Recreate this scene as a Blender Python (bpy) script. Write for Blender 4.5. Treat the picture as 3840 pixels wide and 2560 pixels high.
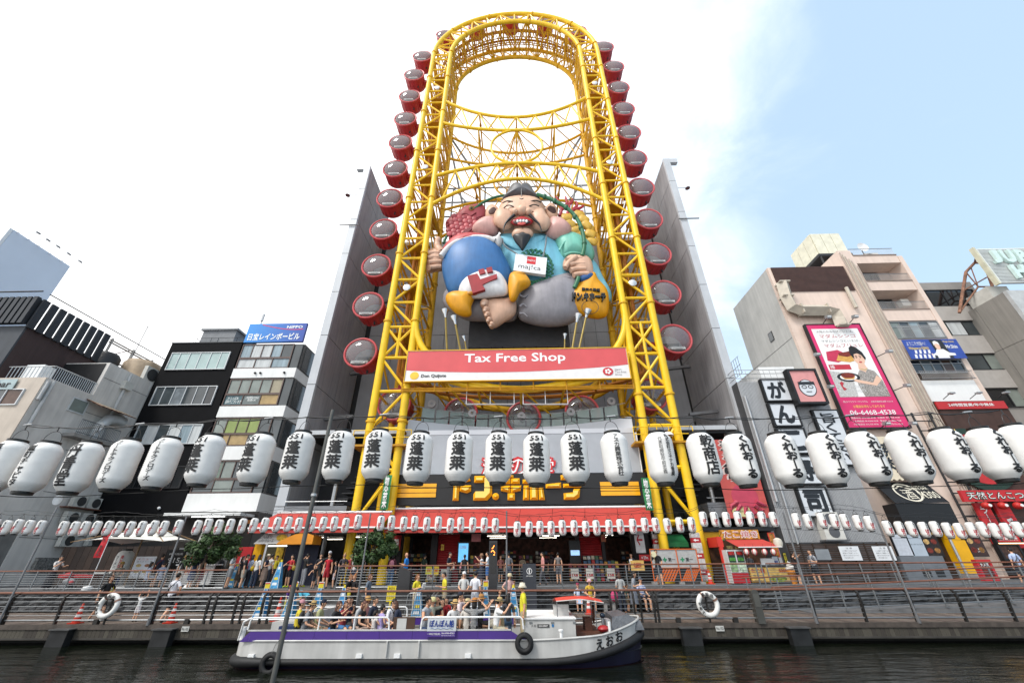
import bpy,bmesh,math,random
from mathutils import Vector as V,Matrix
random.seed(7)
sc=bpy.context.scene
for o in list(bpy.data.objects):bpy.data.objects.remove(o)
COL=sc.collection
PI=math.pi

# ---------------------------------------------------------------- camera
EYE=V((0,0,2.8));FPX=1493.0
cam=bpy.data.cameras.new('camera');cam.sensor_width=36;cam.lens=36*FPX/3840
cam.clip_start=.1;cam.clip_end=3000
CAMO=bpy.data.objects.new('camera',cam);COL.objects.link(CAMO);sc.camera=CAMO
CAMR=Matrix.Rotation(math.radians(1.3),3,'Z')@Matrix.Rotation(math.radians(90+29.02),3,'X')@Matrix.Rotation(math.radians(-.35),3,'Z')
CAMO.matrix_world=Matrix.Translation(EYE)@CAMR.to_4x4()

# ---------------------------------------------------------------- world, sun, exposure
SUN_EL,SUN_AZ=50.0,224.0  # azimuth: clockwise from +Y
w=bpy.data.worlds.new("World");sc.world=w;w.use_nodes=True
nt=w.node_tree;N=nt.nodes;L=nt.links
for n in list(N):N.remove(n)
out=N.new('ShaderNodeOutputWorld');bg=N.new('ShaderNodeBackground')
sky=N.new('ShaderNodeTexSky');sky.sky_type='NISHITA';sky.sun_disc=False
sky.sun_elevation=math.radians(SUN_EL);sky.sun_rotation=math.radians(SUN_AZ)
sky.air_density=1.2;sky.dust_density=2.0;sky.ozone_density=2.5
tc=N.new('ShaderNodeTexCoord');sep=N.new('ShaderNodeSeparateXYZ');L.new(tc.outputs['Generated'],sep.inputs[0])
# thin bright cloud bank over the western and middle sky, breaking up eastward
mp=N.new('ShaderNodeMapping');L.new(tc.outputs['Generated'],mp.inputs[0]);mp.inputs['Scale'].default_value=(1.3,1.3,2.2)
ns=N.new('ShaderNodeTexNoise');ns.inputs['Scale'].default_value=2.6;ns.inputs['Detail'].default_value=7;ns.inputs['Roughness'].default_value=.6;ns.inputs['Distortion'].default_value=.5
L.new(mp.outputs[0],ns.inputs['Vector'])
def mth(op,a,b=None,c=None):
    m=N.new('ShaderNodeMath');m.operation=op
    for i,x in enumerate((a,b,c)):
        if x is None:continue
        if isinstance(x,(int,float)):m.inputs[i].default_value=x
        else:L.new(x,m.inputs[i])
    return m.outputs[0]
k=mth('MULTIPLY_ADD',sep.outputs[0],-1.65,.7)  # less cloud towards the east (+X)
k=mth('MULTIPLY_ADD',sep.outputs[2],.12,k)
k=mth('MULTIPLY_ADD',ns.outputs['Fac'],1.1,k)
cr=N.new('ShaderNodeMapRange');cr.interpolation_type='SMOOTHSTEP'
L.new(k,cr.inputs[0]);cr.inputs[1].default_value=.3;cr.inputs[2].default_value=1.42
cr.inputs[3].default_value=.0;cr.inputs[4].default_value=1.0
hz=N.new('ShaderNodeMix');hz.data_type='RGBA';hz.inputs[0].default_value=.42
L.new(sky.outputs[0],hz.inputs[6]);hz.inputs[7].default_value=(8.3,11.0,13.4,1)  # pale summer haze in the clear part
mx=N.new('ShaderNodeMix');mx.data_type='RGBA'
L.new(cr.outputs[0],mx.inputs[0]);L.new(hz.outputs[2],mx.inputs[6]);mx.inputs[7].default_value=(12.2,12.3,12.4,1)
L.new(mx.outputs[2],bg.inputs[0]);bg.inputs[1].default_value=.082
L.new(bg.outputs[0],out.inputs[0])
sl=bpy.data.lights.new('sun','SUN');sl.energy=1.5;sl.angle=math.radians(14);sl.color=(1,.97,.92)
so=bpy.data.objects.new('sun',sl);COL.objects.link(so)
az,el=math.radians(SUN_AZ),math.radians(SUN_EL)
sd=V((math.sin(az)*math.cos(el),math.cos(az)*math.cos(el),math.sin(el)))
so.rotation_euler=sd.to_track_quat('Z','Y').to_euler()
vs=sc.view_settings;vs.view_transform='Standard';vs.look='None';vs.gamma=1;vs.use_curve_mapping=False;vs.exposure=0.8

# ---------------------------------------------------------------- survey: a measured sight line meets a known plane
def ray(px,py):
    return CAMR@V(((px-1920)/FPX,(1280-py)/FPX,-1)).normalized()
def atY(px,py,Y):d=ray(px,py);return EYE+d*(Y/d.y)
def atX(px,py,X):d=ray(px,py);return EYE+d*(X/d.x)
def atZ(px,py,Z):d=ray(px,py);return EYE+d*((Z-EYE.z)/d.z)

# ---------------------------------------------------------------- materials
def s2l(c):return c/12.92 if c<=.04045 else((c+.055)/1.055)**2.4
def C(h):
    h=h.lstrip('#');h=''.join(c_*2 for c_ in h)if len(h)==3 else h
    return tuple(s2l(int(h[i:i+2],16)/255)for i in(0,2,4))
MATS={}
def mat(col,rough=.6,metal=0.,var=.12,scale=2.0,bump=0.,emit=0.,trans=0.,streak=0.,spec=.4):
    if isinstance(col,str):col=C(col)
    key=(tuple(round(x,4)for x in col),rough,metal,var,scale,bump,emit,trans,streak,spec)
    if key in MATS:return MATS[key]
    m=bpy.data.materials.new('surface_%d'%len(MATS));m.use_nodes=True;t=m.node_tree;p=t.nodes['Principled BSDF']
    p.inputs['Roughness'].default_value=rough;p.inputs['Metallic'].default_value=metal
    p.inputs['Specular IOR Level'].default_value=spec
    p.inputs['Base Color'].default_value=(*col,1)
    if var or bump or streak:
        c=t.nodes.new('ShaderNodeTexCoord');n=t.nodes.new('ShaderNodeTexNoise');n.inputs['Scale'].default_value=scale;n.inputs['Detail'].default_value=6
        t.links.new(c.outputs['Object'],n.inputs['Vector'])
        fac=n.outputs['Fac']
        if streak:
            q=t.nodes.new('ShaderNodeMapping');q.inputs['Scale'].default_value=(1.6,1.6,.12)
            n2=t.nodes.new('ShaderNodeTexNoise');n2.inputs['Scale'].default_value=2.2;n2.inputs['Detail'].default_value=5
            t.links.new(c.outputs['Object'],q.inputs[0]);t.links.new(q.outputs[0],n2.inputs['Vector'])
            a=t.nodes.new('ShaderNodeMath');a.operation='MULTIPLY_ADD';t.links.new(n2.outputs['Fac'],a.inputs[0]);a.inputs[1].default_value=streak
            b=t.nodes.new('ShaderNodeMath');b.operation='MULTIPLY';t.links.new(fac,b.inputs[0]);b.inputs[1].default_value=1-streak
            t.links.new(b.outputs[0],a.inputs[2]);fac=a.outputs[0]
        r=t.nodes.new('ShaderNodeMapRange');r.inputs[1].default_value=.3;r.inputs[2].default_value=.7
        r.inputs[3].default_value=1-var*1.4;r.inputs[4].default_value=1+var*.5
        t.links.new(fac,r.inputs[0])
        mm=t.nodes.new('ShaderNodeMix');mm.data_type='RGBA';mm.blend_type='MULTIPLY';mm.inputs[0].default_value=1
        mm.inputs[6].default_value=(*col,1);t.links.new(r.outputs[0],mm.inputs[7]);t.links.new(mm.outputs[2],p.inputs['Base Color'])
        if bump:
            bn=t.nodes.new('ShaderNodeBump');bn.inputs['Strength'].default_value=bump;bn.inputs['Distance'].default_value=.05
            n3=t.nodes.new('ShaderNodeTexNoise');n3.inputs['Scale'].default_value=scale*4;n3.inputs['Detail'].default_value=6
            t.links.new(c.outputs['Object'],n3.inputs['Vector']);t.links.new(n3.outputs['Fac'],bn.inputs['Height']);t.links.new(bn.outputs[0],p.inputs['Normal'])
    if emit:
        p.inputs['Emission Color'].default_value=(*col,1);p.inputs['Emission Strength'].default_value=emit
    if trans:
        p.inputs['Alpha'].default_value=1-trans
    MATS[key]=m
    return m

# ---------------------------------------------------------------- mesh builder
class MB:
    def __init__(s):s.v=[];s.f=[];s.m=[];s.cur=0
    def add(s,vs,fs):
        b=len(s.v);s.v+=[tuple(x)for x in vs]
        s.f+=[tuple(b+i for i in f)for f in fs];s.m+=[s.cur]*len(fs);return s
    def box(s,x0,x1,y0,y1,z0,z1):
        return s.add([(x0,y0,z0),(x1,y0,z0),(x1,y1,z0),(x0,y1,z0),(x0,y0,z1),(x1,y0,z1),(x1,y1,z1),(x0,y1,z1)],
                     [(0,3,2,1),(4,5,6,7),(0,1,5,4),(1,2,6,5),(2,3,7,6),(3,0,4,7)])
    def obox(s,c,rx,ry,rz):  # centre and three half-vectors
        c,rx,ry,rz=V(c),V(rx),V(ry),V(rz)
        return s.add([c-rx-ry-rz,c+rx-ry-rz,c+rx+ry-rz,c-rx+ry-rz,c-rx-ry+rz,c+rx-ry+rz,c+rx+ry+rz,c-rx+ry+rz],
                     [(0,3,2,1),(4,5,6,7),(0,1,5,4),(1,2,6,5),(2,3,7,6),(3,0,4,7)])
    def quad(s,a,b,c,d):return s.add([a,b,c,d],[(0,1,2,3)])
    def tube(s,pts,r,n=8,closed=False,caps=True):
        pts=[V(p)for p in pts];m=len(pts)
        rs=r if isinstance(r,(list,tuple))else[r]*m
        vs=[];up=None
        for i,p in enumerate(pts):
            a=pts[i-1]if(i>0 or closed)else p;b=pts[(i+1)%m]if(i<m-1 or closed)else p
            t=(b-a).normalized()
            if up is None:
                up=V((0,0,1))if abs(t.z)<.9 else V((1,0,0))
            x=t.cross(up)
            if x.length<1e-5:x=t.cross(V((0,1,0)))
            x.normalize();y=x.cross(t).normalized();up=y
            for k in range(n):
                an=2*PI*k/n;vs.append(p+x*(rs[i]*math.cos(an))+y*(rs[i]*math.sin(an)))
        fs=[]
        for i in range(m if closed else m-1):
            j=(i+1)%m
            for k in range(n):
                k2=(k+1)%n;fs.append((i*n+k,i*n+k2,j*n+k2,j*n+k))
        if caps and not closed:
            fs.append(tuple(reversed(range(n))));fs.append(tuple((m-1)*n+k for k in range(n)))
        return s.add(vs,fs)
    def lathe(s,prof,c=(0,0,0),n=16,axis='Z',a0=0,a1=2*PI):  # prof: (radius, height)
        c=V(c);full=abs(a1-a0-2*PI)<1e-6;k=n if full else n+1;vs=[]
        for r,h in prof:
            for i in range(k):
                a=a0+(a1-a0)*i/n
                p=(r*math.cos(a),r*math.sin(a),h)
                if axis=='Y':p=(p[0],-h,p[1])  # positive height towards the viewer (-Y)
                if axis=='X':p=(h,p[0],p[1])
                vs.append(c+V(p))
        fs=[]
        for j in range(len(prof)-1):
            for i in range(n):
                i2=(i+1)%k;fs.append((j*k+i,j*k+i2,(j+1)*k+i2,(j+1)*k+i))
        return s.add(vs,fs)
    def ball(s,c,rx,ry=None,rz=None,n=10,m=7):
        ry=ry or rx;rz=rz or rx;c=V(c);vs=[c+V((0,0,-rz))]
        for j in range(1,m):
            t=-PI/2+PI*j/m
            for i in range(n):
                a=2*PI*i/n;vs.append(c+V((rx*math.cos(t)*math.cos(a),ry*math.cos(t)*math.sin(a),rz*math.sin(t))))
        vs.append(c+V((0,0,rz)));fs=[]
        for i in range(n):fs.append((0,1+(i+1)%n,1+i))
        for j in range(m-2):
            for i in range(n):
                a=1+j*n;i2=(i+1)%n;fs.append((a+i,a+i2,a+n+i2,a+n+i))
        a=1+(m-2)*n
        for i in range(n):fs.append((a+i,a+(i+1)%n,len(vs)-1))
        return s.add(vs,fs)
    def prism(s,poly,o,u,w_,d):  # polygon (2-D) in frame o,u,w_ extruded along vector d
        o,u,w_,d=V(o),V(u),V(w_),V(d);n=len(poly)
        vs=[o+u*a+w_*b for a,b in poly];vs+=[p+d for p in vs]
        return s.add(vs,[tuple(range(n)),tuple(reversed(range(n,2*n)))]+[(i,i+n,(i+1)%n+n,(i+1)%n)for i in range(n)])
    def join(s,o,off=(0,0,0)):
        b=len(s.v);s.v+=[(p[0]+off[0],p[1]+off[1],p[2]+off[2])for p in o.v]
        s.f+=[tuple(b+i for i in f)for f in o.f];s.m+=[s.cur]*len(o.f);return s
    def mesh(s,off=(0,0,0),mats=(),smooth=False,name='mesh',fix=True):
        me=bpy.data.meshes.new(name)
        me.from_pydata([(p[0]-off[0],p[1]-off[1],p[2]-off[2])for p in s.v],[],s.f)
        for q in mats:me.materials.append(q)
        if len(mats)>1:me.polygons.foreach_set('material_index',s.m)
        if fix:
            bm=bmesh.new();bm.from_mesh(me);bmesh.ops.recalc_face_normals(bm,faces=bm.faces);bm.to_mesh(me);bm.free()
        if smooth:
            me.polygons.foreach_set('use_smooth',[True]*len(me.polygons))
            if smooth!='all':
                try:me.set_sharp_from_angle(angle=math.radians(40))
                except Exception:pass
        me.update()
        return me
    def build(s,name,mats,parent=None,smooth=False,label=None):
        if not isinstance(mats,(list,tuple)):mats=[mats]
        off=ORG(parent)
        o=bpy.data.objects.new(name,s.mesh(off,mats,smooth,name));COL.objects.link(o)
        if parent:o.parent=parent
        if label:o['label']=label
        return o
def ORG(p):
    o=V((0,0,0))
    while p:o+=V(p.location);p=p.parent
    return o
def tag(o,label=None,cat=None,group=None,kind=None):
    if label:o['label']=label
    if cat:o['category']=cat
    if group:o['group']=group
    if kind:o['kind']=kind
    return o
def thing(name,label,cat,loc=(0,0,0),group=None,rz=0):
    o=bpy.data.objects.new(name,None);COL.objects.link(o);o.location=loc;o.rotation_euler.z=rz;o.empty_display_size=.1
    return tag(o,label,cat,group)
def part(me,name,parent,loc=(0,0,0),rot=None):  # an object sharing an existing mesh
    o=bpy.data.objects.new(name,me);COL.objects.link(o);o.location=loc;o.parent=parent
    if rot is not None:o.rotation_euler=rot
    return o
def kids(o,idx={}):
    return[c for c in o.children]
def copy_tree(o,parent=None):
    c=o.copy();COL.objects.link(c)
    if parent:c.parent=parent
    for ch in list(o.children):copy_tree(ch,c)
    return c
def xbox(name,m,parent,x0,x1,y0,y1,z0,z1,label=None):
    return MB().box(x0,x1,y0,y1,z0,z1).build(name,m,parent,label=label)
def tub(name,m,parent,pts,r,n=8,smooth=True):
    return MB().tube(pts,r,n).build(name,m,parent,smooth)

TMP=bpy.data.scenes.new('workbench')
def baked(o):
    """the evaluated mesh of one object, worked out in a scene of its own so that the big scene is not re-evaluated"""
    TMP.collection.objects.link(o);vl=TMP.view_layers[0];vl.update()
    me=bpy.data.meshes.new_from_object(o.evaluated_get(vl.depsgraph));TMP.collection.objects.unlink(o)
    return me
# ---------------------------------------------------------------- lettering
TXT={}
def glyphs(body,bold=0.,vertical=False,lead=.95,res=2):
    key=(body,bold,vertical,lead)
    if key in TXT:return TXT[key]
    c=bpy.data.curves.new('lettering','FONT');c.body='\n'.join(body.replace('ー','｜').replace('-','｜'))if vertical else body
    c.align_x='CENTER';c.offset=bold if body.isascii()else 0;c.resolution_u=res;c.space_line=lead
    o=bpy.data.objects.new('lettering',c)
    me=baked(o)
    vs=[tuple(v.co)for v in me.vertices];fs=[tuple(p.vertices)for p in me.polygons]
    bpy.data.objects.remove(o);bpy.data.curves.remove(c);bpy.data.meshes.remove(me)
    xs=[v[0]for v in vs];ys=[v[1]for v in vs]
    x0,x1,y0,y1=min(xs),max(xs),min(ys),max(ys)
    vs=[((x-x0)/(x1-x0+1e-9),(y-y0)/(y1-y0+1e-9))for x,y,z in vs]
    TXT[key]=(vs,fs,(x1-x0,y1-y0))
    return TXT[key]
def text_mb(body,o,u,w_,bold=.01,vertical=False,lead=.95,depth=0,mb=None):
    """letters filling the box o + [0,1]u + [0,1]w_"""
    vs,fs,(gw,gh)=glyphs(body,bold,vertical,lead);o,u,w_=V(o),V(u),V(w_)
    mb=mb or MB()
    if bold>=.02 and not body.isascii():  # brush weight: the same character laid again a hair apart
        nn_=V(u).cross(V(w_)).normalized()
        for i,(sx,sy)in enumerate(((1,.5),(-1,-.5),(.4,-1),(-.4,1))):
            text_mb(body,o+u*(sx*bold*.9/gw)+w_*(sy*bold*.9/gh)+nn_*(.0012*(i+1)),u,w_,.001,vertical,lead,depth,mb)
    pts=[o+u*a+w_*b for a,b in vs]
    mb.add(pts,fs)
    if depth:
        d=V(u).cross(V(w_)).normalized()*(-depth)  # u x w_ faces the viewer; sides run back into the board
        cnt={}
        for f in fs:
            for i in range(len(f)):
                e=(f[i],f[(i+1)%len(f)]);cnt[e]=1
        side=[e for e in cnt if(e[1],e[0])not in cnt]
        n=len(pts);mb.add(pts+[p+d for p in pts],[(b,a,a+n,b+n)for a,b in side])
    return mb
def sign_text(body,m,parent,x0,x1,z0,z1,y,bold=.01,vertical=False,lead=.95,depth=0,name='lettering'):
    """lettering on a board that faces -Y"""
    return text_mb(body,(x0,y,z0),(x1-x0,0,0),(0,0,z1-z0),bold,vertical,lead,depth).build(name,m,parent)
# ================================================================ SETTING
ZD,ZP=.65,1.6  # lower deck, upper promenade
YE,YW=19.3,24.4  # deck edge, retaining wall face
# water
wm=bpy.data.materials.new('canal_water');wm.use_nodes=True;t=wm.node_tree;p=t.nodes['Principled BSDF']
p.inputs['Base Color'].default_value=(.004,.006,.003,1);p.inputs['Roughness'].default_value=.06;p.inputs['IOR'].default_value=1.33
c=t.nodes.new('ShaderNodeTexCoord');q=t.nodes.new('ShaderNodeMapping');q.inputs['Scale'].default_value=(.5,1.7,1)
t.links.new(c.outputs['Object'],q.inputs[0]);hh=None
for s_,wgt in((.9,1.0),(3.2,.3),(11,.06)):
    n=t.nodes.new('ShaderNodeTexNoise');n.inputs['Scale'].default_value=s_;n.inputs['Detail'].default_value=3;n.inputs['Distortion'].default_value=.6
    t.links.new(q.outputs[0],n.inputs['Vector'])
    a=t.nodes.new('ShaderNodeMath');a.operation='MULTIPLY_ADD';t.links.new(n.outputs['Fac'],a.inputs[0]);a.inputs[1].default_value=wgt
    if hh:t.links.new(hh,a.inputs[2])
    else:a.inputs[2].default_value=0
    hh=a.outputs[0]
b=t.nodes.new('ShaderNodeBump');b.inputs['Strength'].default_value=.26;b.inputs['Distance'].default_value=.3
t.links.new(hh,b.inputs['Height']);t.links.new(b.outputs[0],p.inputs['Normal'])
tag(MB().quad((-300,-6,0),(300,-6,0),(300,YE+.9,0),(-300,YE+.9,0)).build('water',wm),'dark green canal water with small ripples',kind='structure')
# ground sheet reaching the horizon, behind the quay
asph=mat((.09,.09,.092),.85,var=.25,scale=1.5,bump=.15)
tag(MB().quad((-900,YW,ZP-.02),(900,YW,ZP-.02),(900,1500,ZP-.02),(-900,1500,ZP-.02)).build('ground',asph),'asphalt ground stretching behind the buildings',kind='structure')
tag(MB().quad((-60,YW+.55,ZP),(60,YW+.55,ZP),(60,42,ZP),(-60,42,ZP)).build('promenade',mat((.105,.105,.108),.8,var=.22,scale=2.5,bump=.2)),'grey paved upper promenade in front of the shops',kind='structure')
# lower deck of timber planks
dk=thing('deck','timber boardwalk along the canal','deck');dk['kind']='structure';del dk['category']
plm=[mat(cc,.75,var=.3,scale=6,streak=.3)for cc in((.13,.095,.075),(.16,.12,.095),(.105,.08,.066),(.18,.145,.12))]
pw=.3
plank_me=[MB().box(0,pw-.02,0,YW-YE-.22,-.05,0).mesh((0,0,0),[m_])for m_ in plm]
for i in range(-150,150):
    part(plank_me[random.randrange(4)],'plank',dk,(i*pw*.88*1.14,YE+.22,ZD+random.uniform(-.004,.004)))
far=MB()
for sgn in(-1,1):
    for i in range(150,220):
        x=sgn*i*pw-(pw if sgn<0 else 0);far.box(x,x+pw-.02,YE+.22,YW-.02,ZD-.05,ZD)
far.build('planking',plm[0],dk)['kind']='stuff'
xbox('edge_beam',mat((.075,.06,.05),.7,var=.3,scale=5),dk,-60,60,YE,YE+.22,ZD-.13,ZD+.03)
fm=[mat(cc,.75,var=.35,scale=5,streak=.5)for cc in((.06,.052,.04),(.085,.075,.058),(.05,.042,.034))]
fme=[MB().box(0,.165,0,.05,-.28,0).mesh((0,0,0),[m_])for m_ in fm]
for i in range(-125,125):part(fme[random.randrange(3)],'fascia_board',dk,(i*.175,YE+.04,ZD-.13))
xbox('fascia_rail',mat((.05,.045,.04),.7,var=.3),dk,-60,60,YE+.02,YE+.14,ZD-.47,ZD-.41)
xbox('beam',mat((.12,.11,.085),.8,var=.4,scale=2,streak=.5),dk,-60,60,YE+.3,YE+.7,.12,ZD-.41)
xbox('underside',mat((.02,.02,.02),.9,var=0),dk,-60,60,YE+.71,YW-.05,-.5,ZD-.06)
# quay wall of rough stone blocks
qw=thing('quay_wall','rough dark stone retaining wall between boardwalk and promenade','wall')
xbox('backing',mat((.03,.03,.03),.9,var=.2),qw,-60,60,YW+.06,YW+.5,-.5,ZP-.13)
xbox('capping',mat((.11,.11,.112),.8,var=.25,scale=3),qw,-60,60,YW-.06,YW+.55,ZP-.13,ZP+.004)
def rock(wd,ht,seed):
    r=random.Random(seed);mb=MB();nx,nz=5,3;vs=[]
    for j in range(nz+1):
        for i in range(nx+1):
            e=i in(0,nx)or j in(0,nz)
            vs.append((wd*i/nx,0 if e else-r.uniform(.03,.13),ht*j/nz))
    mb.add(vs,[(j*(nx+1)+i,j*(nx+1)+i+1,(j+1)*(nx+1)+i+1,(j+1)*(nx+1)+i)for j in range(nz)for i in range(nx)])
    mb.add([(0,.1,0),(wd,.1,0),(wd,0,0),(0,0,0),(0,.1,ht),(wd,.1,ht),(wd,0,ht),(0,0,ht)],[(0,1,2,3),(4,7,6,5),(0,3,7,4),(1,5,6,2)])
    return mb
rm=[mat(cc,.85,var=.4,scale=4,bump=.6)for cc in((.062,.063,.065),(.085,.086,.088),(.048,.048,.05))]
rocks=[rock(.93,.25,k).mesh((0,0,0),[rm[k%3]])for k in range(6)]
for row in range(3):
    for i in range(-46,46):part(rocks[random.randrange(6)],'stone',qw,(i*.95+(row%2)*.47,YW+.02,ZD+.02+row*.275))
# steps up in the middle (boarding place)
st=thing('stone_steps','wide dark steps from the boardwalk up to the promenade behind the boat','steps')
for k in range(4):
    xbox('step',mat((.075,.074,.074),.8,var=.3,scale=4),st,-12.3,-5.2,YW-1.25+k*.3,YW-.1,ZD+k*.2,ZD+.2+k*.2)
# ramp along the wall on the right
rp=MB();x0,x1=13.5,40
rp.add([(x0,YW-1.6,ZD+.02),(x1,YW-1.6,ZD+.95),(x1,YW-.15,ZD+.95),(x0,YW-.15,ZD+.02),(x0,YW-1.6,ZD-.05),(x1,YW-1.6,ZD-.05)],[(0,1,2,3),(0,4,5,1)])
tag(rp.build('ramp',mat((.15,.15,.152),.85,var=.25,scale=2)),'grey concrete ramp climbing to the right along the stone wall',kind='structure')
# piles / fenders of the quay
pile_m=mat((.014,.015,.016),.6,var=.4,scale=3)
for px,lab in((232,'black timber fender block under the lifebuoy at the left quay'),(615,'black timber fender block behind the stern of the boat'),(2590,'black timber fender block under the number plate 103'),(2995,'black timber fender block below the right part of the boardwalk')):
    X=atY(px,2380,YE-.1).x
    f_=thing('fender',lab,'fender',(X,YE-.15,0),'quay fenders')
    xbox('block',pile_m,f_,X-.36,X+.36,YE-.28,YE+.02,-.3,ZD-.12)
    xbox('cap',mat((.07,.07,.07),.6,var=.3),f_,X-.42,X+.42,YE-.34,YE+.0,ZD-.12,ZD-.08)
# small plates on the fascia
for px,py,wd,tx,lab in((2714,2355,.32,'No.103','white plate reading No.103 on the quay edge'),(694,2357,.3,'No.102','white numbered plate on the quay edge at left'),(2709-6,0,0,'',''),(2742-40,0,0,'','')):
    if not wd:continue
    P=atY(px-14 if px>2000 else px,py,YE-.02)
    s_=thing('plate',lab,'plate',P);xbox('board',mat((.55,.55,.52),.5),s_,P.x-wd/2,P.x+wd/2,YE-.015,YE+.0,P.z-.085,P.z+.085)
    sign_text(tx,mat((.02,.02,.02),var=0),s_,P.x-wd*.42,P.x+wd*.42,P.z-.05,P.z+.05,YE-.02,.012)
P=atY(2702,2359,YE-.02)
# ================================================================ FERRIS WHEEL TOWER
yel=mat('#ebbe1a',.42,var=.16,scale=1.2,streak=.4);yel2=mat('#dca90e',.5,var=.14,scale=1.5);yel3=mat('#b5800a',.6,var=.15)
TW=thing('ferris_wheel_tower','tall yellow oval steel lattice tower of the ferris wheel','ferris wheel',(0,30,ZP))
TC,RO,RI,ZS,TF,TB=.02,11.78,9.32,66.95,30.0,35.0
LV=[1.6,5.2,8.8,11.9,15,18.05]+[21.1+2.62*i for i in range(18)]
LV=[z for z in LV if z<ZS-1]
NA=16
def path_pts():
    a=[('L',z)for z in LV]+[('A',PI-PI*i/NA)for i in range(NA+1)]+[('R',z)for z in reversed(LV)]
    return a
def at_path(e,R):
    k_,v_=e
    if k_=='L':return(TC-R,v_)
    if k_=='R':return(TC+R,v_)
    return(TC+R*math.cos(v_),ZS+R*math.sin(v_))
PP=path_pts()
def P3(i,R,Y):x,z=at_path(PP[i],R);return V((x,Y,z))
fine=[('L',z)for z in(1.6,ZS)]+[('A',PI-PI*i/40)for i in range(1,40)]+[('R',z)for z in(ZS,1.6)]
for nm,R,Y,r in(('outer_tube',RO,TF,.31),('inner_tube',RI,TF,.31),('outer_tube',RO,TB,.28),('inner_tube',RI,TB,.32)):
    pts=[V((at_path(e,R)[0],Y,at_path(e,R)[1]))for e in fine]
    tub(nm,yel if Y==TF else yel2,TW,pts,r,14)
# bolted flanges on the tubes
for R in(RO,RI):
    for Y,r in((TF,.31),(TB,.31)):
        mb_=None
        for i in range(3,len(PP)-3,3):
            a,b=P3(i,R,Y),P3(i+1,R,Y);d=(b-a).normalized()
            MB().tube([a+d*.5,a+d*.66],r+.09,14).build('flange',yel2,TW,True)
def bar(nm,a,b,r,m=yel,n=6):tub(nm,m,TW,[a,b],r,n)
rest=MB()
n=len(PP)
for i in range(1,n-1):
    fo,fi,bo,bi=P3(i,RO,TF),P3(i,RI,TF),P3(i,RO,TB),P3(i,RI,TB)
    bar('rung',fo,fi,.13)
    bar('cross_strut',fo,bo,.12,yel2);bar('cross_strut',fi,bi,.12,yel2)
    rest.tube([bo,bi],.12,5)
    # walkway underside between the rungs and its handrail
    if PP[i][0]!='A':
        x,z=at_path(PP[i],(RO+RI)/2)
        if i%2==0 and z>20:
            xbox('maintenance_deck',yel3,TW,x-1.0,x+1.0,TF+.9,TB-.8,z-.06,z)
            sx=-1 if x<0 else 1
            for hz_ in(.5,1.0):
                rest.tube([(x-1.0,TF+.9,z+hz_),(x+1.0,TF+.9,z+hz_)],.035,4);rest.tube([(x-sx*1.0,TF+.9,z+hz_),(x-sx*1.0,TB-.8,z+hz_)],.035,4)
            for q_ in(-1,0,1):rest.tube([(x+q_,TF+.9,z),(x+q_,TF+.9,z+1)],.035,4)
        if z>20:rest.tube([(x,TF+2.5,z),(x,TF+2.5,z+2.62)],.09,5)
    if i<n-2:
        nfo,nfi,nbo,nbi=P3(i+1,RO,TF),P3(i+1,RI,TF),P3(i+1,RO,TB),P3(i+1,RI,TB)
        if PP[i][0]==PP[i+1][0]or True:
            if abs(fo.z-18.05)<.1 or(i+1<n and abs(nfo.z-18.05)<.1 and PP[i][0]=='R'):
                bar('brace',fo,nfi,.12);bar('brace',fi,nfo,.12);bar('brace',(fo+fi)/2,(nfo+nfi)/2,.13)
            elif i%2:bar('brace',fo,nfi,.12)
            else:bar('brace',fi,nfo,.12)
            bar('side_brace',*((fo,nbo)if i%2 else(bo,nfo)),.09,yel2,5)
            bar('side_brace',*((fi,nbi)if i%2 else(bi,nfi)),.09,yel2,5)
            if PP[i][0]=='A' or i%2==0:
                rest.tube([bo,nbi],.1,5)
                m1=(fi+bi)/2;m2=(nfi+nbi)/2
                rest.tube([fi,m2],.07,5);rest.tube([m1,nbi],.07,5)
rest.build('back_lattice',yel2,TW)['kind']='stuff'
# extra webbing under the arch: fans of thin rods and two circular walkways
web=MB()
for i in range(41):
    a=PI*i/40
    def q(R,Y,a=a):return V((TC+R*math.cos(a),Y,ZS+R*math.sin(a)))
    a2=PI*(i+1)/40
    def q2(R,Y,a=a2):return V((TC+R*math.cos(a),Y,ZS+R*math.sin(a)))
    if i<40:
        web.tube([q(10.4,31.6),q2(9.5,33.4)],.06,4);web.tube([q(9.5,33.4),q2(10.4,31.6)],.06,4)
        for R,Y in((10.5,31.6),(9.9,31.6),(10.5,33.4),(9.9,33.4),(10.2,32.5)):web.tube([q(R,Y),q2(R,Y)],.08,4)
        if i%2==0:web.tube([q(RI,TF),q2(10.2,32.5),q2(RI,TB)],.06,4)
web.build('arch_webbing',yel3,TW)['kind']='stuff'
# carrier track the cabins run on, outside and in the middle of the tower
trk=mat('#a8650f',.6,var=.2);redm=mat('#a5262b',.45,var=.15)
ZB=17.6  # centre height of the lower bend
track=[('L',z)for z in(ZB,30,45,ZS)]+[('A',PI-PI*i/32)for i in range(1,32)]+[('R',z)for z in(ZS,45,30,ZB)]
def loop(R,Y):
    p_=[V((at_path(e,R)[0],Y,at_path(e,R)[1]))for e in track]
    p_+=[V((TC+R*math.cos(a),Y,ZB-(R*.19)*-math.sin(a)))for a in[-PI*i/24 for i in range(1,24)]]
    return p_
for Y in(32.0,33.2):
    MB().tube(loop(RO-.9,Y),.17,6,closed=True).build('track_rail',trk,TW,True)
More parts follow.
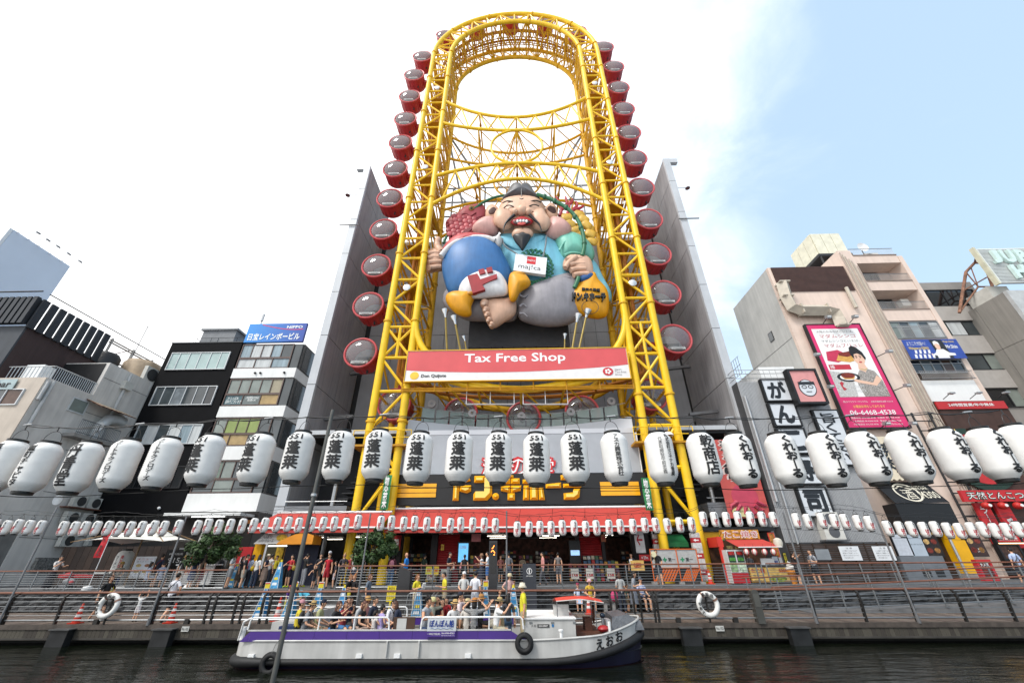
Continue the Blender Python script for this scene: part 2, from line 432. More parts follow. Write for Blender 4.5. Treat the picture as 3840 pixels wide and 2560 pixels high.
# lower hoop that carries the advertising board
for Y,r,dz in((TF,.3,0),(TB,.28,0)):
    pts=[V((TC+RI*math.cos(a),Y,22.0+7.0*math.sin(a)))for a in[-PI*i/24 for i in range(25)]]
    tub('lower_hoop',yel if Y==TF else yel2,TW,pts,r,12)
    pts2=[V((TC+RI*math.cos(a),Y,18.7+3.7*math.sin(a)))for a in[-PI*i/24 for i in range(25)]]
    tub('lower_hoop',yel if Y==TF else yel2,TW,pts2,r*.8,10)
    for i in range(2,24,2):bar('hoop_strut',pts[i],pts2[min(24,i+(1 if i<12 else-1))],.09,yel2)
for i in range(3,22,3):
    a=-PI*i/24
    bar('hoop_strut',V((TC+RI*math.cos(a),TF,18.7+3.7*math.sin(a))),V((TC+RI*math.cos(a),TB,18.7+3.7*math.sin(a))),.11,yel2)
    bar('hoop_strut',V((TC+RI*math.cos(a),TF,18.7+3.7*math.sin(a))),V((TC+RI*math.cos(a+.39),TB,18.8+5.5*math.sin(a+.39))),.08,yel2)
    o_=MB().lathe([(.34,-.12),(.34,.12),(.12,.14)],(TC+10.6*math.cos(a),31.6,17.3+4.0*math.sin(a)),12,'Y').build('track_roller',mat((.35,.33,.33),.5),TW,True)
# decorative bow trusses in the window of the tower (upper pair sagging, lower pair rising) and the middle wheel
def bowarc(pl,pm,pr,Y,nseg=16):
    A,B,D=atY(*pl,Y),atY(*pm,Y),atY(*pr,Y);A.x=TC-RI;D.x=TC+RI
    zend=(A.z+D.z)/2;sag=B.z-zend
    return[V((TC-RI+2*RI*i/nseg,Y,zend+sag*(1-((2*i/nseg)-1)**2)))for i in range(nseg+1)]
B1=bowarc((1665,381),(1930,440),(2192,362),TF);B2=bowarc((1648,459),(1930,489),(2205,447),TF)
B3=bowarc((1623,661),(1930,612),(2241,645),TF);B4=bowarc((1609,774),(1926,671),(2266,747),TF)
sh=V((0,TB-TF,0))
for bw in(B1,B2,B3,B4):
    tub('bow_tube',yel,TW,bw,.2,10);tub('bow_tube',yel2,TW,[p_+sh for p_ in bw],.17,8)
for u_,l_ in((B1,B2),(B3,B4)):
    for i in range(2,15,2):
        bar('bow_web',u_[i],l_[i-1],.1);bar('bow_web',u_[i],l_[i+1],.1)
        bar('bow_web',u_[i]+sh,l_[i-1]+sh,.08,yel2);bar('bow_web',u_[i]+sh,l_[i+1]+sh,.08,yel2)
for bw in(B1,B2,B3,B4):
    for i in range(0,17,4):
        bar('tie_rod',bw[i],bw[i]+sh,.1,yel2)
        if 0<i<16:
            k_=bw[i]+V((0,1.6,0));MB().ball(k_,.17,.4,.17,8,5).build('turnbuckle',yel3,TW,True)
        if i<16:bar('tie_rod',bw[i],bw[i+4]+sh,.07,yel2)
cw=(B2[8]+B3[8])/2;rw=(B2[8].z-B3[8].z)/2
for Y,r in((0,.15),(TB-TF,.13)):
    MB().tube([cw+V((rw*math.cos(a),Y,rw*math.sin(a)))for a in[2*PI*i/36 for i in range(36)]],r,8,closed=True).build('centre_hoop',yel if Y==0 else yel2,TW,True)
for k_ in range(12):
    a=2*PI*k_/12
    bar('hoop_spoke',cw+V((0,0,rw)),cw+V((rw*math.cos(a),TB-TF,rw*math.sin(a))),.06,yel2,5)
    bar('hoop_spoke',cw+V((0,0,-rw)),cw+V((rw*math.cos(a),TB-TF,rw*math.sin(a))),.06,yel2,5)
for sx in(-1,1):
    for(u_,l_)in((B2,B3),):
        i=0 if sx<0 else 16;j=4 if sx<0 else 12
        bar('bow_web',u_[i],l_[j]+sh,.09,yel2);bar('bow_web',l_[i],u_[j]+sh,.09,yel2);bar('bow_web',u_[j],l_[j]+sh,.08,yel2);bar('bow_web',u_[i]+sh,l_[i]+sh,.08,yel2)
# collars with small work platforms where the tower passes the shop roof
for sx in(-1,1):
    X=TC+sx*(RO+RI)/2
    xbox('base_platform',yel3,TW,X-2.2,X+2.2,TF-.5,TF+1.6,10.45,10.6)
    for hz_ in(.5,1.05):bar('platform_rail',V((X-2.2,TF-.5,10.6+hz_)),V((X+2.2,TF-.5,10.6+hz_)),.035,yel,5)
    for k_ in range(6):bar('platform_rail',V((X-2.2+k_*.88,TF-.5,10.6)),V((X-2.2+k_*.88,TF-.5,11.65)),.035,yel,5)
    MB().lathe([(.42,0),(.36,.16),(.2,.26),(0,.3)],(X+sx*.2,TF-.7,10.9),14).build('dome_lamp',mat((.8,.8,.8),.3),TW,True)
    for z in(24,41,57):
        c_=V((TC+sx*10.5,TF-.1,z+1.3))
        MB().lathe([(.1,-.25),(.3,0),(.36,.12),(.3,.16),(0,.17)],c_,14,'Y').build('floodlight',mat((.62,.63,.64),.25,.6),TW,True)
# ---------------------------------------------------------------- cabins
gred=mat('#b4363a',.4,var=.15,scale=1.5,streak=.3);gred2=mat('#bd484b',.35,var=.1)
gl=bpy.data.materials.new('cabin_glass');gl.use_nodes=True;p=gl.node_tree.nodes['Principled BSDF']
p.inputs['Base Color'].default_value=(.3,.31,.32,1);p.inputs['Coat Weight'].default_value=1;p.inputs['Coat Roughness'].default_value=.03;p.inputs['Roughness'].default_value=.05;p.inputs['Alpha'].default_value=.38;p.inputs['Specular IOR Level'].default_value=.9
gray_in=mat((.5,.5,.5),.6,var=.1);dark_in=mat((.03,.03,.035),.7,var=0)
GR,GD=1.42,2.05
G0=thing('cabin','x','cabin',(0,0,0),'red ferris wheel cabins')
drum=MB();drum.lathe([(GR,-.05),(GR,-.3),(GR*.97,-.32),(GR*.93,-GD*.85),(GR*.8,-GD*.96),(GR*.7,-GD)],(0,0,0),32,'Y')
drum.add([(GR*.7*math.cos(2*PI*i/32),GD,GR*.7*math.sin(2*PI*i/32))for i in range(32)],[tuple(range(32))])
drum.build('drum',gred,G0,True)
for k_ in range(16):
    a=2*PI*(k_+.5)/16;d=V((math.cos(a),0,math.sin(a)));t_=V((-math.sin(a),0,math.cos(a)))
    MB().obox(d*GR*.955+V((0,1.05,0)),t_*.13,V((0,.6,0)),d*.03).build('drum_rib',gred,G0)
MB().tube([V((GR*math.cos(2*PI*i/40),0,GR*math.sin(2*PI*i/40)))for i in range(40)],.1,8,closed=True).build('rim',gred2,G0,True)
MB().lathe([(GR*.94,0),(GR*.88,.13),(GR*.72,.28),(GR*.45,.41),(GR*.18,.46),(.001,.465)],(0,0,0),28,'Y').build('dome_window',gl,G0,'all')
xbox('bench',gray_in,G0,-.75,.75,.1,1.4,-1.05,-.72);xbox('seat_back',dark_in,G0,-.8,.8,1.35,1.5,-.7,.25)
MB().lathe([(GR*.86,.0),(GR*.8,.001),(.001,.002)],(0,1.7,0),28,'Y').build('inner_wall',mat((.42,.42,.43),.7,var=.25),G0)
xbox('floor_pan',mat((.55,.55,.54),.5),G0,-.62,.62,-.2,.1,-1.12,-.95)
tub('under_lamp',dark_in,G0,[(.55,.9,-1.35),(.55,.9,-1.62)],.09,8)
LP=[(1584,212),(1553,281),(1536,361),(1520,446),(1502,534),(1482,633),(1461,743),(1438,860),(1411,996),(1381,1144),(1352,1322)]
RP=[(2265,176),(2302,250),(2320,328),(2338,408),(2359,496),(2380,593),(2405,702),(2433,821),(2462,952),(2495,1099),(2532,1270)]
BPx=[(1478,1515),(1727,1551),(1964,1567),(2184,1543),(2441,1478)]
TPx=[(1668,131),(1786,93),(1914,73),(2044,79),(2166,114)]
words=['uppermost','second from the top','third from the top','fourth from the top','fifth from the top','sixth from the top','sixth from the bottom','fifth from the bottom','fourth from the bottom','third from the bottom','lowest']
def put(o,P,lab,armdir):
    o.location=P;o['label']=lab
    d=V(armdir)
    c0=P+V((0,1.0,0))
    q_=MB();q_.obox(c0+d*(GR+.3),d*.45,V((0,.16,0)),V((-d.z,0,d.x))*.16);q_.obox(c0+d*(GR+.12)-V((0,0,.55)),d*.28,V((0,.3,0)),V((-d.z,0,d.x))*.14)
    part(q_.mesh(P,[redm]),'arm',o)
GY=31.3
lb=[]
for i,pz in enumerate(LP):
    lb.append((atY(*pz,GY),'red cabin, %s of the column left of the tower'%words[i],(1,0,0)))
for i,pz in enumerate(RP):
    lb.append((atY(*pz,GY),'red cabin, %s of the column right of the tower'%words[i],(-1,0,0)))
for pz,lab in zip(BPx,['red cabin at the bottom bend behind the left tower legs','red cabin at the bottom left behind the curved glass parapet','middle red cabin behind the curved glass parapet','red cabin at the bottom right behind the curved glass parapet','red cabin at the bottom bend behind the right tower legs']):
    P_=atY(*pz,GY+1.9);lb.append((P_,lab,(0,0,1)))
for pz,lab in zip(TPx,['red cabin on top of the arch, leftmost of five','red cabin on the arch, second from the left of five','red cabin at the very top of the arch','red cabin on the arch, second from the right of five','red cabin on top of the arch, rightmost of five']):
    P_=atY(*pz,GY+1.2);d=V((TC-P_.x,0,ZS-P_.z)).normalized();lb.append((P_,lab,d))
cabs=[G0]+[copy_tree(G0)for _ in lb[1:]]
for o_,(P_,lab,d)in zip(cabs,lb):put(o_,P_,lab,d)
# ================================================================ THE SHOP BUILDING BEHIND THE TOWER
alu=mat('#b4b7bb',.45,var=.1,scale=.8,streak=.5);conc=mat('#98979a',.75,var=.2,scale=.7,streak=.65);dgrey=mat('#8c8d90',.7,var=.12,scale=.8,streak=.4)
blk=mat('#17181b',.45,var=.2);black=mat((.012,.012,.013),.5,var=.1);white=mat((.78,.78,.77),.5,var=.06)
steel=mat((.42,.43,.44),.4,.5,var=.1);dsteel=mat((.16,.16,.165),.5,.3,var=.15);redp=mat('#c8352c',.55,var=.1)
ST=thing('discount_store','grey shop building with tall side walls behind the ferris wheel tower','store',(0,36,ZP))
FY,BY=32.0,40.0
for sx,xi,top in((-1,-18.05,45.8),(1,17.75,45.6)):
    x0,x1=(xi-.75,xi)if sx<0 else(xi,xi+.75)
    for z0 in range(0,46,5):  # front edge cladding and inner face panels, one per lift
        za,zb=ZP+z0 if z0 else ZP,min(ZP+z0+5,top)
        if zb-za<.4:continue
        xbox('edge_panel',alu,ST,x0,x1,FY,FY+.3,za+.03,zb-.03)
        for k in range(2):
            xbox('wall_panel',conc,ST,x0+.05,x1-.05,FY+.32+k*3.84,FY+.32+k*3.84+3.8,za+.03,zb-.03)
    xbox('wall_core',black,ST,x0+.12,x1-.12,FY+.15,BY,ZP,top-.1)
    xo=x0-.9 if sx<0 else x1
    xbox('top_fin',alu,ST,xo,xo+.9,FY+.02,FY+.5,top-.7,top-.05)
    xm=x0 if sx<0 else x1
    tub('sensor_bar',dsteel,ST,[(xm-1.0,FY-.12,top-10.2),(xm+1.2,FY-.12,top-10.2)],.07,6)
    tub('lamp_arm',steel,ST,[(xm,FY+.2,top-5),(xm+sx*1.0,FY+.2,top-5.0)],.04,6)
    MB().lathe([(.05,.22),(.26,0),(.28,-.04),(0,-.05)],(xm+sx*1.2,FY+.2,top-5.05),12).build('wall_lamp',mat('#6a4444',.5),ST,True)
    for z in(14.5,20.5,29.5):  # brackets reaching from the wall to the cabin track
        xa=xi;xb=xi-sx*2.6
        MB().obox(((xa+xb)/2,38.2 if z>16 else 35,z),(abs(xa-xb)/2,0,.12),(0,.2,0),(0,0,.12)).build('bracket',dsteel,ST)
for i in range(24):  # back wall in vertical panels
    x0=-17.6+i*1.468
    xbox('back_panel',dgrey,ST,x0+.02,x0+1.45,BY,BY+.1,12,26);xbox('back_panel',dgrey,ST,x0+.02,x0+1.45,BY,BY+.1,26.05,40.5)
xbox('back_core',black,ST,-18.7,18.4,BY+.08,BY+.3,ZP,40.4)
# plinth box under the statue
px0,px1=-4.9,4.7
xbox('statue_shelf',mat('#3c3c3f',.7,var=.12),ST,px0,px1,33.0,BY,20.6,24.2)
for i in range(9):xbox('soffit_panel',mat('#555558',.6),ST,px0+.1+i*1.06,px0+1.1+i*1.06,33.05,BY-.1,20.54,20.6)
# roof frames and rails above the back wall
rf=mat('#8a8d90',.5,.3,var=.1);rfm=[]
for x in(-9,-4.5,0,4.5,9):
    tub('roof_frame',rf,ST,[(x,38.5,40),(x,38.5,49)],.13,6)
for z in(43.5,46.2,49):tub('roof_frame',rf,ST,[(-10.5,38.5,z),(10.5,38.5,z)],.12,6)
tub('roof_frame',rf,ST,[(-9,38.5,49),(-5.5,38,43.5)],.1,6);tub('roof_frame',rf,ST,[(9,38.5,49),(5.5,38,43.5)],.1,6)
for sx in(-1,1):
    tub('roof_stay',rf,ST,[(sx*9.2,35.4,55.5),(sx*4.6,38.5,49)],.16,6);tub('roof_stay',rf,ST,[(sx*9.6,35.4,55.5),(sx*7.2,38.5,44)],.16,6)
rr=MB()
for z in(41.2,41.9,42.6):rr.tube([(-12,39.6,z),(12,39.6,z)],.05,4)
for i in range(25):rr.tube([(-12+i,39.6,40.4),(-12+i,39.6,42.6)],.04,4)
rr.build('roof_railing',rf,ST)
# lower front: curved fascia, glass parapet, louvred wall, black name board
SX0,SX1,SY=-9.05,8.75,30.8
zt=atY(1481,1632,SY).z;zl=atY(1481,1782,SY).z;zn=atY(1481,1896,SY).z
def bow(u):return SY+2.6*(1-(2*u-1)**2)
NS=16
cf=MB()
for i in range(NS):
    u0,u1=i/NS,(i+1)/NS;xa,xb=SX0+(SX1-SX0)*u0,SX0+(SX1-SX0)*u1
    ztop=atY(1512,1572,SY).z
    cf.quad((xa,bow(u0),zt-.2),(xb,bow(u1),zt-.2),(xb,bow(u1),ztop),(xa,bow(u0),ztop))
    cf.quad((xa,SY-.05,zt),(xb,SY-.05,zt),(xb,bow(u1),zt),(xa,bow(u0),zt))
cf.build('curved_fascia',mat('#bfc1c6',.5,var=.06,scale=.6),ST)
fl=xbox('front_fascia',mat('#bfc1c6',.5,var=.06,scale=.6),ST,SX0,SX1,SY-.05,SY+.02,zt-.02,zt+.35)
glp=bpy.data.materials.new('parapet_glass');glp.use_nodes=True;p=glp.node_tree.nodes['Principled BSDF']
p.inputs['Base Color'].default_value=(.32,.4,.38,1);p.inputs['Roughness'].default_value=.15;p.inputs['Alpha'].default_value=.55
gz0,gz1=atY(1512,1572,SY).z,atY(1530,1522,SY).z
for i in range(NS-1):
    u0,u1=(i+.5)/NS+.004,(i+1.5)/NS-.004;xa,xb=SX0+.3+(SX1-SX0-.6)*u0,SX0+.3+(SX1-SX0-.6)*u1
    ya,yb=bow(u0)+.08,bow(u1)+.08
    MB().add([(xa,ya,gz0),(xb,yb,gz0),(xb,yb,gz1),(xa,ya,gz1),(xa,ya+.02,gz0),(xb,yb+.02,gz0),(xb,yb+.02,gz1),(xa,ya+.02,gz1)],[(0,1,2,3),(7,6,5,4),(3,2,6,7),(0,4,5,1),(1,5,6,2),(0,3,7,4)]).build('glass_pane',glp,ST)
tub('parapet_rail',steel,ST,[(SX0+.3+(SX1-SX0-.6)*u,bow(u)+.09,gz1+.03)for u in[i/20 for i in range(21)]],.03,6)
xbox('terrace',mat('#55565a',.8),ST,SX0,SX1,SY+2.7,BY,gz0-.4,gz0-.2)
nl=46;lh=(zt-zl)/nl
lou=mat('#b9bcc1',.5,0,var=.06,scale=.8)
lme=None
for i in range(nl):
    z=zl+i*lh
    b_=MB().add([(SX0-.1,SY,z),(SX1+.1,SY,z),(SX1+.1,SY-.03,z+lh*.3),(SX0-.1,SY-.03,z+lh*.3),(SX1+.1,SY,z+lh),(SX0-.1,SY,z+lh)],[(0,1,2,3),(3,2,4,5),(0,3,5),(1,4,2)])
    b_.build('louvre',lou,ST)
xbox('louvre_wall',lou,ST,SX0-.1,SX1+.1,SY+.005,SY+.25,zn,zt)
tub('corner_trim',white,ST,[(SX0-.16,SY-.03,ZP),(SX0-.16,SY-.03,zt)],.05,6);tub('corner_trim',white,ST,[(SX1+.16,SY-.03,ZP),(SX1+.16,SY-.03,zt)],.05,6)
nb=xbox('name_board',black,ST,SX0-.25,SX1+.3,SY-.28,SY-.005,zn+.02,zl)
gold=mat('#eeaa1a',.3,var=.08,scale=1.5);gold2=mat('#f9d56a',.3,var=.05)
# name in bevelled block letters, built from bars (the strokes read: DO N . KI HO - TE)
YB=SY-.28
lx0,lz0=atY(1100+1000/1.68,1700+300/1.68,YB).x,atY(1700,1700+300/1.68,YB).z
lx1,lz1=atY(1100+1815/1.68,1850,YB).x,atY(1700,1700+142/1.68,YB).z
def bev(poly,name='letter_stroke'):
    """one stroke: a polygon in name-board units (0..815 across, 0..160 down) with raised bevelled edges"""
    pts=[(lx0+(lx1-lx0)*a/815,lz1+(lz0-lz1)*b/160)for a,b in poly]
    cx=sum(p[0]for p in pts)/len(pts);cz=sum(p[1]for p in pts)/len(pts);n_=len(pts)
    inner=[(cx+(x-cx)*max(0,1-.16/max(.16,abs(x-cx)))*1.0,cz+(z-cz)*max(0,1-.16/max(.16,abs(z-cz))))for x,z in pts]
    mb=MB()
    vs=[(x,YB,z)for x,z in pts]+[(x,YB-.12,z)for x,z in pts]+[(x,YB-.3,z)for x,z in inner]
    fs=[(i,(i+1)%n_,n_+(i+1)%n_,n_+i)for i in range(n_)]
    mb.add(vs,fs);mb.cur=1
    mb.f+=[(n_+i,n_+(i+1)%n_,2*n_+(i+1)%n_,2*n_+i)for i in range(n_)];mb.m+=[0]*n_
    mb.f+=[tuple(range(2*n_,3*n_))];mb.m+=[1]
    mb.build(name,[gold,gold2],nb)
def R_(x0,y0,x1,y1):bev([(x0,y0),(x1,y0),(x1,y1),(x0,y1)])
# DO
R_(5,8,42,158);bev([(46,62),(118,62),(118,100),(92,112),(46,100)]);bev([(62,22),(102,2),(112,34),(72,44)])
# N
R_(136,2,205,46);bev([(134,118),(214,118),(214,2),(252,2),(252,126),(222,158),(134,158)])
bev([(255+22*math.cos(a)+20,134+22*math.sin(a))for a in[2*PI*i/12 for i in range(12)]])
# KI
for pl in([(318,20),(368,20),(368,56),(318,56)],[(372,20),(428,20),(428,56),(372,56)],[(308,66),(368,66),(368,112),(308,100)],[(372,66),(438,66),(432,100),(372,112)],[(352,0),(388,0),(388,18),(352,18)],[(350,114),(396,114),(396,158),(350,158)]):bev(pl)
# HO
R_(446,28,520,56);R_(524,28,572,56);R_(490,60,540,158);bev([(452,66),(484,66),(484,158),(446,158)]);bev([(546,66),(574,66),(584,158),(546,158)]);R_(500,0,534,26)
# bar
bev([(592,60),(690,50),(690,88),(592,88)])
# TE
R_(690,2,776,34);R_(702,58,816,86);bev([(770,90),(808,90),(800,142),(776,158),(702,158),(702,118),(764,112)])
for sx in(0,1):
    for k in range(3):
        xa=atY(1200+455/1.568,1850,YB).x if sx==0 else atY(1200+1652/1.568,1850,YB).x
        xb=atY(1200+682/1.568,1850,YB).x if sx==0 else atY(1200+1882/1.568,1850,YB).x
        zc=atY(1700,1100+(1128,1156,1184)[k]/1.568,YB).z
        xbox('gold_bar',gold,nb,xa,xb,YB-.05,YB-.003,zc-.14,zc+.14)
# red lettering half hidden behind the lanterns
wr=mat((.8,.8,.8),.5,var=0);rdl=mat('#c9282d',.4,var=0)
for ch,pxx in(('激',1840),('安',1896),('の',1942),('殿',1992),('堂',2046)):
    P_=atY(pxx,1750,SY-.1)
    s_=sign_text(ch,rdl,ST,P_.x-.68,P_.x+.68,P_.z-.66,P_.z+.66,SY-.14,.07,depth=.07);sign_text(ch,wr,s_,P_.x-.6,P_.x+.6,P_.z-.58,P_.z+.58,SY-.15,.0)
# awnings
awr=mat('#b23e36',.7,var=.1,scale=1.2,streak=.2);awr2=mat('#b23a32',.7,var=.1)
def awning(name,lab,xt0,xt1,zt_,yt,xb0,xb1,zb_,yb,n_,val=.3):
    t_=thing(name,lab,'awning',((xt0+xt1)/2,yt,zt_))
    for i in range(n_):
        u0,u1=i/n_,(i+1)/n_
        a,b=V((xt0+(xt1-xt0)*u0,yt,zt_)),V((xt0+(xt1-xt0)*u1,yt,zt_));c_,d=V((xb0+(xb1-xb0)*u1,yb,zb_)),V((xb0+(xb1-xb0)*u0,yb,zb_))
        g=V((.012,0,0));mid=(a+b+c_+d)/4-V((0,0,.05))
        mb=MB();mb.add([a+g,b-g,c_-g,d+g,mid],[(0,1,4),(1,2,4),(2,3,4),(3,0,4)]);mb.build('panel',awr,t_)
        MB().quad(d+g,c_-g,c_-g-V((0,.02,val)),d+g-V((0,.02,val))).build('valance',awr2,t_)
    tub('front_bar',white,t_,[(xb0-.05,yb-.05,zb_-.02),(xb1+.05,yb-.05,zb_-.02)],.055,8);tub('roller',white,t_,[(xt0,yt,zt_+.06),(xt1,yt,zt_+.06)],.08,8)
    return t_
za0=atY(1481,1912,SY).z
awning('awning','large red fabric awning over the main shop entrance',SX0-.2,SX1+.2,za0,SY-.3,atY(1442,1980,28.8).x,atY(2448,1977,28.8).x,atY(1800,1976,28.8).z,28.8,8)
awning('awning','smaller red awning left of the tower legs',atY(1040,1925,29.5).x,atY(1470,1922,29.5).x,atY(1300,1923,29.5).z,29.5,atY(935,1977,27.9).x,atY(1428,1976,27.9).x,atY(1300,1976,27.9).z,27.9,4)
# side bays between the name board and the tall side walls
for sx in(-1,1):
    xa,xb=(-17.9,SX0-.4)if sx<0 else(SX1+.5,17.6)
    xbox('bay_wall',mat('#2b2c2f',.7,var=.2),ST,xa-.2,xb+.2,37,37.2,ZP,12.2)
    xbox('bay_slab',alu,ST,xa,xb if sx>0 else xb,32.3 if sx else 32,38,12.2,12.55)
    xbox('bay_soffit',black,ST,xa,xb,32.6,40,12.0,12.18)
    xo0,xo1=(-17.9,-13.2)if sx<0 else(13.6,17.6)
    xbox('balcony',mat('#7d7f83',.6,var=.1),ST,xo0,xo1,31.8,36.8,5.6,6.6)
    tub('balcony_rail',steel,ST,[(xo0,31.7,6.9),(xo1,31.7,6.9)],.035,6)
    for k in range(9):  # dark stair treads in the bay
        xbox('stair_tread',mat('#3a3b3e',.7),ST,(-15.5 if sx<0 else 13)+k*.28,(-15.5 if sx<0 else 13)+k*.28+.9,34.5,36,7+k*.42,7.08+k*.42)
    tub('bay_post',steel,ST,[((xa+xb)/2-sx*-1.2,33,ZP),((xa+xb)/2-sx*-1.2,33,12)],.16,8)
# ground floor: dark recess with shutters, openings and goods
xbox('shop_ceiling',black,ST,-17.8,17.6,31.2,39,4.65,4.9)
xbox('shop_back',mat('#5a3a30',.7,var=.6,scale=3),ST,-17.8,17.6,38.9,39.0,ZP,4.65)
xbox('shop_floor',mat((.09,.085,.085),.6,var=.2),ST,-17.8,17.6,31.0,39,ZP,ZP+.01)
pil=mat('#1c1618',.6,var=.2);shut=mat('#8c1417',.55,var=.15)
for pa,pb in((1433,1452),(1484,1500),(1612,1636),(2164,2176),(2262,2274),(2378,2445)):
    xa,xb=atY(pa,2100,31.4).x,atY(pb,2100,31.4).x
    xbox('pillar',pil,ST,xa,xb,31.4,31.9,ZP,4.65)
def shutter(pa,pb):
    xa,xb=atY(pa,2100,31.7).x,atY(pb,2100,31.7).x
    for k in range(20):
        z=ZP+.02+k*.15
        MB().add([(xa,31.7,z),(xb,31.7,z),(xb,31.66,z+.05),(xa,31.66,z+.05),(xb,31.7,z+.15),(xa,31.7,z+.15)],[(0,1,2,3),(3,2,4,5)]).build('shutter_slat',shut,ST)
lampt=mat((1,.9,.75),.4,var=0,emit=4)
for x in(-15.5,-12.5,-6,-2,2,6,14.5):
    for y in(33.2,36):tub('ceiling_tube',lampt,ST,[(x-.7,y,4.55),(x+.7,y,4.55)],.022,6)
shutter(1636,1720);shutter(2178,2262)
# ================================================================ BUILDINGS LEFT OF THE TOWER
def zY(py,Y,px=1920):return atY(px,py,Y).z
glA=mat('#9fb4b1',.12,var=.15,scale=.6,spec=.8);glB=mat('#3d4447',.08,var=.3,scale=.5,spec=.9);glC=mat('#7e8680',.15,var=.2,scale=.8,spec=.7);glG=mat('#8a9858',.2,var=.2,scale=.8);glT=mat('#a98f62',.25,var=.2)
glD=mat('#15171a',.08,var=.3,scale=.4,spec=.9);curt=mat('#bfc2c2',.6,var=.25,scale=3,streak=.9);curtb=mat('#8fa0a8',.35,var=.3,scale=2.5,streak=.9)
frw=mat('#c9cbcc',.4,.2,var=.05);frb=mat('#5b4a45',.5,var=.1);frd=mat('#2a2a2c',.5,.2,var=.1)
def window(par,x0,x1,z0,z1,y,cols,rows=1,fm=frw,panes=(glC,),ft=.07,dp=.12,label=None,rowsplit=None,name='window'):
    """framed window on a wall that faces -Y: one frame mesh, panes as its children"""
    mb=MB();f=ft
    mb.box(x0,x1,y-dp,y+.02,z0,z0+f);mb.box(x0,x1,y-dp,y+.02,z1-f,z1)
    mb.box(x0,x0+f,y-dp,y+.02,z0+f,z1-f);mb.box(x1-f,x1,y-dp,y+.02,z0+f,z1-f)
    xs=[x0+f+(x1-x0-2*f)*i/cols for i in range(cols+1)]if isinstance(cols,int)else[x0+(x1-x0)*c_ for c_ in cols]
    zs=[z0+f,z1-f]if rows==1 else[z0+f,z0+(z1-z0)*(rowsplit or.5),z1-f]
    for xx in xs[1:-1]:mb.box(xx-f*.4,xx+f*.4,y-dp*.9,y+.02,z0+f,z1-f)
    for zz in zs[1:-1]:mb.box(x0+f,x1-f,y-dp*.8,y+.018,zz-f*.5,zz+f*.5)
    w_=mb.build(name,fm,par,label=label);k=0
    for j in range(len(zs)-1):
        for i in range(len(xs)-1):
            MB().box(xs[i]+.002,xs[i+1]-.002,y-dp*.35+random.uniform(-.01,.01),y+.015,zs[j]+.002,zs[j+1]-.002).build('pane',panes[k%len(panes)],w_);k+=1
    return w_
# --- black office building
BX0,BX1,BYf=-34.72,-27.6,34.0
BB=thing('office_building','narrow black office building with white framed windows','building',((BX0+BX1)/2,BYf,ZP))
bz=zY(1288,BYf,645)
bkm=mat('#0b0b0e',.8,var=.25,scale=1.2,spec=.15)
xbox('wall',bkm,BB,BX0,BX1,BYf,BYf+10,6.4,bz)
xbox('parapet',mat('#3c3e42',.5),BB,BX0-.04,BX1+.04,BYf-.05,BYf+10,bz,bz+.1)
lv=[(zY(1387,BYf,700),zY(1322,BYf,740),(glA,)),(zY(1520,BYf,650),zY(1449,BYf,690),(glB,glB,mat('#767c80',.12,var=.3),glB,glB,glD)),(zY(1666,BYf,600),zY(1592,BYf,640),(glB,curt,glB,curt,curtb,curt)),(zY(1831,BYf,560),zY(1748,BYf,590),(glD,))]
for k,(z0,z1,ps)in enumerate(lv):
    window(BB,BX0+.55,BX1-.75,z0,z1,BYf,(.01,.15,.32,.5,.68,.85,.99),panes=ps,fm=frw if k<3 else frd)
xbox('shop_front',mat('#1b1a1b',.6,var=.3),BB,BX0,BX1,BYf+.6,BYf+10,ZP,6.4)
hx0,hx1=atY(747,1283,36).x,atY(872,1283,36).x
hut=xbox('roof_hut',mat('#77797c',.6,var=.15,streak=.3),BB,hx0,hx1,36,39,bz+.1,zY(1240,36,800))
xbox('hut_roof',mat('#8c8e90',.6),hut,hx0-.2,hx1+.2,35.8,39.2,zY(1240,36,800),zY(1234,36,800))
for k in range(2):xbox('door',mat('#6d7073',.5,.2),hut,hx0+.5+k*.75,hx0+1.2+k*.75,35.95,36,bz+.15,bz+1.7)
rl=MB()
for x in(BX0+.8,hx0-.3,hx1+.7,BX1-.1):rl.tube([(x,35.6,bz),(x,35.6,bz+1.5)],.025,4)
rl.tube([(BX0+.8,35.6,bz+1.5),(BX1-.1,35.6,bz+1.5)],.025,4);rl.tube([(BX0+.8,35.6,bz+1.45),(BX0+2.6,35.6,bz)],.025,4)
rl.build('roof_railing',frd,BB)
MB().ball((atY(592,1905,BYf-.2).x,BYf-.1,zY(1905,BYf,592)),.12).build('camera_dome',white,BB,True)
# --- white-banded building with the blue roof sign
NX0,NX1,NYf=-27.5,-21.4,34.1
NB=thing('banded_building','narrow building with white bands and a blue sign on its roof','building',((NX0+NX1)/2,NYf,ZP))
nw=mat('#dcdcda',.55,var=.08,scale=.8,streak=.4);nbr=mat('#6f625e',.6,var=.1)
zz=[(zY(a,NYf,1000),zY(b,NYf,1000))for a,b in((1417,1382),(1563,1522),(1723,1672),(1916,1848))]
ws=[(zY(a,NYf,1000),zY(b,NYf,1000))for a,b in((1381,1291),(1519,1420),(1670,1565),(1846,1725))]
sill_top=zY(1288,NYf,1000)
xbox('wall',mat('#5c5a58',.7,var=.1),NB,NX0+.1,NX1-.02,NYf+.3,NYf+10,ZP,sill_top)
for z0,z1 in zz:xbox('white_band',nw,NB,NX0,NX1,NYf-.12,NYf+9,z0,z1)
wt=mat((.8,.82,.8),.4,var=0)
pset=[(curtb,curt,curt,curtb,glB,curt),(glC,glC,glC,glC,mat('#9a917c',.2),glB),(glC,glG,glG,glG,glB,glC),(glB,mat('#6d7a70',.2),glC,glB,glD,glC)]
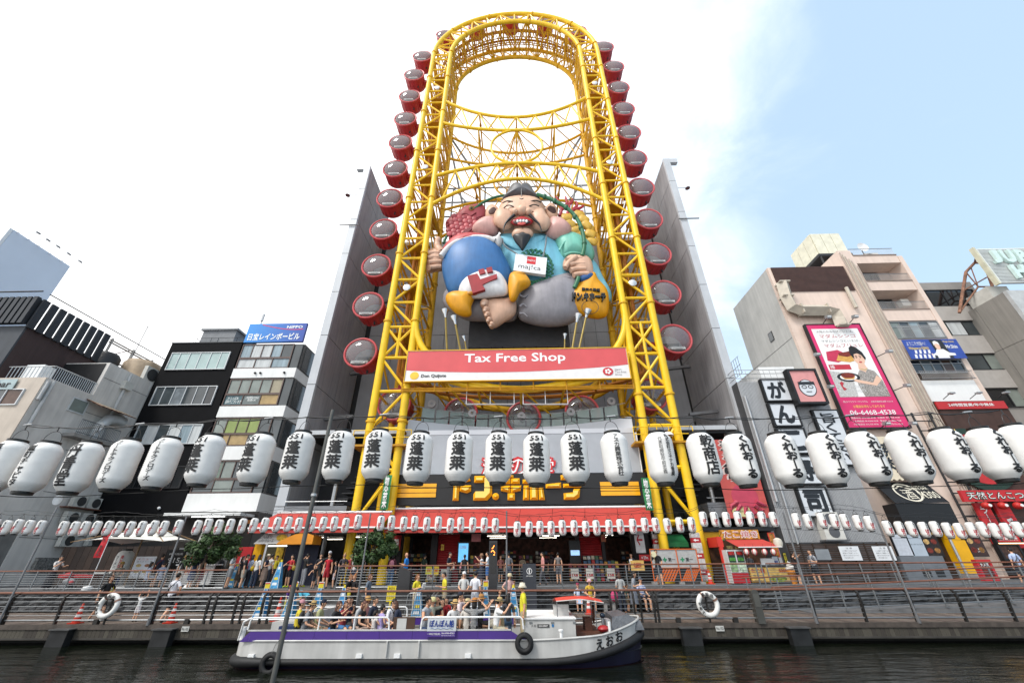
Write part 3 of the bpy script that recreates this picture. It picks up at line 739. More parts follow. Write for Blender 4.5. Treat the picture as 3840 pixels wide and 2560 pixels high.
for k,(z0,z1)in enumerate(ws):
    lo={1:(mat('#4d666c',.15),mat('#6a7271',.15),glT),2:(glT,glT,glC),3:(glB,glC,glB)}.get(k,(curt,curt,curtb))
    zm=z0+(z1-z0)*.42
    window(NB,NX0+.05,NX1-.9,zm,z1,NYf+.05,5,fm=frb,panes=pset[k],ft=.09)
    wl=window(NB,NX0+.05,NX1-.9,z0,zm-.003,NYf+.05,3,fm=frb,panes=lo,ft=.09)
    MB().box(NX1-.88,NX1-.1,NYf+.05,NYf+.25,z0,z1).build('end_pane',glB,NB)
    xbox('side_window',glB,NB,NX1-.03,NX1+.03,NYf+.6,NYf+3.5,z0+.1,z1-.1)
    if k==1:
        sign_text('かふぇばあ',wt,wl,NX0+.4,NX0+1.4,zm-.55,zm-.25,NYf-.02,.0);sign_text('田中でございます',wt,wl,NX0+.3,NX0+1.75,z0+.22,z0+.55,NYf-.02,.0)
        sign_text('1時間¥1000',wt,wl,NX0+2.1,NX0+3.3,zm-.5,zm-.22,NYf-.02,.0);sign_text('喫煙OK',wt,wl,NX0+2.3,NX0+3.1,z0+.4,z0+.62,NYf-.02,.0)
for k,z in enumerate((zz[0][0]+.35,)):
    for x in(NX0+2.3,NX0+2.8,NX0+5.1):MB().ball((x,NYf-.22,z+.1),.11).build('vent_hood',frd,NB,True)
BS=thing('roof_sign','blue rooftop sign with white lettering and a red swoosh','sign',((NX0+NX1)/2,NYf,sill_top))
sg0,sg1=zY(1285,NYf,1050),zY(1216,NYf,1050)
bl=bpy.data.materials.new('blue_sign_print');bl.use_nodes=True;t=bl.node_tree;p=t.nodes['Principled BSDF'];p.inputs['Roughness'].default_value=.35
g1=t.nodes.new('ShaderNodeTexCoord');g2=t.nodes.new('ShaderNodeSeparateXYZ');g3=t.nodes.new('ShaderNodeValToRGB')
t.links.new(g1.outputs['Generated'],g2.inputs[0]);t.links.new(g2.outputs[0],g3.inputs[0]);t.links.new(g3.outputs[0],p.inputs['Base Color'])
g3.color_ramp.elements[0].color=(*C('#2f86cf'),1);g3.color_ramp.elements[1].color=(*C('#1c3f94'),1)
xbox('panel',bl,BS,NX0+.05,NX1-.15,NYf-.18,NYf+.1,sg0+.02,sg1)
sign_text('日宝レインボービル',wt,BS,NX0+.35,NX1-.55,sg0+.25,sg0+1.0,NYf-.2,.025);sign_text('NIPPO',wt,BS,NX1-2.1,NX1-.5,sg1-.62,sg1-.3,NYf-.2,.02)
rs=[(NX0+1.4+(NX1-NX0-1.8)*i/12,sg1-.12-.62*math.sin(i/12*1.9))for i in range(13)]
MB().add([(x,NYf-.19,z+.03)for x,z in rs]+[(x,NYf-.19,z-.05)for x,z in rs],[(i,i+1,14+i,13+i)for i in range(12)]).build('swoosh',mat('#c8284a',.4,var=0),BS)
an=thing('antenna','grey cellular antenna standing above the blue roof sign','antenna',(atY(980,1210,35).x,35,sg1))
ax=atY(980,1210,35).x;tub('mast',steel,an,[(ax,35,sg1-1),(ax,35,zY(1190,35,980))],.05,6);tub('radome',mat((.6,.6,.6),.4),an,[(ax+.05,34.9,zY(1206,35,980)),(ax+.05,34.9,zY(1180,35,980))],.14,8)
# shop canopy and ground floor
xbox('canopy',nw,NB,NX0-.1,NX1-.2,NYf-1.6,NYf+.2,zY(1934,NYf,900)-.1,zY(1926,NYf,900)-.05)
tub('tube_light',mat((.9,.92,.9),.3,var=0,emit=1.2),NB,[(NX0+2,NYf-1.4,zY(1934,NYf,900)-.16),(NX0+4.6,NYf-1.4,zY(1934,NYf,900)-.16)],.04,6)
xbox('shop_front',mat('#221b16',.6,var=.35,scale=2),NB,NX0,NX1,NYf+.2,NYf+.3,ZP,zz[3][0])
sb=xbox('shop_board',mat('#b4661b',.5),NB,atY(905,1950,NYf).x,atY(952,1950,NYf).x,NYf+.02,NYf+.15,zY(1962,NYf,930),zY(1948,NYf,930))
# --- beige building at the left, with the long side wall
LX=-34.85
def S(px,py):return atX(px,py,LX)
pA,pB,pC,pD=S(178,1417),S(352,1478),S(413,1363),S(576,1433)
yF,yM,hF,hR=pA.y,(pB.y+pC.y)/2,(pA.z+pB.z)/2,(pC.z+pD.z)/2
LB=thing('beige_building','beige concrete building with a roof terrace, air conditioners and a long bare side wall','building',(LX-5,yF,ZP))
bg_=mat('#d0cbc5',.85,var=.2,scale=.7,bump=.2,streak=.5);bgf=mat('#bdb1a4',.85,var=.18,scale=.8,streak=.4)
xbox('front_block',bg_,LB,LX-14,LX,yF,yM-.01,5.2,hF)
xbox('rear_block',bg_,LB,LX-8,LX,yM,44,ZP,hR)
xbox('ground_floor',mat('#7c7a77',.8,var=.25,scale=1.2),LB,LX-14,LX-.05,yF+.1,yM-.02,ZP,5.2)
xbox('front_render',bgf,LB,LX-14,LX-.02,yF-.06,yF-.002,9.2,hF-.02)
for z in(4.5,7.5,10.5,13.5,16.5):  # joints in the side wall
    xbox('joint',mat('#6f6a66',.9),LB,LX+.0,LX+.012,yM+.1,34,z,z+.04)
xbox('terrace_face',mat('#1b1b1d',.6,var=.2),LB,LX-6,LX-.3,yM-.06,yM-.012,hF+.1,hR-.1)
trl=MB()
for i in range(22):
    yy=yF+.1+(yM-yF-.2)*i/21;trl.tube([(LX-.05,yy,hF),(LX-.05,yy,hF+.95)],.028,4)
for i in range(12):trl.tube([(LX-.05-i*.3,yF+.1,hF),(LX-.05-i*.3,yF+.1,hF+.95)],.028,4)
trl.tube([(LX-.05,yF+.1,hF+.95),(LX-.05,yM-.1,hF+.95)],.04,5);trl.tube([(LX-.05,yF+.1,hF+.95),(LX-3.6,yF+.1,hF+.95)],.04,5)
trl.build('terrace_railing',mat('#b3b5b6',.4,.3),LB)
xbox('roof_cabinet',white,LB,LX-3.0,LX-1.6,yF+.6,yF+1.4,hF,hF+1.35)
acw=mat('#c3c1ba',.5,var=.12);fanm=mat('#3a3a3a',.6)
def ac(par,c,axis,w_=.8,h=.62,d=.35,name='air_conditioner'):
    """outdoor unit whose grille faces +X ('X') or -Y ('Y')"""
    x,y,z=c
    if axis=='Y':
        b_=xbox(name,acw,par,x-w_/2,x+w_/2,y,y+d,z,z+h)
        MB().lathe([(.27*h/.62,.012),(.25*h/.62,.02),(.07,.02),(.001,.025)],(x-w_*.12,y,z+h/2),16,'Y').build('fan_grille',fanm,b_)
    else:
        b_=xbox(name,acw,par,x-d,x,y-w_/2,y+w_/2,z,z+h)
        MB().lathe([(.27*h/.62,.012),(.25*h/.62,.02),(.07,.02),(.001,.025)],(x,y+w_*.1,z+h/2),16,'X').build('fan_grille',fanm,b_)
    return b_
for i in range(2):ac(LB,(LX-.3,yM+4.2+i*1.5,hR+.1),'X',1.25,1.35)
def sidewin(px0,py0,px1,py1,m_=glC):
    a,b=S(px0,py1),S(px1,py0);y0,y1=min(a.y,b.y),max(a.y,b.y);z0,z1=min(a.z,b.z),max(a.z,b.z)
    f_=MB();f_.box(LX,LX+.06,y0,y1,z0,z0+.09);f_.box(LX,LX+.06,y0,y1,z1-.09,z1);f_.box(LX,LX+.06,y0,y0+.09,z0+.09,z1-.09);f_.box(LX,LX+.06,y1-.09,y1,z0+.09,z1-.09)
    w_=f_.build('window',frw,LB);xbox('pane',m_,w_,LX,LX+.03,y0+.09,y1-.09,z0+.09,z1-.09)
a,b=S(265,1505),S(322,1538)
def swin(yc,zc,wy,hz_,m_=glC):
    y0,y1,z0,z1=yc-wy/2,yc+wy/2,zc-hz_/2,zc+hz_/2
    f_=MB();f_.box(LX,LX+.06,y0,y1,z0,z0+.09);f_.box(LX,LX+.06,y0,y1,z1-.09,z1);f_.box(LX,LX+.06,y0,y0+.09,z0+.09,z1-.09);f_.box(LX,LX+.06,y1-.09,y1,z0+.09,z1-.09)
    w_=f_.build('window',frw,LB);xbox('pane',m_,w_,LX,LX+.03,y0+.09,y1-.09,z0+.09,z1-.09)
q=S(293,1522);swin(q.y,q.z,1.3,1.1)
q=S(468,1447);xbox('vent_box',acw,LB,LX,LX+.4,q.y-.4,q.y+.4,q.z-.35,q.z+.35)
for a,b in(((489,1405),(425,1575)),((200,1430),(100,1590)),((178,1430),(145,1500))):
    p0,p1=S(*a),S(*b);tub('drain_pipe',mat('#b9b9b8',.45),LB,[(LX+.1,p0.y,p0.z),(LX+.1,p0.y,p1.z)],.11,8)
# front of the beige building: white corner strip, dark window bands
xbox('corner_strip',nw,LB,LX-.75,LX+.02,yF-.14,yF-.07,4.9,8.2)
z0,z1=zY(1520,yF,60),zY(1460,yF,60)
window(LB,LX-6,LX-1.0,z0,z1,yF-.05,4,fm=frw,panes=(mat('#5a4338',.2,var=.3),mat('#6b5a50',.2),glB))
NS_=xbox('name_sign',mat('#9fb0b2',.3),LB,LX-5.2,LX-1.9,yF-.2,yF-.16,z1-.05,z1+.75);sign_text('nicobar',black,NS_,LX-4.6,LX-2.2,z1+.1,z1+.6,yF-.22,.02)
xbox('window_band',glD,LB,LX-12,LX-.85,yF-.12,yF-.07,4.9,6.6);xbox('white_ledge',nw,LB,LX-12,LX-.8,yF-.3,yF-.07,6.6,8.2);xbox('grey_awning',mat('#7e7e7e',.7),LB,LX-12,LX-.4,yF-1.2,yF-.15,4.2,4.85)
MB().ball((LX-1.7,yF-.35,5.9),.09).build('bulb',mat((1,.75,.4),.4,var=0,emit=4),LB,True)
MB().ball((LX-.9,yF-1.3,4.35),.1).build('bulb',mat((1,.75,.4),.4,var=0,emit=4),LB,True)
# balcony cage with a lean-to roof, duct and air conditioners on the side wall
q0,q1=S(190,1612),S(440,1618)
cb=MB();ya,yb,zc=S(90,1635).y+2.2,S(330,1632).y+1.5,S(300,1640).z
xbox('side_balcony',mat('#8e8b87',.8),LB,LX,LX+1.0,ya,yb,zc-.25,zc)
for i in range(26):cb.tube([(LX+1.0,ya+(yb-ya)*i/25,zc),(LX+1.0,ya+(yb-ya)*i/25,zc+1.05)],.022,4)
cb.tube([(LX+1,ya,zc+1.05),(LX+1,yb,zc+1.05)],.035,5);cb.tube([(LX+1,ya,zc+.1),(LX+1,yb,zc+.1)],.03,5);cb.build('balcony_railing',mat('#6e7072',.5,.3),LB)
rfm_=mat('#b7a48c',.6,var=.2);rust=mat('#6e4a3c',.7,var=.3)
for i in range(9):
    y_=ya+.4+(yb-ya)*i/9;MB().add([(LX,y_,zc+2.9),(LX,y_+(yb-ya)/9-.03,zc+2.9),(LX+1.5,y_+(yb-ya)/9-.03,zc+2.3),(LX+1.5,y_,zc+2.3)],[(0,1,2,3)]).build('roof_sheet',rfm_,LB)
    tub('rafter',rust,LB,[(LX,y_,zc+2.86),(LX+1.55,y_,zc+2.24)],.035,5)
for k in(.3,.8,1.3):tub('purlin',rust,LB,[(LX+k,ya+.3,zc+2.84-k*.4),(LX+k,yb+.5,zc+2.84-k*.4)],.035,5)
dm=mat('#c3c6c7',.35,.3,var=.1);dy=ya+2.0
tub('duct',dm,LB,[(LX+.5,dy,zc-3.2),(LX+.5,dy,zc+1.2),(LX+.5,dy+.35,zc+1.75),(LX+.5,dy+.9,zc+1.95),(LX+.5,dy+1.6,zc+1.95)],.42,14)
for i,(dy_,dz)in enumerate(((0,0),(1.2,0),(0,-1.15),(1.25,-1.15),(2.6,-2.6),(.5,-2.7))):
    ac(LB,(LX+.6,S(210,1880).y+1.2+dy_,S(230,1890).z+dz-.1),'X',1.0,.8)
xbox('unit_shelf',rust,LB,LX,LX+.7,S(210,1880).y+.4,S(210,1880).y+4.4,S(230,1890).z-.2,S(230,1890).z-.12)
for k,(px,py)in enumerate(((333,1601),(172,1874))):
    q=S(px,py)+V((1.0,0,0));MB().lathe([(.001,0),(.2,.03),(.34,.11),(.36,.12),(.2,.05),(.001,.02)],q,16,'Y').build('satellite_dish',mat((.7,.7,.7),.4),LB,True)
q=S(120,2080);gp=xbox('painted_panel',mat('#85837f',.7,var=.6,scale=9),LB,LX,LX+.3,S(60,2060).y+1.5,S(220,2060).y+1,2.5,3.3)
# --- dark block with the corrugated screen behind it
MX=-38.7
c0,c1=atX(105,1223,MX),atX(377,1355,MX)
MBk=thing('dark_building','dark maroon building with a black corrugated roof screen and a steel frame','building',(MX-5,c0.y,ZP))
hM=c0.z
mar=mat('#40302f',.7,var=.25,scale=.8,streak=.5)
xbox('side_wall',mar,MBk,MX-6,MX,c0.y+.02,c1.y+4,12,hM)
xbox('front_wall',mat('#3d4147',.65,var=.2,scale=.8,streak=.4),MBk,MX-14,MX,c0.y-.1,c0.y+.015,ZP,hM-.01)
sm_=mat('#2c3036',.5,.2,var=.2,streak=.3)
hS=atX(165,1120,MX).z
for i in range(26):MB().box(MX-.42-i*.5,MX-.08-i*.5,c0.y-.5,c0.y-.2,hM+.05,hS).build('screen_slat',sm_,MBk)
xbox('screen_backing',mat('#1d2024',.6),MBk,MX-14,MX-.1,c0.y-.19,c0.y-.1,hM+.1,hS-.1)
y_=c0.y-.2
for i in range(9):
    xbox('screen_slat',sm_,MBk,MX+.05,MX+.2,y_,y_+.5,hM-.15-i*.02,hS-.1);y_+=.68
tub('screen_rail',frd,MBk,[(MX-13,c0.y-.7,hS+.35),(MX+.3,c0.y-.7,hS+.35),],.06,6)
tub('screen_rail',frd,MBk,[(MX+.5,c0.y-.3,hS+.3),(MX+.5,c0.y+13,hS+.3)],.045,6)
frm=mat('#a9a39d',.5,.3,var=.25);yt0=c0.y+5.9
for z in(hM+.4,hM+1.9,hS-.4):tub('frame_rail',frm,MBk,[(MX+.1,yt0,z),(MX+.1,yt0+7.3,z)],.07,6)
for k in range(4):
    yy=yt0+.2+k*2.3
    tub('frame_post',frm,MBk,[(MX+.1,yy,hM-.8),(MX+.1,yy,hS-.2)],.11,6);tub('frame_stay',rust,MBk,[(MX+.1,yy,hM+.4),(MX+.1,yy+2.0,hS-.4)],.045,5)
tank=MB();tank.lathe([(1.5,0),(1.5,2.4),(1.3,2.75),(.001,2.9)],(MX+1.0,c0.y+9.2,hM-1.6),20);tank.build('water_tank',mat('#b29c82',.6,var=.25,scale=1.5),MBk,True)
MB().lathe([(1.0,0),(1.0,1.3),(.8,1.6),(0.001,1.65)],(MX-.3,c0.y+6.8,hM-.6),16).build('cooling_tower',mat('#26272a',.6),MBk,True)
tub('yagi_antenna',frd,MBk,[(MX+.2,c0.y+8.5,hM+1),(MX+.2,c0.y+8.5,hS+2.6)],.03,5);tub('yagi_boom',frd,MBk,[(MX-.6,c0.y+8.5,hS+2.4),(MX+1.4,c0.y+8.5,hS+2.7)],.025,4)
# --- blank white billboard far left
WX=-47.0
w0,w1=atX(50,863,WX),atX(265,997,WX)
WB=thing('billboard','large blank white rooftop billboard at the far left','billboard',(WX,w0.y,20))
bbm=mat('#d3dae6',.6,var=.04,scale=.4)
xbox('panel',bbm,WB,WX-1.2,WX,w0.y+.02,w1.y,w0.z-9.5,(w0.z+w1.z)/2);xbox('end_panel',mat('#e6e6e6',.6,var=.03),WB,WX-1.2,WX-.01,w0.y-.25,w0.y,w0.z-9.5,(w0.z+w1.z)/2-.02)
for i,(px,py)in enumerate(((144,873),(181,900),(218,924),(258,951),(301,980))):
    q=atX(px,py,WX+2.2);tub('lamp_arm',mat('#cfd2d6',.5),WB,[(WX,q.y,(w0.z+w1.z)/2-.1),(WX+2.1,q.y,q.z)],.035,5)
    MB().obox(q,(.1,0,-.09),(0,.16,0),(.04,0,.05)).build('lamp_head',mat('#8e9094',.5),WB)
xbox('support_block',mat('#5d5f63',.7,var=.15),WB,WX-9,WX-.2,w0.y,w1.y+2,ZP,w0.z-9.4)
# ================================================================ BUILDINGS RIGHT OF THE TOWER
pink=mat('#d6c1b3',.8,var=.12,scale=.7,bump=.1,streak=.5);greyw=mat('#b9b8b4',.85,var=.16,scale=.6,bump=.15,streak=.5)
# --- low building clad in corrugated metal
R1x0,R1x1,R1y,R1z=17.95,24.75,31.0,15.8
RA=thing('corrugated_building','low building clad in grey corrugated metal with vertical sign boards','building',((R1x0+R1x1)/2,R1y,ZP))
xbox('wall',mat('#5f6062',.6),RA,R1x0+.05,R1x1,R1y+.08,R1y+7,ZP,R1z)
xbox('side_wall',mat('#4b4c4f',.65,var=.15,streak=.3),RA,R1x0,R1x0+.045,R1y+.05,R1y+7,ZP,R1z)
rib=MB();nr=62
for i in range(nr):
    x=R1x0+(R1x1-R1x0)*i/nr;d=(R1x1-R1x0)/nr
    rib.add([(x,R1y+.06,3.9),(x+d*.25,R1y,3.9),(x+d*.6,R1y,3.9),(x+d*.85,R1y+.06,3.9),(x+d,R1y+.06,3.9),(x,R1y+.06,R1z),(x+d*.25,R1y,R1z),(x+d*.6,R1y,R1z),(x+d*.85,R1y+.06,R1z),(x+d,R1y+.06,R1z)],[(0,1,6,5),(1,2,7,6),(2,3,8,7),(3,4,9,8)])
rib.build('corrugated_cladding',mat('#a7a8aa',.45,.25,var=.12,scale=.8,streak=.5),RA)
rl=MB()
for z in(.35,.75,1.1):rl.tube([(R1x0,R1y+.1,R1z+z),(R1x1,R1y+.1,R1z+z)],.03,4);rl.tube([(R1x0,R1y+.1,R1z+z),(R1x0,R1y+6,R1z+z)],.03,4)
for i in range(14):rl.tube([(R1x0+i*.5,R1y+.1,R1z),(R1x0+i*.5,R1y+.1,R1z+1.1)],.025,4)
rl.build('roof_railing',mat('#a8a9ab',.5,.3),RA)
xbox('roof_plant',nw,RA,R1x0+3.1,R1x0+6.2,R1y+1.5,R1y+5,R1z,R1z+2.0)
tub('drain_pipe',steel,RA,[(R1x0+.2,R1y-.12,6.5),(R1x0+.2,R1y-.12,14.5)],.1,8);tub('drain_pipe',steel,RA,[(R1x0+.75,R1y-.12,3.6),(R1x0+.75,R1y-.12,10)],.07,8)
inkm=mat('#20242a',.5,var=.1);board=mat('#c9cdd2',.45,var=.05)
def signbox(name,lab,px0,py0,px1,py1,Y,texts,face=board,frame=black,ft=.12,dp=.25,bold=.05):
    """framed board; corners given by survey: upper left and lower right"""
    a,b=atY(px0,py0,Y),atY(px1,py1,Y);x0,x1,z0,z1=a.x,b.x,b.z,a.z
    if x1<x0:x0,x1=x1,x0
    s_=thing(name,lab,'sign',((x0+x1)/2,Y,z0))
    f_=MB();f_.box(x0-ft,x1+ft,Y-dp*.2,Y+dp,z0-ft,z0);f_.box(x0-ft,x1+ft,Y-dp*.2,Y+dp,z1,z1+ft);f_.box(x0-ft,x0,Y-dp*.2,Y+dp,z0,z1);f_.box(x1,x1+ft,Y-dp*.2,Y+dp,z0,z1)
    f_.build('frame',frame,s_);xbox('board',face,s_,x0,x1,Y,Y+dp*.9,z0,z1)
    w_,h_=x1-x0,z1-z0
    for tx in texts:
        body,u0,v0,u1,v1=tx[:5];m_=tx[5]if len(tx)>5 else inkm;o_=tx[6]if len(tx)>6 else{}
        sign_text(body,m_,s_,x0+w_*u0,x0+w_*u1,z0+h_*v0,z0+h_*v1,Y-.012,o_.get('bold',bold),o_.get('v',False),o_.get('lead',.95))
    return s_,(x0,x1,z0,z1)
SYs=R1y-.3
kx0,kx1=atY(2856,1430,SYs).x,atY(2970,1500,SYs).x
for ch,ya,yb,lab in(('が',1424,1500,'white board with the black brush character ga, topmost of the column'),('ん',1514,1594,'white board with the black brush character n, second of the column'),('こ',1609,1697,'white board with the black brush character ko, third of the column'),('寿',1712,1812,'white board with black kanji kotobuki, fourth of the column behind the lanterns'),('司',1830,1934,'white board with black kanji tsukasa, lowest of the column')):
    za,zb=zY(ya,SYs,2930),zY(yb,SYs,2930)
    s_=thing('sign_board',lab,'sign',((kx0+kx1)/2,SYs,zb),'column of brush character boards')
    f_=MB();f_.box(kx0-.12,kx1+.12,SYs-.06,SYs+.28,zb-.1,zb);f_.box(kx0-.12,kx1+.12,SYs-.06,SYs+.28,za,za+.1);f_.box(kx0-.12,kx0,SYs-.06,SYs+.28,zb,za);f_.box(kx1,kx1+.12,SYs-.06,SYs+.28,zb,za);f_.build('frame',black,s_)
    xbox('board',board,s_,kx0,kx1,SYs,SYs+.25,zb,za);h_=za-zb
    sign_text(ch,inkm,s_,kx0+.32,kx1-.28,zb+h_*.12,za-h_*.1,SYs-.012,.055)
# pink emblem board: plain round face with headband and glasses
es,(ex0,ex1,ez0,ez1)=signbox('emblem_sign','pink square board with a black and white round face emblem',2956,1391,3098,1506,R1y-.9,[],face=mat('#cf8f8c',.5,var=.08),ft=.16,dp=.5)
ecx,ecz,er=(ex0+ex1)/2,(ez0+ez1)/2-.15,(ex1-ex0)*.3;Ye=R1y-.9
def disc(name,m_,par,cx,cz,rx,rz,Y,n_=28,d=.02,a0=0,a1=2*PI):
    pts=[(cx+rx*math.cos(a0+(a1-a0)*i/n_),cz+rz*math.sin(a0+(a1-a0)*i/n_))for i in range(n_ if abs(a1-a0-2*PI)<1e-6 else n_+1)]
    return MB().prism(pts,(0,Y,0),(1,0,0),(0,0,1),(0,d,0)).build(name,m_,par)
def ringz(name,m_,par,cx,cz,r,w_,Y,n_=28,rz=None):
    rz=rz or r;mb=MB();k=rz/r
    vs=[(cx+r*math.cos(2*PI*i/n_),Y,cz+rz*math.sin(2*PI*i/n_))for i in range(n_)]+[(cx+(r-w_)*math.cos(2*PI*i/n_),Y,cz+(rz-w_)*math.sin(2*PI*i/n_))for i in range(n_)]
    mb.add(vs,[(i,(i+1)%n_,n_+(i+1)%n_,n_+i)for i in range(n_)]);return mb.build(name,m_,par)
disc('face_outline',inkm,es,ecx,ecz,er*1.1,er*1.2,Ye-.02);disc('face',board,es,ecx,ecz,er,er*1.1,Ye-.03)
xbox('headband',inkm,es,ecx-er*1.05,ecx+er*1.05,Ye-.05,Ye-.035,ecz+er*.45,ecz+er*.85)
for k in(-1,1):ringz('spectacle',inkm,es,ecx+k*er*.42,ecz+er*.12,er*.34,er*.1,Ye-.04,rz=er*.26)
xbox('mouth',inkm,es,ecx-er*.35,ecx+er*.35,Ye-.045,Ye-.035,ecz-er*.6,ecz-er*.5)
vx0,vx1=atY(3056,1545,SYs).x,atY(3110,1560,SYs).x
s_=thing('slogan_sign','tall white vertical sign with black slogan beside the pink emblem board','sign',(vx0,SYs,10))
za,zb=zY(1540,SYs,3060),zY(1740,SYs,3150)
xbox('frame',black,s_,vx0-.2,vx0+1.85,SYs+.02,SYs+.3,zb-.12,za+.12);xbox('board',board,s_,vx0-.05,vx0+1.7,SYs,SYs+.019,zb,za);sign_text('旨くて安い',inkm,s_,vx0+.25,vx0+1.35,zb+.2,za-.2,SYs-.015,.03,True,.9)
CU=thing('condenser_unit','double fan condenser unit on the corrugated wall behind the small lanterns','air conditioner',(atY(3120,2000,R1y).x,R1y,4.2))
cxx=atY(3118,1985,R1y-.4).x
xbox('casing',mat('#c9c7c0',.5,var=.1),CU,cxx-.65,cxx+.65,R1y-.6,R1y-.02,4.05,5.75)
for z in(4.5,5.3):MB().lathe([(.36,.015),(.34,.03),(.08,.03),(.001,.035)],(cxx,R1y-.6,z),18,'Y').build('fan',mat('#55565a',.5),CU)
xbox('bracket',dsteel,CU,cxx-.8,cxx+.8,R1y-.7,R1y-.02,3.95,4.04)
# --- beige building with the pink poster
R2x0,R2x1,R2y=25.7,33.45,33.0;R2z=29.3
RB=thing('beige_building','beige building with bare grey side wall, brown louvres and a bent duct','building',((R2x0+R2x1)/2,R2y,ZP))
xbox('front_wall',pink,RB,R2x0,R2x1,R2y,R2y+.3,ZP,R2z);xbox('side_wall',greyw,RB,R2x0-.02,R2x0+.3,R2y+.31,R2y+7.6,ZP,R2z-.02);xbox('core',greyw,RB,R2x0+.31,R2x1,R2y+.31,R2y+7.6,ZP,R2z-.05)
xbox('lower_block',greyw,RB,R2x0,R2x1,R2y+7.61,R2y+13,ZP,R2z-8)
for z in(21.2,14.5):xbox('joint',mat('#6e6e6c',.9),RB,R2x0-.032,R2x0-.021,R2y+.35,R2y+7.5,z,z+.05)
for k in range(22):xbox('louvre_slat',mat('#4a322b',.6,var=.15),RB,R2x0+.3,R2x1-.1,R2y-.1,R2y-.005,R2z-3.1+k*.14,R2z-3.1+k*.14+.1)
for yy,z,w_,h_ in((R2y+3.0,22.3,.7,1.0),(R2y+6.6,16.6,.8,.9),(R2y+2.2,13.2,.6,.8)):
    w1_=xbox('window',frd,RB,R2x0-.07,R2x0-.021,yy-w_/2,yy+w_/2,z,z+h_);xbox('pane',glB,w1_,R2x0-.08,R2x0-.071,yy-w_/2+.06,yy+w_/2-.06,z+.06,z+h_-.06)
dl=MB()
for i in range(8):dl.tube([(R2x0-.8,R2y+8.5+i*.5,R2z-8),(R2x0-.8,R2y+8.5+i*.5,R2z-6)],.03,4)
for z in(0,1,2):dl.tube([(R2x0-.8,R2y+8.3,R2z-8+z),(R2x0-.8,R2y+12.3,R2z-8+z)],.03,4)
dl.build('side_railing',mat('#8c8d8e',.5),RB)
duct=mat('#b9b0a1',.55,var=.12)
dp_=[atY(2600+x/1.6508,800+y/1.6508,R2y-.6)for x,y in((550,435),(575,520),(610,585),(660,600),(820,600),(880,615),(905,660),(920,700))]
dd=MB()
tub('duct',duct,RB,[(p_.x,R2y-.62,p_.z)for p_ in dp_],.62,4,False)
for i in(0,1,3,4,7):MB().obox((dp_[i].x,R2y-.62,dp_[i].z),(.5,0,0),(0,.5,0),(0,0,.06)if i in(0,1,7)else(0,0,.5)).build('duct_flange',duct,RB)if i in(0,1,7)else MB().obox((dp_[i].x,R2y-.62,dp_[i].z),(.05,0,0),(0,.5,0),(0,0,.5)).build('duct_flange',duct,RB)
tub('flue',duct,RB,[(R2x1-1.1,R2y-.3,24),(R2x1-1.1,R2y-.3,R2z-2.9)],.16,8)
pinkp=mat('#cf2f68',.45,var=.06,scale=.8);whp=mat('#e3e1df',.5,var=.04);redk=mat('#b0303a',.5,var=0);grk=mat('#555052',.5,var=0)
PY=R2y-.55
PS,(qx0,qx1,qz0,qz1)=signbox('poster_board','tall pink and white poster board with a woman holding a cake plate',3021,1219,3405,1600,PY,[],face=pinkp,frame=frd,ft=.08,dp=.3)
qx0,qx1=atY(3021,1219,PY).x,atY(3221,1216,PY).x
for ch in list(PS.children):bpy.data.objects.remove(ch)
f_=MB();f_.box(qx0-.1,qx1+.1,PY-.04,PY+.3,qz0-.1,qz0);f_.box(qx0-.1,qx1+.1,PY-.04,PY+.3,qz1,qz1+.1);f_.box(qx0-.1,qx0,PY-.04,PY+.3,qz0,qz1);f_.box(qx1,qx1+.1,PY-.04,PY+.3,qz0,qz1);f_.build('frame',frd,PS)
xbox('board',pinkp,PS,qx0,qx1,PY,PY+.28,qz0,qz1)
pw_,ph_=qx1-qx0,qz1-qz0
def pu(u):return qx0+pw_*u
def pv(v):return qz1-ph_*v
xbox('white_field',whp,PS,pu(.07),pu(.93),PY-.008,PY-.002,pv(.73),pv(.045))
for body,u0,u1,v0,v1,m_,bd in(('大阪のおみやげといえば、',.14,.82,.065,.09,grk,.0),('マダムシンコ',.16,.82,.105,.145,redk,.01),('マダムシンコといえば、',.16,.86,.165,.19,grk,.0),('マダムブリュレ',.18,.88,.205,.245,redk,.01),
        ('(株)カウカウフードシステム',.08,.5,.765,.785,whp,.0),('大阪市福島区吉野 4-20-14',.55,.92,.768,.782,whp,.0),('お電話お待ちしております',.22,.75,.805,.83,mat('#f0d060',.5,var=0),.0),('06-6468-4538',.12,.88,.85,.89,whp,.012),('箕面本店: 072-749-4538   杉藤店: 072-728-4538',.1,.9,.91,.925,whp,.0),('大丸梅田店: 06-6344-4538   豊中店: 06-4865-4538',.1,.9,.938,.953,whp,.0),('川西阪急店: 072-757-4538   北花田店: 072-251-4538',.1,.9,.966,.981,whp,.0)):
    sign_text(body,m_,PS,pu(u0),pu(u1),pv(v1),pv(v0),PY-.014,bd)
def flat(name,m_,pts,k=1,par=None):
    return MB().add([(pu(a),PY-.012-.003*k,pv(b))for a,b in pts],[tuple(range(len(pts)))]).build(name,m_,par or PS)
ck=mat('#7c2a16',.4,var=.3,scale=4);ck2=mat('#d2a050',.5,var=.2,scale=5);skinp=mat('#dcb49c',.5,var=.03);hairp=mat('#1d1614',.5,var=.1);leo=mat('#a9a29c',.6,var=.6,scale=14)
flat('cake_box',mat('#bf3050',.5),[(.12,.38),(.16,.29),(.38,.27),(.5,.31),(.46,.37),(.3,.4)]);flat('cake_slices',ck2,[(.28,.38),(.36,.32),(.68,.3),(.7,.37),(.5,.4)],2);flat('cake_glaze',ck,[(.36,.33),(.37,.305),(.66,.28),(.68,.32),(.5,.345)],3)
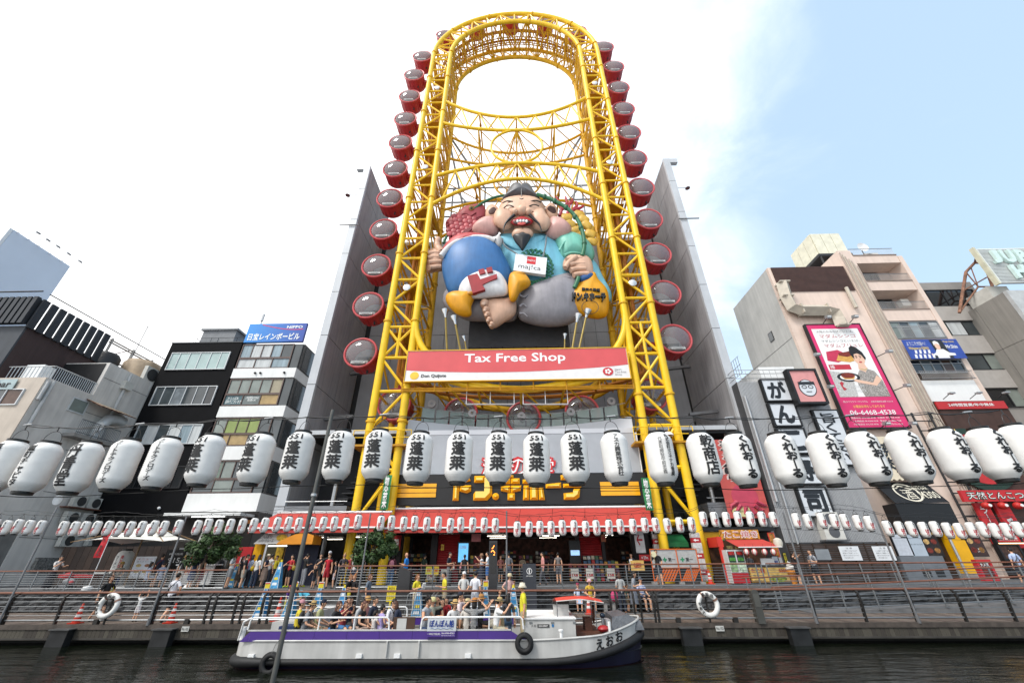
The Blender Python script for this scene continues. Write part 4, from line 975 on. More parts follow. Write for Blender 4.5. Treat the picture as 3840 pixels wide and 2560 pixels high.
flat('caption_tag',mat('#b8303f',.5),[(.1,.42),(.48,.42),(.48,.47),(.1,.47)]);sign_text('棒',whp,PS,pu(.12),pu(.2),pv(.465),pv(.425),PY-.02,.01)
flat('leopard_field',mat('#c2c0bd',.6,var=.3,scale=10),[(.07,.48),(.3,.5),(.42,.6),(.38,.73),(.07,.73)])
def ell(cx,cy,rx,ry,n_=18):return[(cx+rx*math.cos(2*PI*i/n_),cy+ry*math.sin(2*PI*i/n_))for i in range(n_)]
flat('dress',leo,[(.5,.55),(.6,.48),(.72,.46),(.86,.49),(.92,.58),(.93,.73),(.5,.73),(.47,.62)],2)
flat('neck',skinp,[(.64,.4),(.74,.4),(.76,.46),(.7,.5),(.6,.47)],3);flat('face',skinp,ell(.69,.36,.1,.065),4)
flat('hair',hairp,[(.58,.34),(.57,.3),(.6,.25),(.66,.23),(.73,.25),(.8,.3),(.82,.36),(.79,.38),(.76,.33),(.7,.31),(.63,.32),(.61,.37)],5)
for ex in(.655,.725):flat('eye',hairp,ell(ex,.352,.018,.006,8),6);flat('brow',mat('#5a4036',.5,var=0),ell(ex,.336,.024,.004,8),6)
flat('nose',mat('#c4967c',.5,var=0),ell(.69,.376,.01,.008,8),6);flat('necklace',mat('#b9a878',.4),[(.61,.455),(.65,.475),(.7,.482),(.75,.47),(.77,.455),(.75,.462),(.7,.472),(.65,.465)],6);flat('earring',whp,ell(.795,.395,.012,.012,10),6)
flat('mouth',redk,ell(.69,.4,.03,.008,8),6)
flat('arm',skinp,[(.86,.53),(.92,.57),(.78,.63),(.5,.6),(.42,.58),(.46,.565),(.74,.6)],5)
flat('plate',black,ell(.36,.545,.2,.045),4);flat('dish',whp,ell(.36,.545,.15,.03),5);flat('round_cake',ck,ell(.36,.53,.12,.028),6);flat('round_cake_side',ck2,[(.24,.535),(.3,.555),(.42,.555),(.48,.535),(.44,.565),(.28,.565)],7)
sign_text('MADAM',mat('#c9c9c9',.5,var=0),PS,pu(.28),pu(.55),pv(.645),pv(.62),PY-.03,.0);sign_text('SHINCO',mat('#c9c9c9',.5,var=0),PS,pu(.26),pu(.55),pv(.685),pv(.66),PY-.03,.0);flat('emblem',redk,[(.16,.6),(.2,.585),(.23,.6),(.19,.63),(.24,.66),(.18,.67),(.17,.64)],7)
lampm=mat('#9a9b9c',.4,.3)
def spot(lab,x,z,y0,out,side):
    s_=thing('spotlight',lab,'spotlight',(x,y0,z),'spotlights around the pink poster')
    tub('arm',frd,s_,[(x,y0,z),(x+side*.5,y0-out,z+.18)],.035,5);MB().obox((x+side*.5,y0-out,z+.18),(.2,0,0),(0,.16,0.05),(0,-.05,.13)).build('head',lampm,s_);xbox('lens',mat((.6,.6,.6),.2),s_,x+side*.5-.16,x+side*.5+.16,y0-out-.19,y0-out-.17,z+.1,z+.24)
for lab,u_,v_,sd_ in(('spotlight over the top left of the pink poster',.35,-.02,0),('spotlight over the top right of the pink poster',.85,-.02,0),('spotlight left of the poster beside the cake box',-.02,.37,-1),('lower spotlight left of the poster beside the plate',-.02,.68,-1),('spotlight right of the poster at the height of the hair',1.02,.35,1),('lower spotlight right of the poster',1.02,.68,1),('spotlight under the poster, left of two',.5,1.01,0),('spotlight under the poster, right of two',.92,1.01,0)):
    spot(lab,pu(u_),pv(v_),PY+.05,.8,sd_*1.2)
# --- tall beige block with balconies
R3x0,R3x1,R3y=33.5,39.9,33.0;R3z=zY(935,R3y,3250)
RC=thing('balcony_building','tall narrow beige building with balconies and a rooftop water tank','building',((R3x0+R3x1)/2,R3y,ZP))
pin2=mat('#d2beb1',.8,var=.12,scale=.7,streak=.5)
xbox('stair_tower',pin2,RC,R3x0,R3x0+1.35,R3y-.1,R3y+8,ZP,R3z-.2);xbox('right_pier',pin2,RC,R3x1-.45,R3x1,R3y-.05,R3y+8,ZP,R3z-1)
xbox('rear_wall',mat('#9b8a80',.8,var=.15),RC,R3x0+1.36,R3x1-.46,R3y+1.6,R3y+8,ZP,R3z-1)
for k in range(7):tub('wall_pipe',duct if k%2 else mat('#a89a90',.5),RC,[(R3x0+.15+k*.17,R3y-.2-random.uniform(0,.05),3.5),(R3x0+.15+k*.17+random.uniform(-.05,.05),R3y-.2,R3z-.5-k*.3)],.05,6)
bands=[(985,957),(1088,1054),(1203,1162)]
xb0,xb1=R3x0+1.37,R3x1-.47
for z0p,z1p in bands:
    z0,z1=zY(z0p,R3y,3330),zY(z1p,R3y,3330)
    xbox('parapet',pin2,RC,xb0,xb1,R3y,R3y+1.58,z0,z1);xbox('ledge',mat('#8d7d74',.8),RC,xb0,xb1,R3y-.08,R3y+.1,z1,z1+.08)
    rg=MB()
    for i in range(26):rg.tube([(xb0+.1+(xb1-xb0-.2)*i/25,R3y+.05,z1+.08),(xb0+.1+(xb1-xb0-.2)*i/25,R3y+.05,z1+.95)],.022,4)
    rg.tube([(xb0,R3y+.05,z1+.95),(xb1,R3y+.05,z1+.95)],.04,5);rg.build('balcony_railing',mat('#8f8f90',.4,.4),RC)
    if z1p>1000:window(RC,xb0+.2,xb1-1.4,z1,z1+2.2,R3y+1.58,4,fm=frd,panes=(glB,glC,glB,glD))
for z0p,z1p,ps in((1270,1206,(glC,glB,curtb,glB,curt)),(1400,1350,(glD,glB,glD,mat('#3c2c24',.2),glD))):
    z0,z1=zY(z0p,R3y,3400),zY(z1p,R3y,3400)
    window(RC,xb0,xb1,z0,z1,R3y+.1,5,2,fm=mat('#8d8f90',.4,.4),panes=ps,rowsplit=.7)
zq0,zq1=zY(1425,R3y,3450),zY(1397,R3y,3450)
rg=MB()
for i in range(30):rg.tube([(xb0+.1+(xb1-xb0-.2)*i/29,R3y-.3,zq0),(xb0+.1+(xb1-xb0-.2)*i/29,R3y-.3,zq1)],.022,4)
rg.tube([(xb0,R3y-.3,zq1),(xb1,R3y-.3,zq1)],.04,5);rg.tube([(xb0,R3y-.3,zq0),(xb1,R3y-.3,zq0)],.04,5);rg.build('balcony_railing',mat('#8f8f90',.4,.4),RC)
for k in(0,1):
    z0=zY(1272,R3y,3400);x_=xb0+.3 if k==0 else xb1-2.3;rg=MB()
    for i in range(14):rg.tube([(x_+i*.15,R3y-.3,z0),(x_+i*.15,R3y-.3,z0+1.3)],.02,4)
    for z in(0,.9,1.3):rg.tube([(x_,R3y-.3,z0+z),(x_+1.95,R3y-.3,z0+z)],.03,4)
    rg.build('window_guard',mat('#9b9c9d',.4,.4),RC)
xbox('white_band',nw,RC,xb0,xb1,R3y-.05,R3y+1.5,zY(1506,R3y,3450),zY(1427,R3y,3450))
xbox('banner_backing',pin2,RC,xb0,xb1,R3y+.05,R3y+1.5,zY(1350,R3y,3420),zY(1270,R3y,3400))
# banner
BNR=thing('banner','blue banner with a white haired man in white and playing cards','banner',((xb0+xb1)/2,R3y-.4,20))
b0,b1=zY(1346,R3y-.4,3430),zY(1274,R3y-.4,3400)
xbox('cloth',mat('#2f4a9a',.6,var=.1),BNR,xb0-.1,xb1+.2,R3y-.42,R3y-.38,b0,b1)
Yb=R3y-.43;bw,bh=xb1-xb0,b1-b0;gy=mat('#e8c83a',.5,var=0)
sign_text('ようこそ大阪へ！',whp,BNR,xb0+.15,xb0+bw*.4,b0+bh*.68,b0+bh*.9,Yb,.015);sign_text('Welcome to OSAKA',gy,BNR,xb0+.15,xb0+bw*.42,b0+bh*.48,b0+bh*.62,Yb,.012)
sign_text('Magic Artist',gy,BNR,xb0+bw*.76,xb0+bw*.97,b0+bh*.8,b0+bh*.92,Yb,.0);sign_text('Mr.Shin',whp,BNR,xb0+bw*.76,xb0+bw*.98,b0+bh*.52,b0+bh*.7,Yb,.02)
def bfl(name,m_,pts,k=1):return MB().add([(xb0+bw*a,Yb-.003*k,b0+bh*c_)for a,c_ in pts],[tuple(range(len(pts)))]).build(name,m_,BNR)
bfl('spot_of_light',mat('#23262c',.6,var=.2),[(.42,.02),(.52,.3),(.5,.98),(.74,.98),(.76,.5),(.8,.02)])
bfl('jacket',whp,[(.42,.2),(.5,.3),(.55,.48),(.68,.48),(.76,.3),(.86,.26),(.86,.16),(.72,.14),(.72,.02),(.5,.02),(.5,.16)],2);bfl('head',skinp,ell(.6,.62,.05,.17,14),3);bfl('hair',whp,[(.54,.66),(.55,.86),(.6,.92),(.65,.84),(.66,.68),(.62,.76),(.57,.76)],4)
bfl('hand',skinp,ell(.42,.2,.02,.07,10),3)
for k in range(9):bfl('playing_card',whp,[(.06+k*.042,.05+.22*(k%2)),(.1+k*.042,.02+.24*(k%2)),(.12+k*.042,.2+.24*(k%2)),(.08+k*.042,.24+.22*(k%2))],1+k*.3)
# water tank and roof things
zt_=R3z+1.3;tkm=mat('#d6d2bd',.5,var=.12,scale=1.5)
WT=thing('water_tank','pale yellow panelled water tank on a steel stand','water tank',(R3x0+.8,R3y+4,R3z))
tx0,tx1,ty0,ty1,tz0,tz1=R3x0+.1,R3x0+3.4,R3y+2.0,R3y+5.6,R3z+1.2,R3z+4.2
for i in range(3):
    xa=tx0+(tx1-tx0)*i/3
    xbox('tank_panel',tkm,WT,xa+.03,xa+(tx1-tx0)/3-.03,ty0,ty0+.1,tz0,tz1);ya_=ty0+.1+(ty1-ty0)*i/3;xbox('tank_panel',tkm,WT,tx0-.06,tx0+.04,ya_+.03,ya_+(ty1-ty0)/3-.03,tz0,tz1)
xbox('tank_body',mat('#77735c',.6),WT,tx0+.05,tx1,ty0+.12,ty1,tz0,tz1-.05);xbox('stand',frd,WT,tx0-.2,tx1+.2,ty0-.1,ty1,tz0-.35,tz0-.01)
for x,y in((tx0,ty0),(tx1,ty0),(tx0,ty1-.2),(tx1,ty1-.2)):tub('stand_leg',frd,WT,[(x,y,R3z-1),(x,y,tz0-.3)],.1,6)
xbox('stand_wall',nw,RC,R3x0-1.5,R3x0+.0,R3y+2.5,R3y+6,R3z-3,R3z-1.2)
rt=MB()
zr=zY(957,R3y,3330)
MB().lathe([(.001,0),(.3,.05),(.55,.18),(.58,.2),(.3,.08),(.001,.03)],(R3x0+3.9,R3y+1,zr+1.9),18,'Y').build('satellite_dish',mat((.75,.75,.75),.4),RC,True);tub('dish_mast',frd,RC,[(R3x0+3.9,R3y+1.1,zr),(R3x0+3.9,R3y+1.1,zr+1.8)],.04,5)
ac(RC,(R3x0+4.6,R3y+1,zr+.1),'Y',1.4,1.1);xbox('balcony_unit',acw,RC,xb1-1.2,xb1-.4,R3y+.9,R3y+1.4,zY(1125,R3y,3480),zY(1100,R3y,3480))
# --- grey building further right
R4x0,R4x1,R4y=40.0,47.0,34.5
RD=thing('grey_building','grey building with dark window bands between the balconies and the hotel sign','building',((R4x0+R4x1)/2,R4y,ZP))
r4=[zY(p_,R4y,3600)for p_ in(1075,1150,1206,1260,1330,1390,1460,1530)]
xbox('wall',mat('#8d8985',.8,var=.15,scale=.7,streak=.4),RD,R4x0,R4x1,R4y,R4y+8,ZP,r4[0]+.6)
for k in range(0,8,2):
    z1=r4[k]-.4 if k==0 else r4[k];z0=r4[k+1]
    window(RD,R4x0+.15,R4x1-.4,z0,z1,R4y,4,fm=frd,panes=((glD,),(glC,curt,glB),(curt,glB,glC),(glB,glD,glC))[k//2])
for k in range(1,7,2):xbox('spandrel',mat('#a39e99',.75,var=.1,streak=.4),RD,R4x0+.02,R4x1-.02,R4y-.2,R4y-.01,r4[k+1]+.05,r4[k]-.05)
# --- grey concrete hotel at the right edge with its sign
c_f,c_r=atY(3745,1076,31),None
R5x,R5y,R5z=c_f.x,31.0,c_f.z-.6
RE=thing('hotel_building','grey concrete hotel building at the right edge','building',(R5x+6,R5y,ZP))
hcon=mat('#8a8680',.85,var=.2,scale=.5,bump=.15,streak=.6)
for k in range(5):
    for j in range(2):xbox('wall_panel',hcon,RE,R5x,R5x+.3,R5y+.02+j*2.6,R5y+2.58+j*2.6,ZP+k*(R5z-ZP)/5+.02,ZP+(k+1)*(R5z-ZP)/5-.02)
xbox('front_wall',mat('#b0b2b2',.6,var=.12),RE,R5x+.0,R5x+14,R5y-.3,R5y,ZP,R5z);xbox('core',mat('#55534f',.8),RE,R5x+.31,R5x+14,R5y+.02,R5y+12,ZP,R5z-.02);xbox('wall_core',mat('#45433f',.8),RE,R5x+.05,R5x+.29,R5y+.03,R5y+12,ZP,R5z-.05)
for k in range(4):
    xbox('fire_balcony',mat('#9fa1a2',.5,.3),RE,R5x+.5,R5x+12,R5y-1.3,R5y-.32,R5z-3-k*4.2,R5z-2.8-k*4.2);tub('fire_rail',mat('#9fa1a2',.5,.3),RE,[(R5x+.5,R5y-1.3,R5z-1.8-k*4.2),(R5x+12,R5y-1.3,R5z-1.8-k*4.2)],.04,6)
    tub('fire_post',mat('#9fa1a2',.5,.3),RE,[(R5x+.6,R5y-1.3,R5z-3-k*4.2),(R5x+.6,R5y-1.3,R5z-1.8-k*4.2)],.05,6)
HS=thing('hotel_sign','white rooftop hotel sign with pale teal letters on a rusty frame','sign',(R5x+5,R5y,R5z))
hz0,hz1=c_f.z+.3,atY(3655,940,31).z
xbox('panel',mat('#d5d8d6',.5,var=.05),HS,R5x,R5x+13,R5y-.25,R5y,hz0,hz1);xbox('side_edge',mat('#c2bfa8',.5),HS,R5x-.2,R5x-.01,R5y-.35,R5y+.05,hz0-.15,hz1+.15)
teal=mat('#c4d9d4',.4,var=.08);cream=mat('#c7b98f',.5)
for row in range(24):tub('lamp_row',mat('#a9adab',.5),HS,[(R5x+.2,R5y-.28,hz0+.15+row*(hz1-hz0-.3)/23),(R5x+12.8,R5y-.28,hz0+.15+row*(hz1-hz0-.3)/23)],.025,4)
for ch,x,wv,r in(('J',.7,.75,0),('U',1.7,1.1,0),('R',3.1,1.1,0),('I',4.5,.3,0),('H',1.7,1.2,1),('O',3.2,1.3,1)):
    hh_=(hz1-hz0);z0=hz0+hh_*(.52 if r==0 else.08);z1=z0+hh_*.38
    s_=text_mb(ch,(R5x+x,R5y-.55,z0),(wv,0,0),(0,0,z1-z0),.045,depth=.25).build('letter',teal,HS)
rst=mat('#8a634f',.75,var=.4,scale=3)
fp=[atY(px,py,33.2)for px,py in((3598,1172),(3622,1020),(3655,985),(3690,985),(3722,1075),(3612,1090),(3668,1075),(3640,1000),(3700,1040))]
for i,j,r in((0,1,.13),(1,2,.13),(2,3,.13),(3,4,.13),(5,8,.07),(1,6,.06),(0,6,.08),(6,7,.05),(4,6,.08)):tub('frame_bar',rst,HS,[fp[i],fp[j]],r,6)
for i in(2,3):tub('frame_bar',rst,HS,[fp[i],V((R5x+.6,R5y+.1,fp[i].z-.3))],.09,6)
xbox('roof_unit',acw,RE,R5x+.3,R5x+2.2,R5y+1,R5y+3,R5z,R5z+1.4)
# ---------------------------------------------------------------- ground-floor shops on the right
# black bar awning under the beige building
SBz0,SBz1=zY(1888,32.2,3400),zY(1800,32.2,3400)
BA=thing('bar_awning','black bar awning with a round white emblem and white lettering','awning',(29.5,32.3,SBz0))
bx0,bx1=atY(3320,1830,32).x,atY(3520,1830,32).x
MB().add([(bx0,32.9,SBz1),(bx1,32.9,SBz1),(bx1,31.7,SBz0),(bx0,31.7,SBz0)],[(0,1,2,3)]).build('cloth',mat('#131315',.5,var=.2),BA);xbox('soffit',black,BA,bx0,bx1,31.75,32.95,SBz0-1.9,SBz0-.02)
uu,ww=V((1,0,0)),V((0,1.2,SBz1-SBz0));o_=V((bx0,31.66,SBz0-.02))
lh_=SBz1-SBz0;creamt=mat('#cfc9b8',.5,var=0)
text_mb('SAKE BAR',o_+uu*(bx1-bx0)*.6+ww*.62,uu*(bx1-bx0)*.3,ww*.18,.0).build('lettering',creamt,BA);text_mb('M300',o_+uu*(bx1-bx0)*.62+ww*.22,uu*(bx1-bx0)*.34,ww*.32,.005).build('lettering',creamt,BA)
n_=28;cc=o_+uu*(bx1-bx0)*.44+ww*.5;rr_=.88
MB().add([cc+uu*(rr_*math.cos(2*PI*i/n_))+ww.normalized()*(rr_*math.sin(2*PI*i/n_))for i in range(n_)]+[cc+uu*((rr_-.12)*math.cos(2*PI*i/n_))+ww.normalized()*((rr_-.12)*math.sin(2*PI*i/n_))for i in range(n_)],[(i,(i+1)%n_,n_+(i+1)%n_,n_+i)for i in range(n_)]).build('emblem',creamt,BA)
text_mb('酒',cc-uu*.42-ww.normalized()*.62,uu*.84,ww.normalized()*.9,.01).build('lettering',creamt,BA);text_mb('へ',cc-uu*.6+ww.normalized()*.25,uu*1.2,ww.normalized()*.4,.02).build('lettering',creamt,BA)
CA=thing('cream_awning','cream scalloped awning with black characters behind the big lanterns','awning',(29.5,32,SBz1));cz0,cz1=zY(1805,32.4,3400),zY(1635,32.4,3350)
crm=mat('#d8ccb4',.6,var=.08)
pts=[(bx0+.3,cz1),(bx1-.9,cz1),(bx1-.1,cz0+.25)]+[((bx1-.1)-(bx1-bx0-.2)*i/40,cz0+.25-.16*abs(math.sin(i/40*PI*9)))for i in range(1,41)]
MB().prism(pts,(0,32.45,0),(1,0,0),(0,0,1),(0,.06,0)).build('cloth',crm,CA);sign_text('焼肉',inkm,CA,bx0+1.0,bx0+2.2,cz0+.7,cz1-.5,32.43,.03,True)
lad=MB()
for i in range(12):lad.tube([(R2x1-1.0,32.7,4+i*.8),(R2x1+.4,32.7,4+i*.8)],.05,5)
for x in(R2x1-1.0,R2x1+.4):lad.tube([(x,32.7,3),(x,32.7,13.5)],.08,6)
LD=lad.build('fire_ladder',frd);tag(LD,'dark steel ladder frame between the bar and the ramen shop','ladder')
# ramen shop
RS=thing('ramen_shop','brown ramen shop front with red name boards and small red lanterns','shop',(40,32.5,ZP));rb=mat('#453029',.75,var=.25,scale=1.5,streak=.3)
rx0,rx1,rY=R3x0+.1,48.5,32.55
zr1=zY(1509,rY,3560);xbox('upper_wall',rb,RS,R3x0+1.2,R3x1+.4,rY,rY+.4,5.0,zr1);xbox('lower_wall',mat('#30221d',.75,var=.25),RS,rx0,rx1,rY+.02,rY+.45,ZP,4.98);xbox('wing_wall',rb,RS,R3x1+.41,rx1,rY+.05,rY+.45,5.0,9)
zt0=zY(1535,rY,3560);tp=xbox('top_board',mat('#b3282a',.5,var=.08),RS,R3x0+1.1,R3x1+.3,rY-.12,rY-.003,zt0,zr1+.05);sign_text('24時間営業/年中無休',whp,tp,R3x0+2.0,R3x1-.7,zt0+.22,zr1-.12,rY-.135,.02)
for k in range(3):
    tub('lamp_arm',frd,RS,[(R3x0+2+k*2.2,rY,zr1+.3),(R3x0+2+k*2.2,rY-.8,zr1+.55)],.03,5);MB().obox((R3x0+2+k*2.2,rY-.85,zr1+.5),(.2,0,0),(0,.14,0),(0,0,.06)).build('lamp_head',lampm,RS)
# round emblem behind the lanterns
ecx,ecz=atY(3650,1690,rY-.1).x,zY(1720,rY,3650);em=disc('emblem_disc',mat('#1c3327',.5),RS,ecx,ecz,2.5,2.4,rY-.1,40,.09);disc('emblem_field',mat('#b3282a',.5),em,ecx,ecz,2.1,1.9,rY-.12,40,.015)
for i,ch in enumerate('MIRAN'):
    a=PI*.83-i*.2;text_mb(ch,(ecx+2.25*math.cos(a)-.16*math.sin(a)-.1,rY-.14,ecz+2.15*math.sin(a)-.16),(.3*math.sin(a),0,-.3*math.cos(a)),(.34*math.cos(a),0,.34*math.sin(a)),.02).build('lettering',gold2,em)
zb0,zb1=zY(1880,rY-.4,3700),zY(1838,rY-.4,3650);nbx=atY(3592,1838,rY-.4).x
rbp=mat('#b8262a',.5,var=.08);nbd=xbox('name_board',rbp,RS,nbx,rx1,rY-.5,rY-.3,zb0,zb1)
sign_text('天然とんこつラーメン',mat('#23402f',.5,var=0),nbd,nbx+.35,nbx+7.2,zb0+.14,zb1-.1,rY-.51,.07);sign_text('天然とんこつラーメン',whp,nbd,nbx+.38,nbx+7.17,zb0+.17,zb1-.13,rY-.52,.005)
for k,(pxa,pya,tx)in enumerate(((3640,1885,'ラーメン'),(3725,1905,'一番'))):
    x_=atY(pxa,pya,rY).x;v_=xbox('side_board',rbp,RS,x_,x_+1.0,rY-.2,rY-.003,3.5,zb0-.05);sign_text(tx,whp,v_,x_+.25,x_+.75,4.1,zb0-.3,rY-.21,.02,True)
for k,pxl in enumerate((3698,3759,3817)):
    q=atY(pxl,1895,rY-.7);l_=thing('red_lantern',['round red lantern under the ramen board, left of three','round red lantern under the ramen board, middle of three','round red lantern under the ramen board, right of three'][k],'lantern',q,'red lanterns under the ramen board')
    MB().ball(q,.27,.27,.25,14,9).build('shade',mat('#b3241f',.5),l_,True);tub('cord',black,l_,[q+V((0,0,.24)),q+V((0,0,.8))],.02,4);disc('crest',whp,l_,q.x+.03,q.z,.12,.1,q.y-.275,12,.02)
for px,py,pX,pY,tx,mm_,lab in((3340,2003,3400,2082,'','#b9bec6','blank pale light box'),(3392,2003,3456,2084,'BLUE by Seki','#a9b4bf','pale blue light box lettered in the middle'),(3447,2003,3522,2084,'','#2c2220','dark food menu poster panel beside the yellow wall'),(3610,2003,3690,2082,'¥1,500','#3b2622','dark food poster with a white price')):
    Yp=31.9;a,b=atY(px,py,Yp),atY(pX,pY,Yp)
    s_=thing('light_box' if mm_!='#2c2220' else 'menu_poster',lab+' on the right shop front','sign',(a.x,Yp,b.z));x0=a.x;x1=a.x+1.05;h_=a.z-b.z
    xbox('frame',frd,s_,x0-.06,x1+.06,Yp+.01,Yp+.15,b.z-.06,a.z+.06);xbox('board',mat(mm_,.4,var=.1 if tx or mm_=='#b9bec6' else.6,scale=1 if tx else 5),s_,x0,x1,Yp-.01,Yp+.008,b.z,a.z)
    if tx:sign_text(tx,inkm if 'B' in tx else whp,s_,x0+.12,x1-.1,b.z+h_*(.5 if 'B' in tx else.15),b.z+h_*(.56 if 'B' in tx else.35),Yp-.02,.0)
    if mm_ in('#2c2220','#3b2622'):
        for k in range(6):disc('dish_picture',mat(('#7a2f24','#a1733c','#c9a56a')[k%3],.5,var=.5,scale=9),s_,x0+.25+.5*(k%2),b.z+.35+.55*(k//2),.2,.17,Yp-.02,12,.006)
grp=mat('#6c7177',.6,var=.12);xbox('grey_plinth',grp,RS,atY(3395,2150,31.8).x,atY(3560,2150,31.8).x,31.7,32.5,ZP,3.05)
for px in(3462,3512):xbox('plinth_vent',black,RS,atY(px,2150,31.69).x,atY(px,2150,31.69).x+.55,31.68,31.699,ZP+.2,ZP+.7)
yw=mat('#dfa50c',.5,var=.1);yx0,yx1=atY(3570,2080,32).x,atY(3625,2080,32).x
xbox('yellow_wall',yw,RS,yx0,yx1,31.6,32.5,2.0,4.9);xbox('dark_passage',mat('#3a2412',.7,var=.3),RS,yx0-1.3,yx0-.02,32.2,32.5,ZP,4.9);tub('gate_post',steel,RS,[(yx0-.1,31.5,ZP),(yx0-.1,31.5,4.9)],.08,6)
sv,_=signbox('shop_board','red souvenir shop board with white characters at the right',3728,2005,3830,2030,31.8,[('お土産販売所',.1,.2,.9,.8,whp,{'bold':.02})],face=rbp)
tub('warm_light',mat((1,.6,.3),.4,var=0,emit=2.5),RS,[(atY(3735,2036,31.9).x,31.7,zY(2036,31.7,3780)),(atY(3835,2036,31.9).x,31.7,zY(2036,31.7,3780))],.03,6)
sv2,_=signbox('menu_board','dark noodle picture board under the souvenir sign',3745,2045,3840,2092,31.9,[],face=mat('#4d352a',.5,var=.7,scale=6))
sa,_=signbox('a_board','red framed poster board standing on the promenade at the right',3665,2105,3738,2168,29.0,[('大人気',.1,.7,.9,.95,whp,{'bold':.02})],face=mat('#7a2a1c',.5,var=.7,scale=5),frame=rbp)
# brown board fence with notices
BF=thing('board_fence','dark brown board fence with two white notices','fence',(24,29.6,ZP));fY=29.6
fx0,fx1=atY(2975,2120,fY).x,atY(3372,2130,fY).x;fz1=zY(2037,fY,3150);bm_=[mat(c_,.75,var=.25,scale=3,streak=.3)for c_ in('#3b2d26','#43332b','#35281f')]
nbd_=18
for i in range(nbd_):xbox('board',bm_[i%3],BF,fx0,fx1,fY,fY+.08,ZP+.02+(fz1-ZP)*i/nbd_,ZP+(fz1-ZP)*(i+1)/nbd_-.01)
for i in range(9):xbox('post',bm_[2],BF,fx0+(fx1-fx0)*i/8-.04,fx0+(fx1-fx0)*i/8+.04,fY-.06,fY-.003,ZP,fz1+.03)
nt_=['工事のお知らせ','この場所での座り込みや','飲食はご遠慮ください','通行のさまたげになります','ご協力をお願いします']
for k,(px0,px1)in enumerate(((3143,3215),(3268,3342))):
    q0,q1=atY(px0,2047,fY-.1),atY(px1,2100,fY-.1)
    s_=thing('notice',['white notice on the brown fence, nearer the tower','white notice on the brown fence, nearer the light boxes'][k],'notice',q0,'white notices on the brown fence');x0,x1,z0,z1=q0.x,q0.x+1.25,q1.z,q0.z
    xbox('board',mat('#d6d8da',.5,var=.04),s_,x0,x1,fY-.1,fY-.065,z0,z1);sign_text('注 意',grk,s_,x0+.42,x0+.83,z1-.16,z1-.06,fY-.105,.0)
    for j in range(4):sign_text(nt_[1+j],grk,s_,x0+.14,x1-.14-(.4 if j==3 else 0),z1-.3-j*.13,z1-.22-j*.13,fY-.105,.0)
ip=xbox('info_panel',mat('#8c8f92',.4,.3),BF,atY(3055,2075,fY).x,atY(3108,2075,fY).x,fY-.09,fY-.064,zY(2098,fY,3080),zY(2058,fY,3080))
# ================================================================ THE SEATED DEITY STATUE
def sp(x,y,Y=31.2):return atY(1500+x/2.24,600+y/2.24,Y)
def smooth_closed(pts,k=4):
    n=len(pts);out=[]
    for i in range(n):
        p0,p1,p2,p3=pts[i-1],pts[i],pts[(i+1)%n],pts[(i+2)%n]
        for j in range(k):
            t=j/k
            out.append(tuple(.5*((2*p1[a])+(-p0[a]+p2[a])*t+(2*p0[a]-5*p1[a]+4*p2[a]-p3[a])*t*t+(-p0[a]+3*p1[a]-3*p2[a]+p3[a])*t**3)for a in(0,1)))
    return out
def pillow(mb,pts,Y,t,back=.5,ctr=None,k=4,sm=True):
    """a rounded cushion of the given outline, thickness t towards the viewer"""
    pts=smooth_closed(pts,k)if sm else pts
    P=[sp(x,y,Y)for x,y in pts];n=len(P)
    c=sp(*ctr,Y)if ctr else sum(P,V((0,0,0)))/n
    vs=[];rings=[(.0,1),(.0,.86),(.0,.62)]
    prof=[(.35,-back),(.75,-back*.8),(.95,-back*.4),(1,0),(.97,.25),(.9,.45),(.76,.66),(.56,.83),(.3,.955),(.12,.992)]
    for s_,h in prof:
        for p_ in P:
            q=c+(p_-c)*s_;vs.append((q.x,Y-h*t if h>0 else Y-h*t,q.z))
    m=len(prof);vs.append((c.x,Y-t,c.z));vs.append((c.x,Y+back*t,c.z));fs=[]
    for j in range(m-1):
        for i in range(n):fs.append((j*n+i,j*n+(i+1)%n,(j+1)*n+(i+1)%n,(j+1)*n+i))
    for i in range(n):fs.append(((m-1)*n+i,(m-1)*n+(i+1)%n,m*n));fs.append(((i+1)%n,i,m*n+1))
    mb.add(vs,fs);return mb
def paint(c,**k):return mat(c,.45,var=.2,scale=.8,streak=.45,bump=.04)
skin=paint('#d3aa90');skin2=paint('#cc9f96');cyan=paint('#7cc2d8');aqua=paint('#72b8a6');gry=paint('#8b888d');blue=paint('#33699f');yel_s=paint('#dd9a12');blk_s=mat('#1d1d20',.35,var=.1);red_s=paint('#a83c40');hatm=mat('#57565a',.35,var=.15,scale=1)
SB_=sp(1000,1380,32)
DS=thing('deity_statue','giant smiling seated deity statue with black hat and turquoise robe','statue',SB_)
def pl(name,m_,outs,Y,t,par=DS,**k):
    mb=MB()
    for o in(outs if isinstance(outs[0][0],(tuple,list))else[outs]):pillow(mb,o,Y,t,**k)
    return mb.build(name,m_,par,'all')
def blob(mb,x,y,rx,ry,Y,t):
    a=sp(x,y,Y);b=sp(x+rx,y,Y);c=sp(x,y-ry,Y)
    mb.ball((a.x,Y,a.z),abs(b.x-a.x),t,abs(c.z-a.z),14,9);return mb
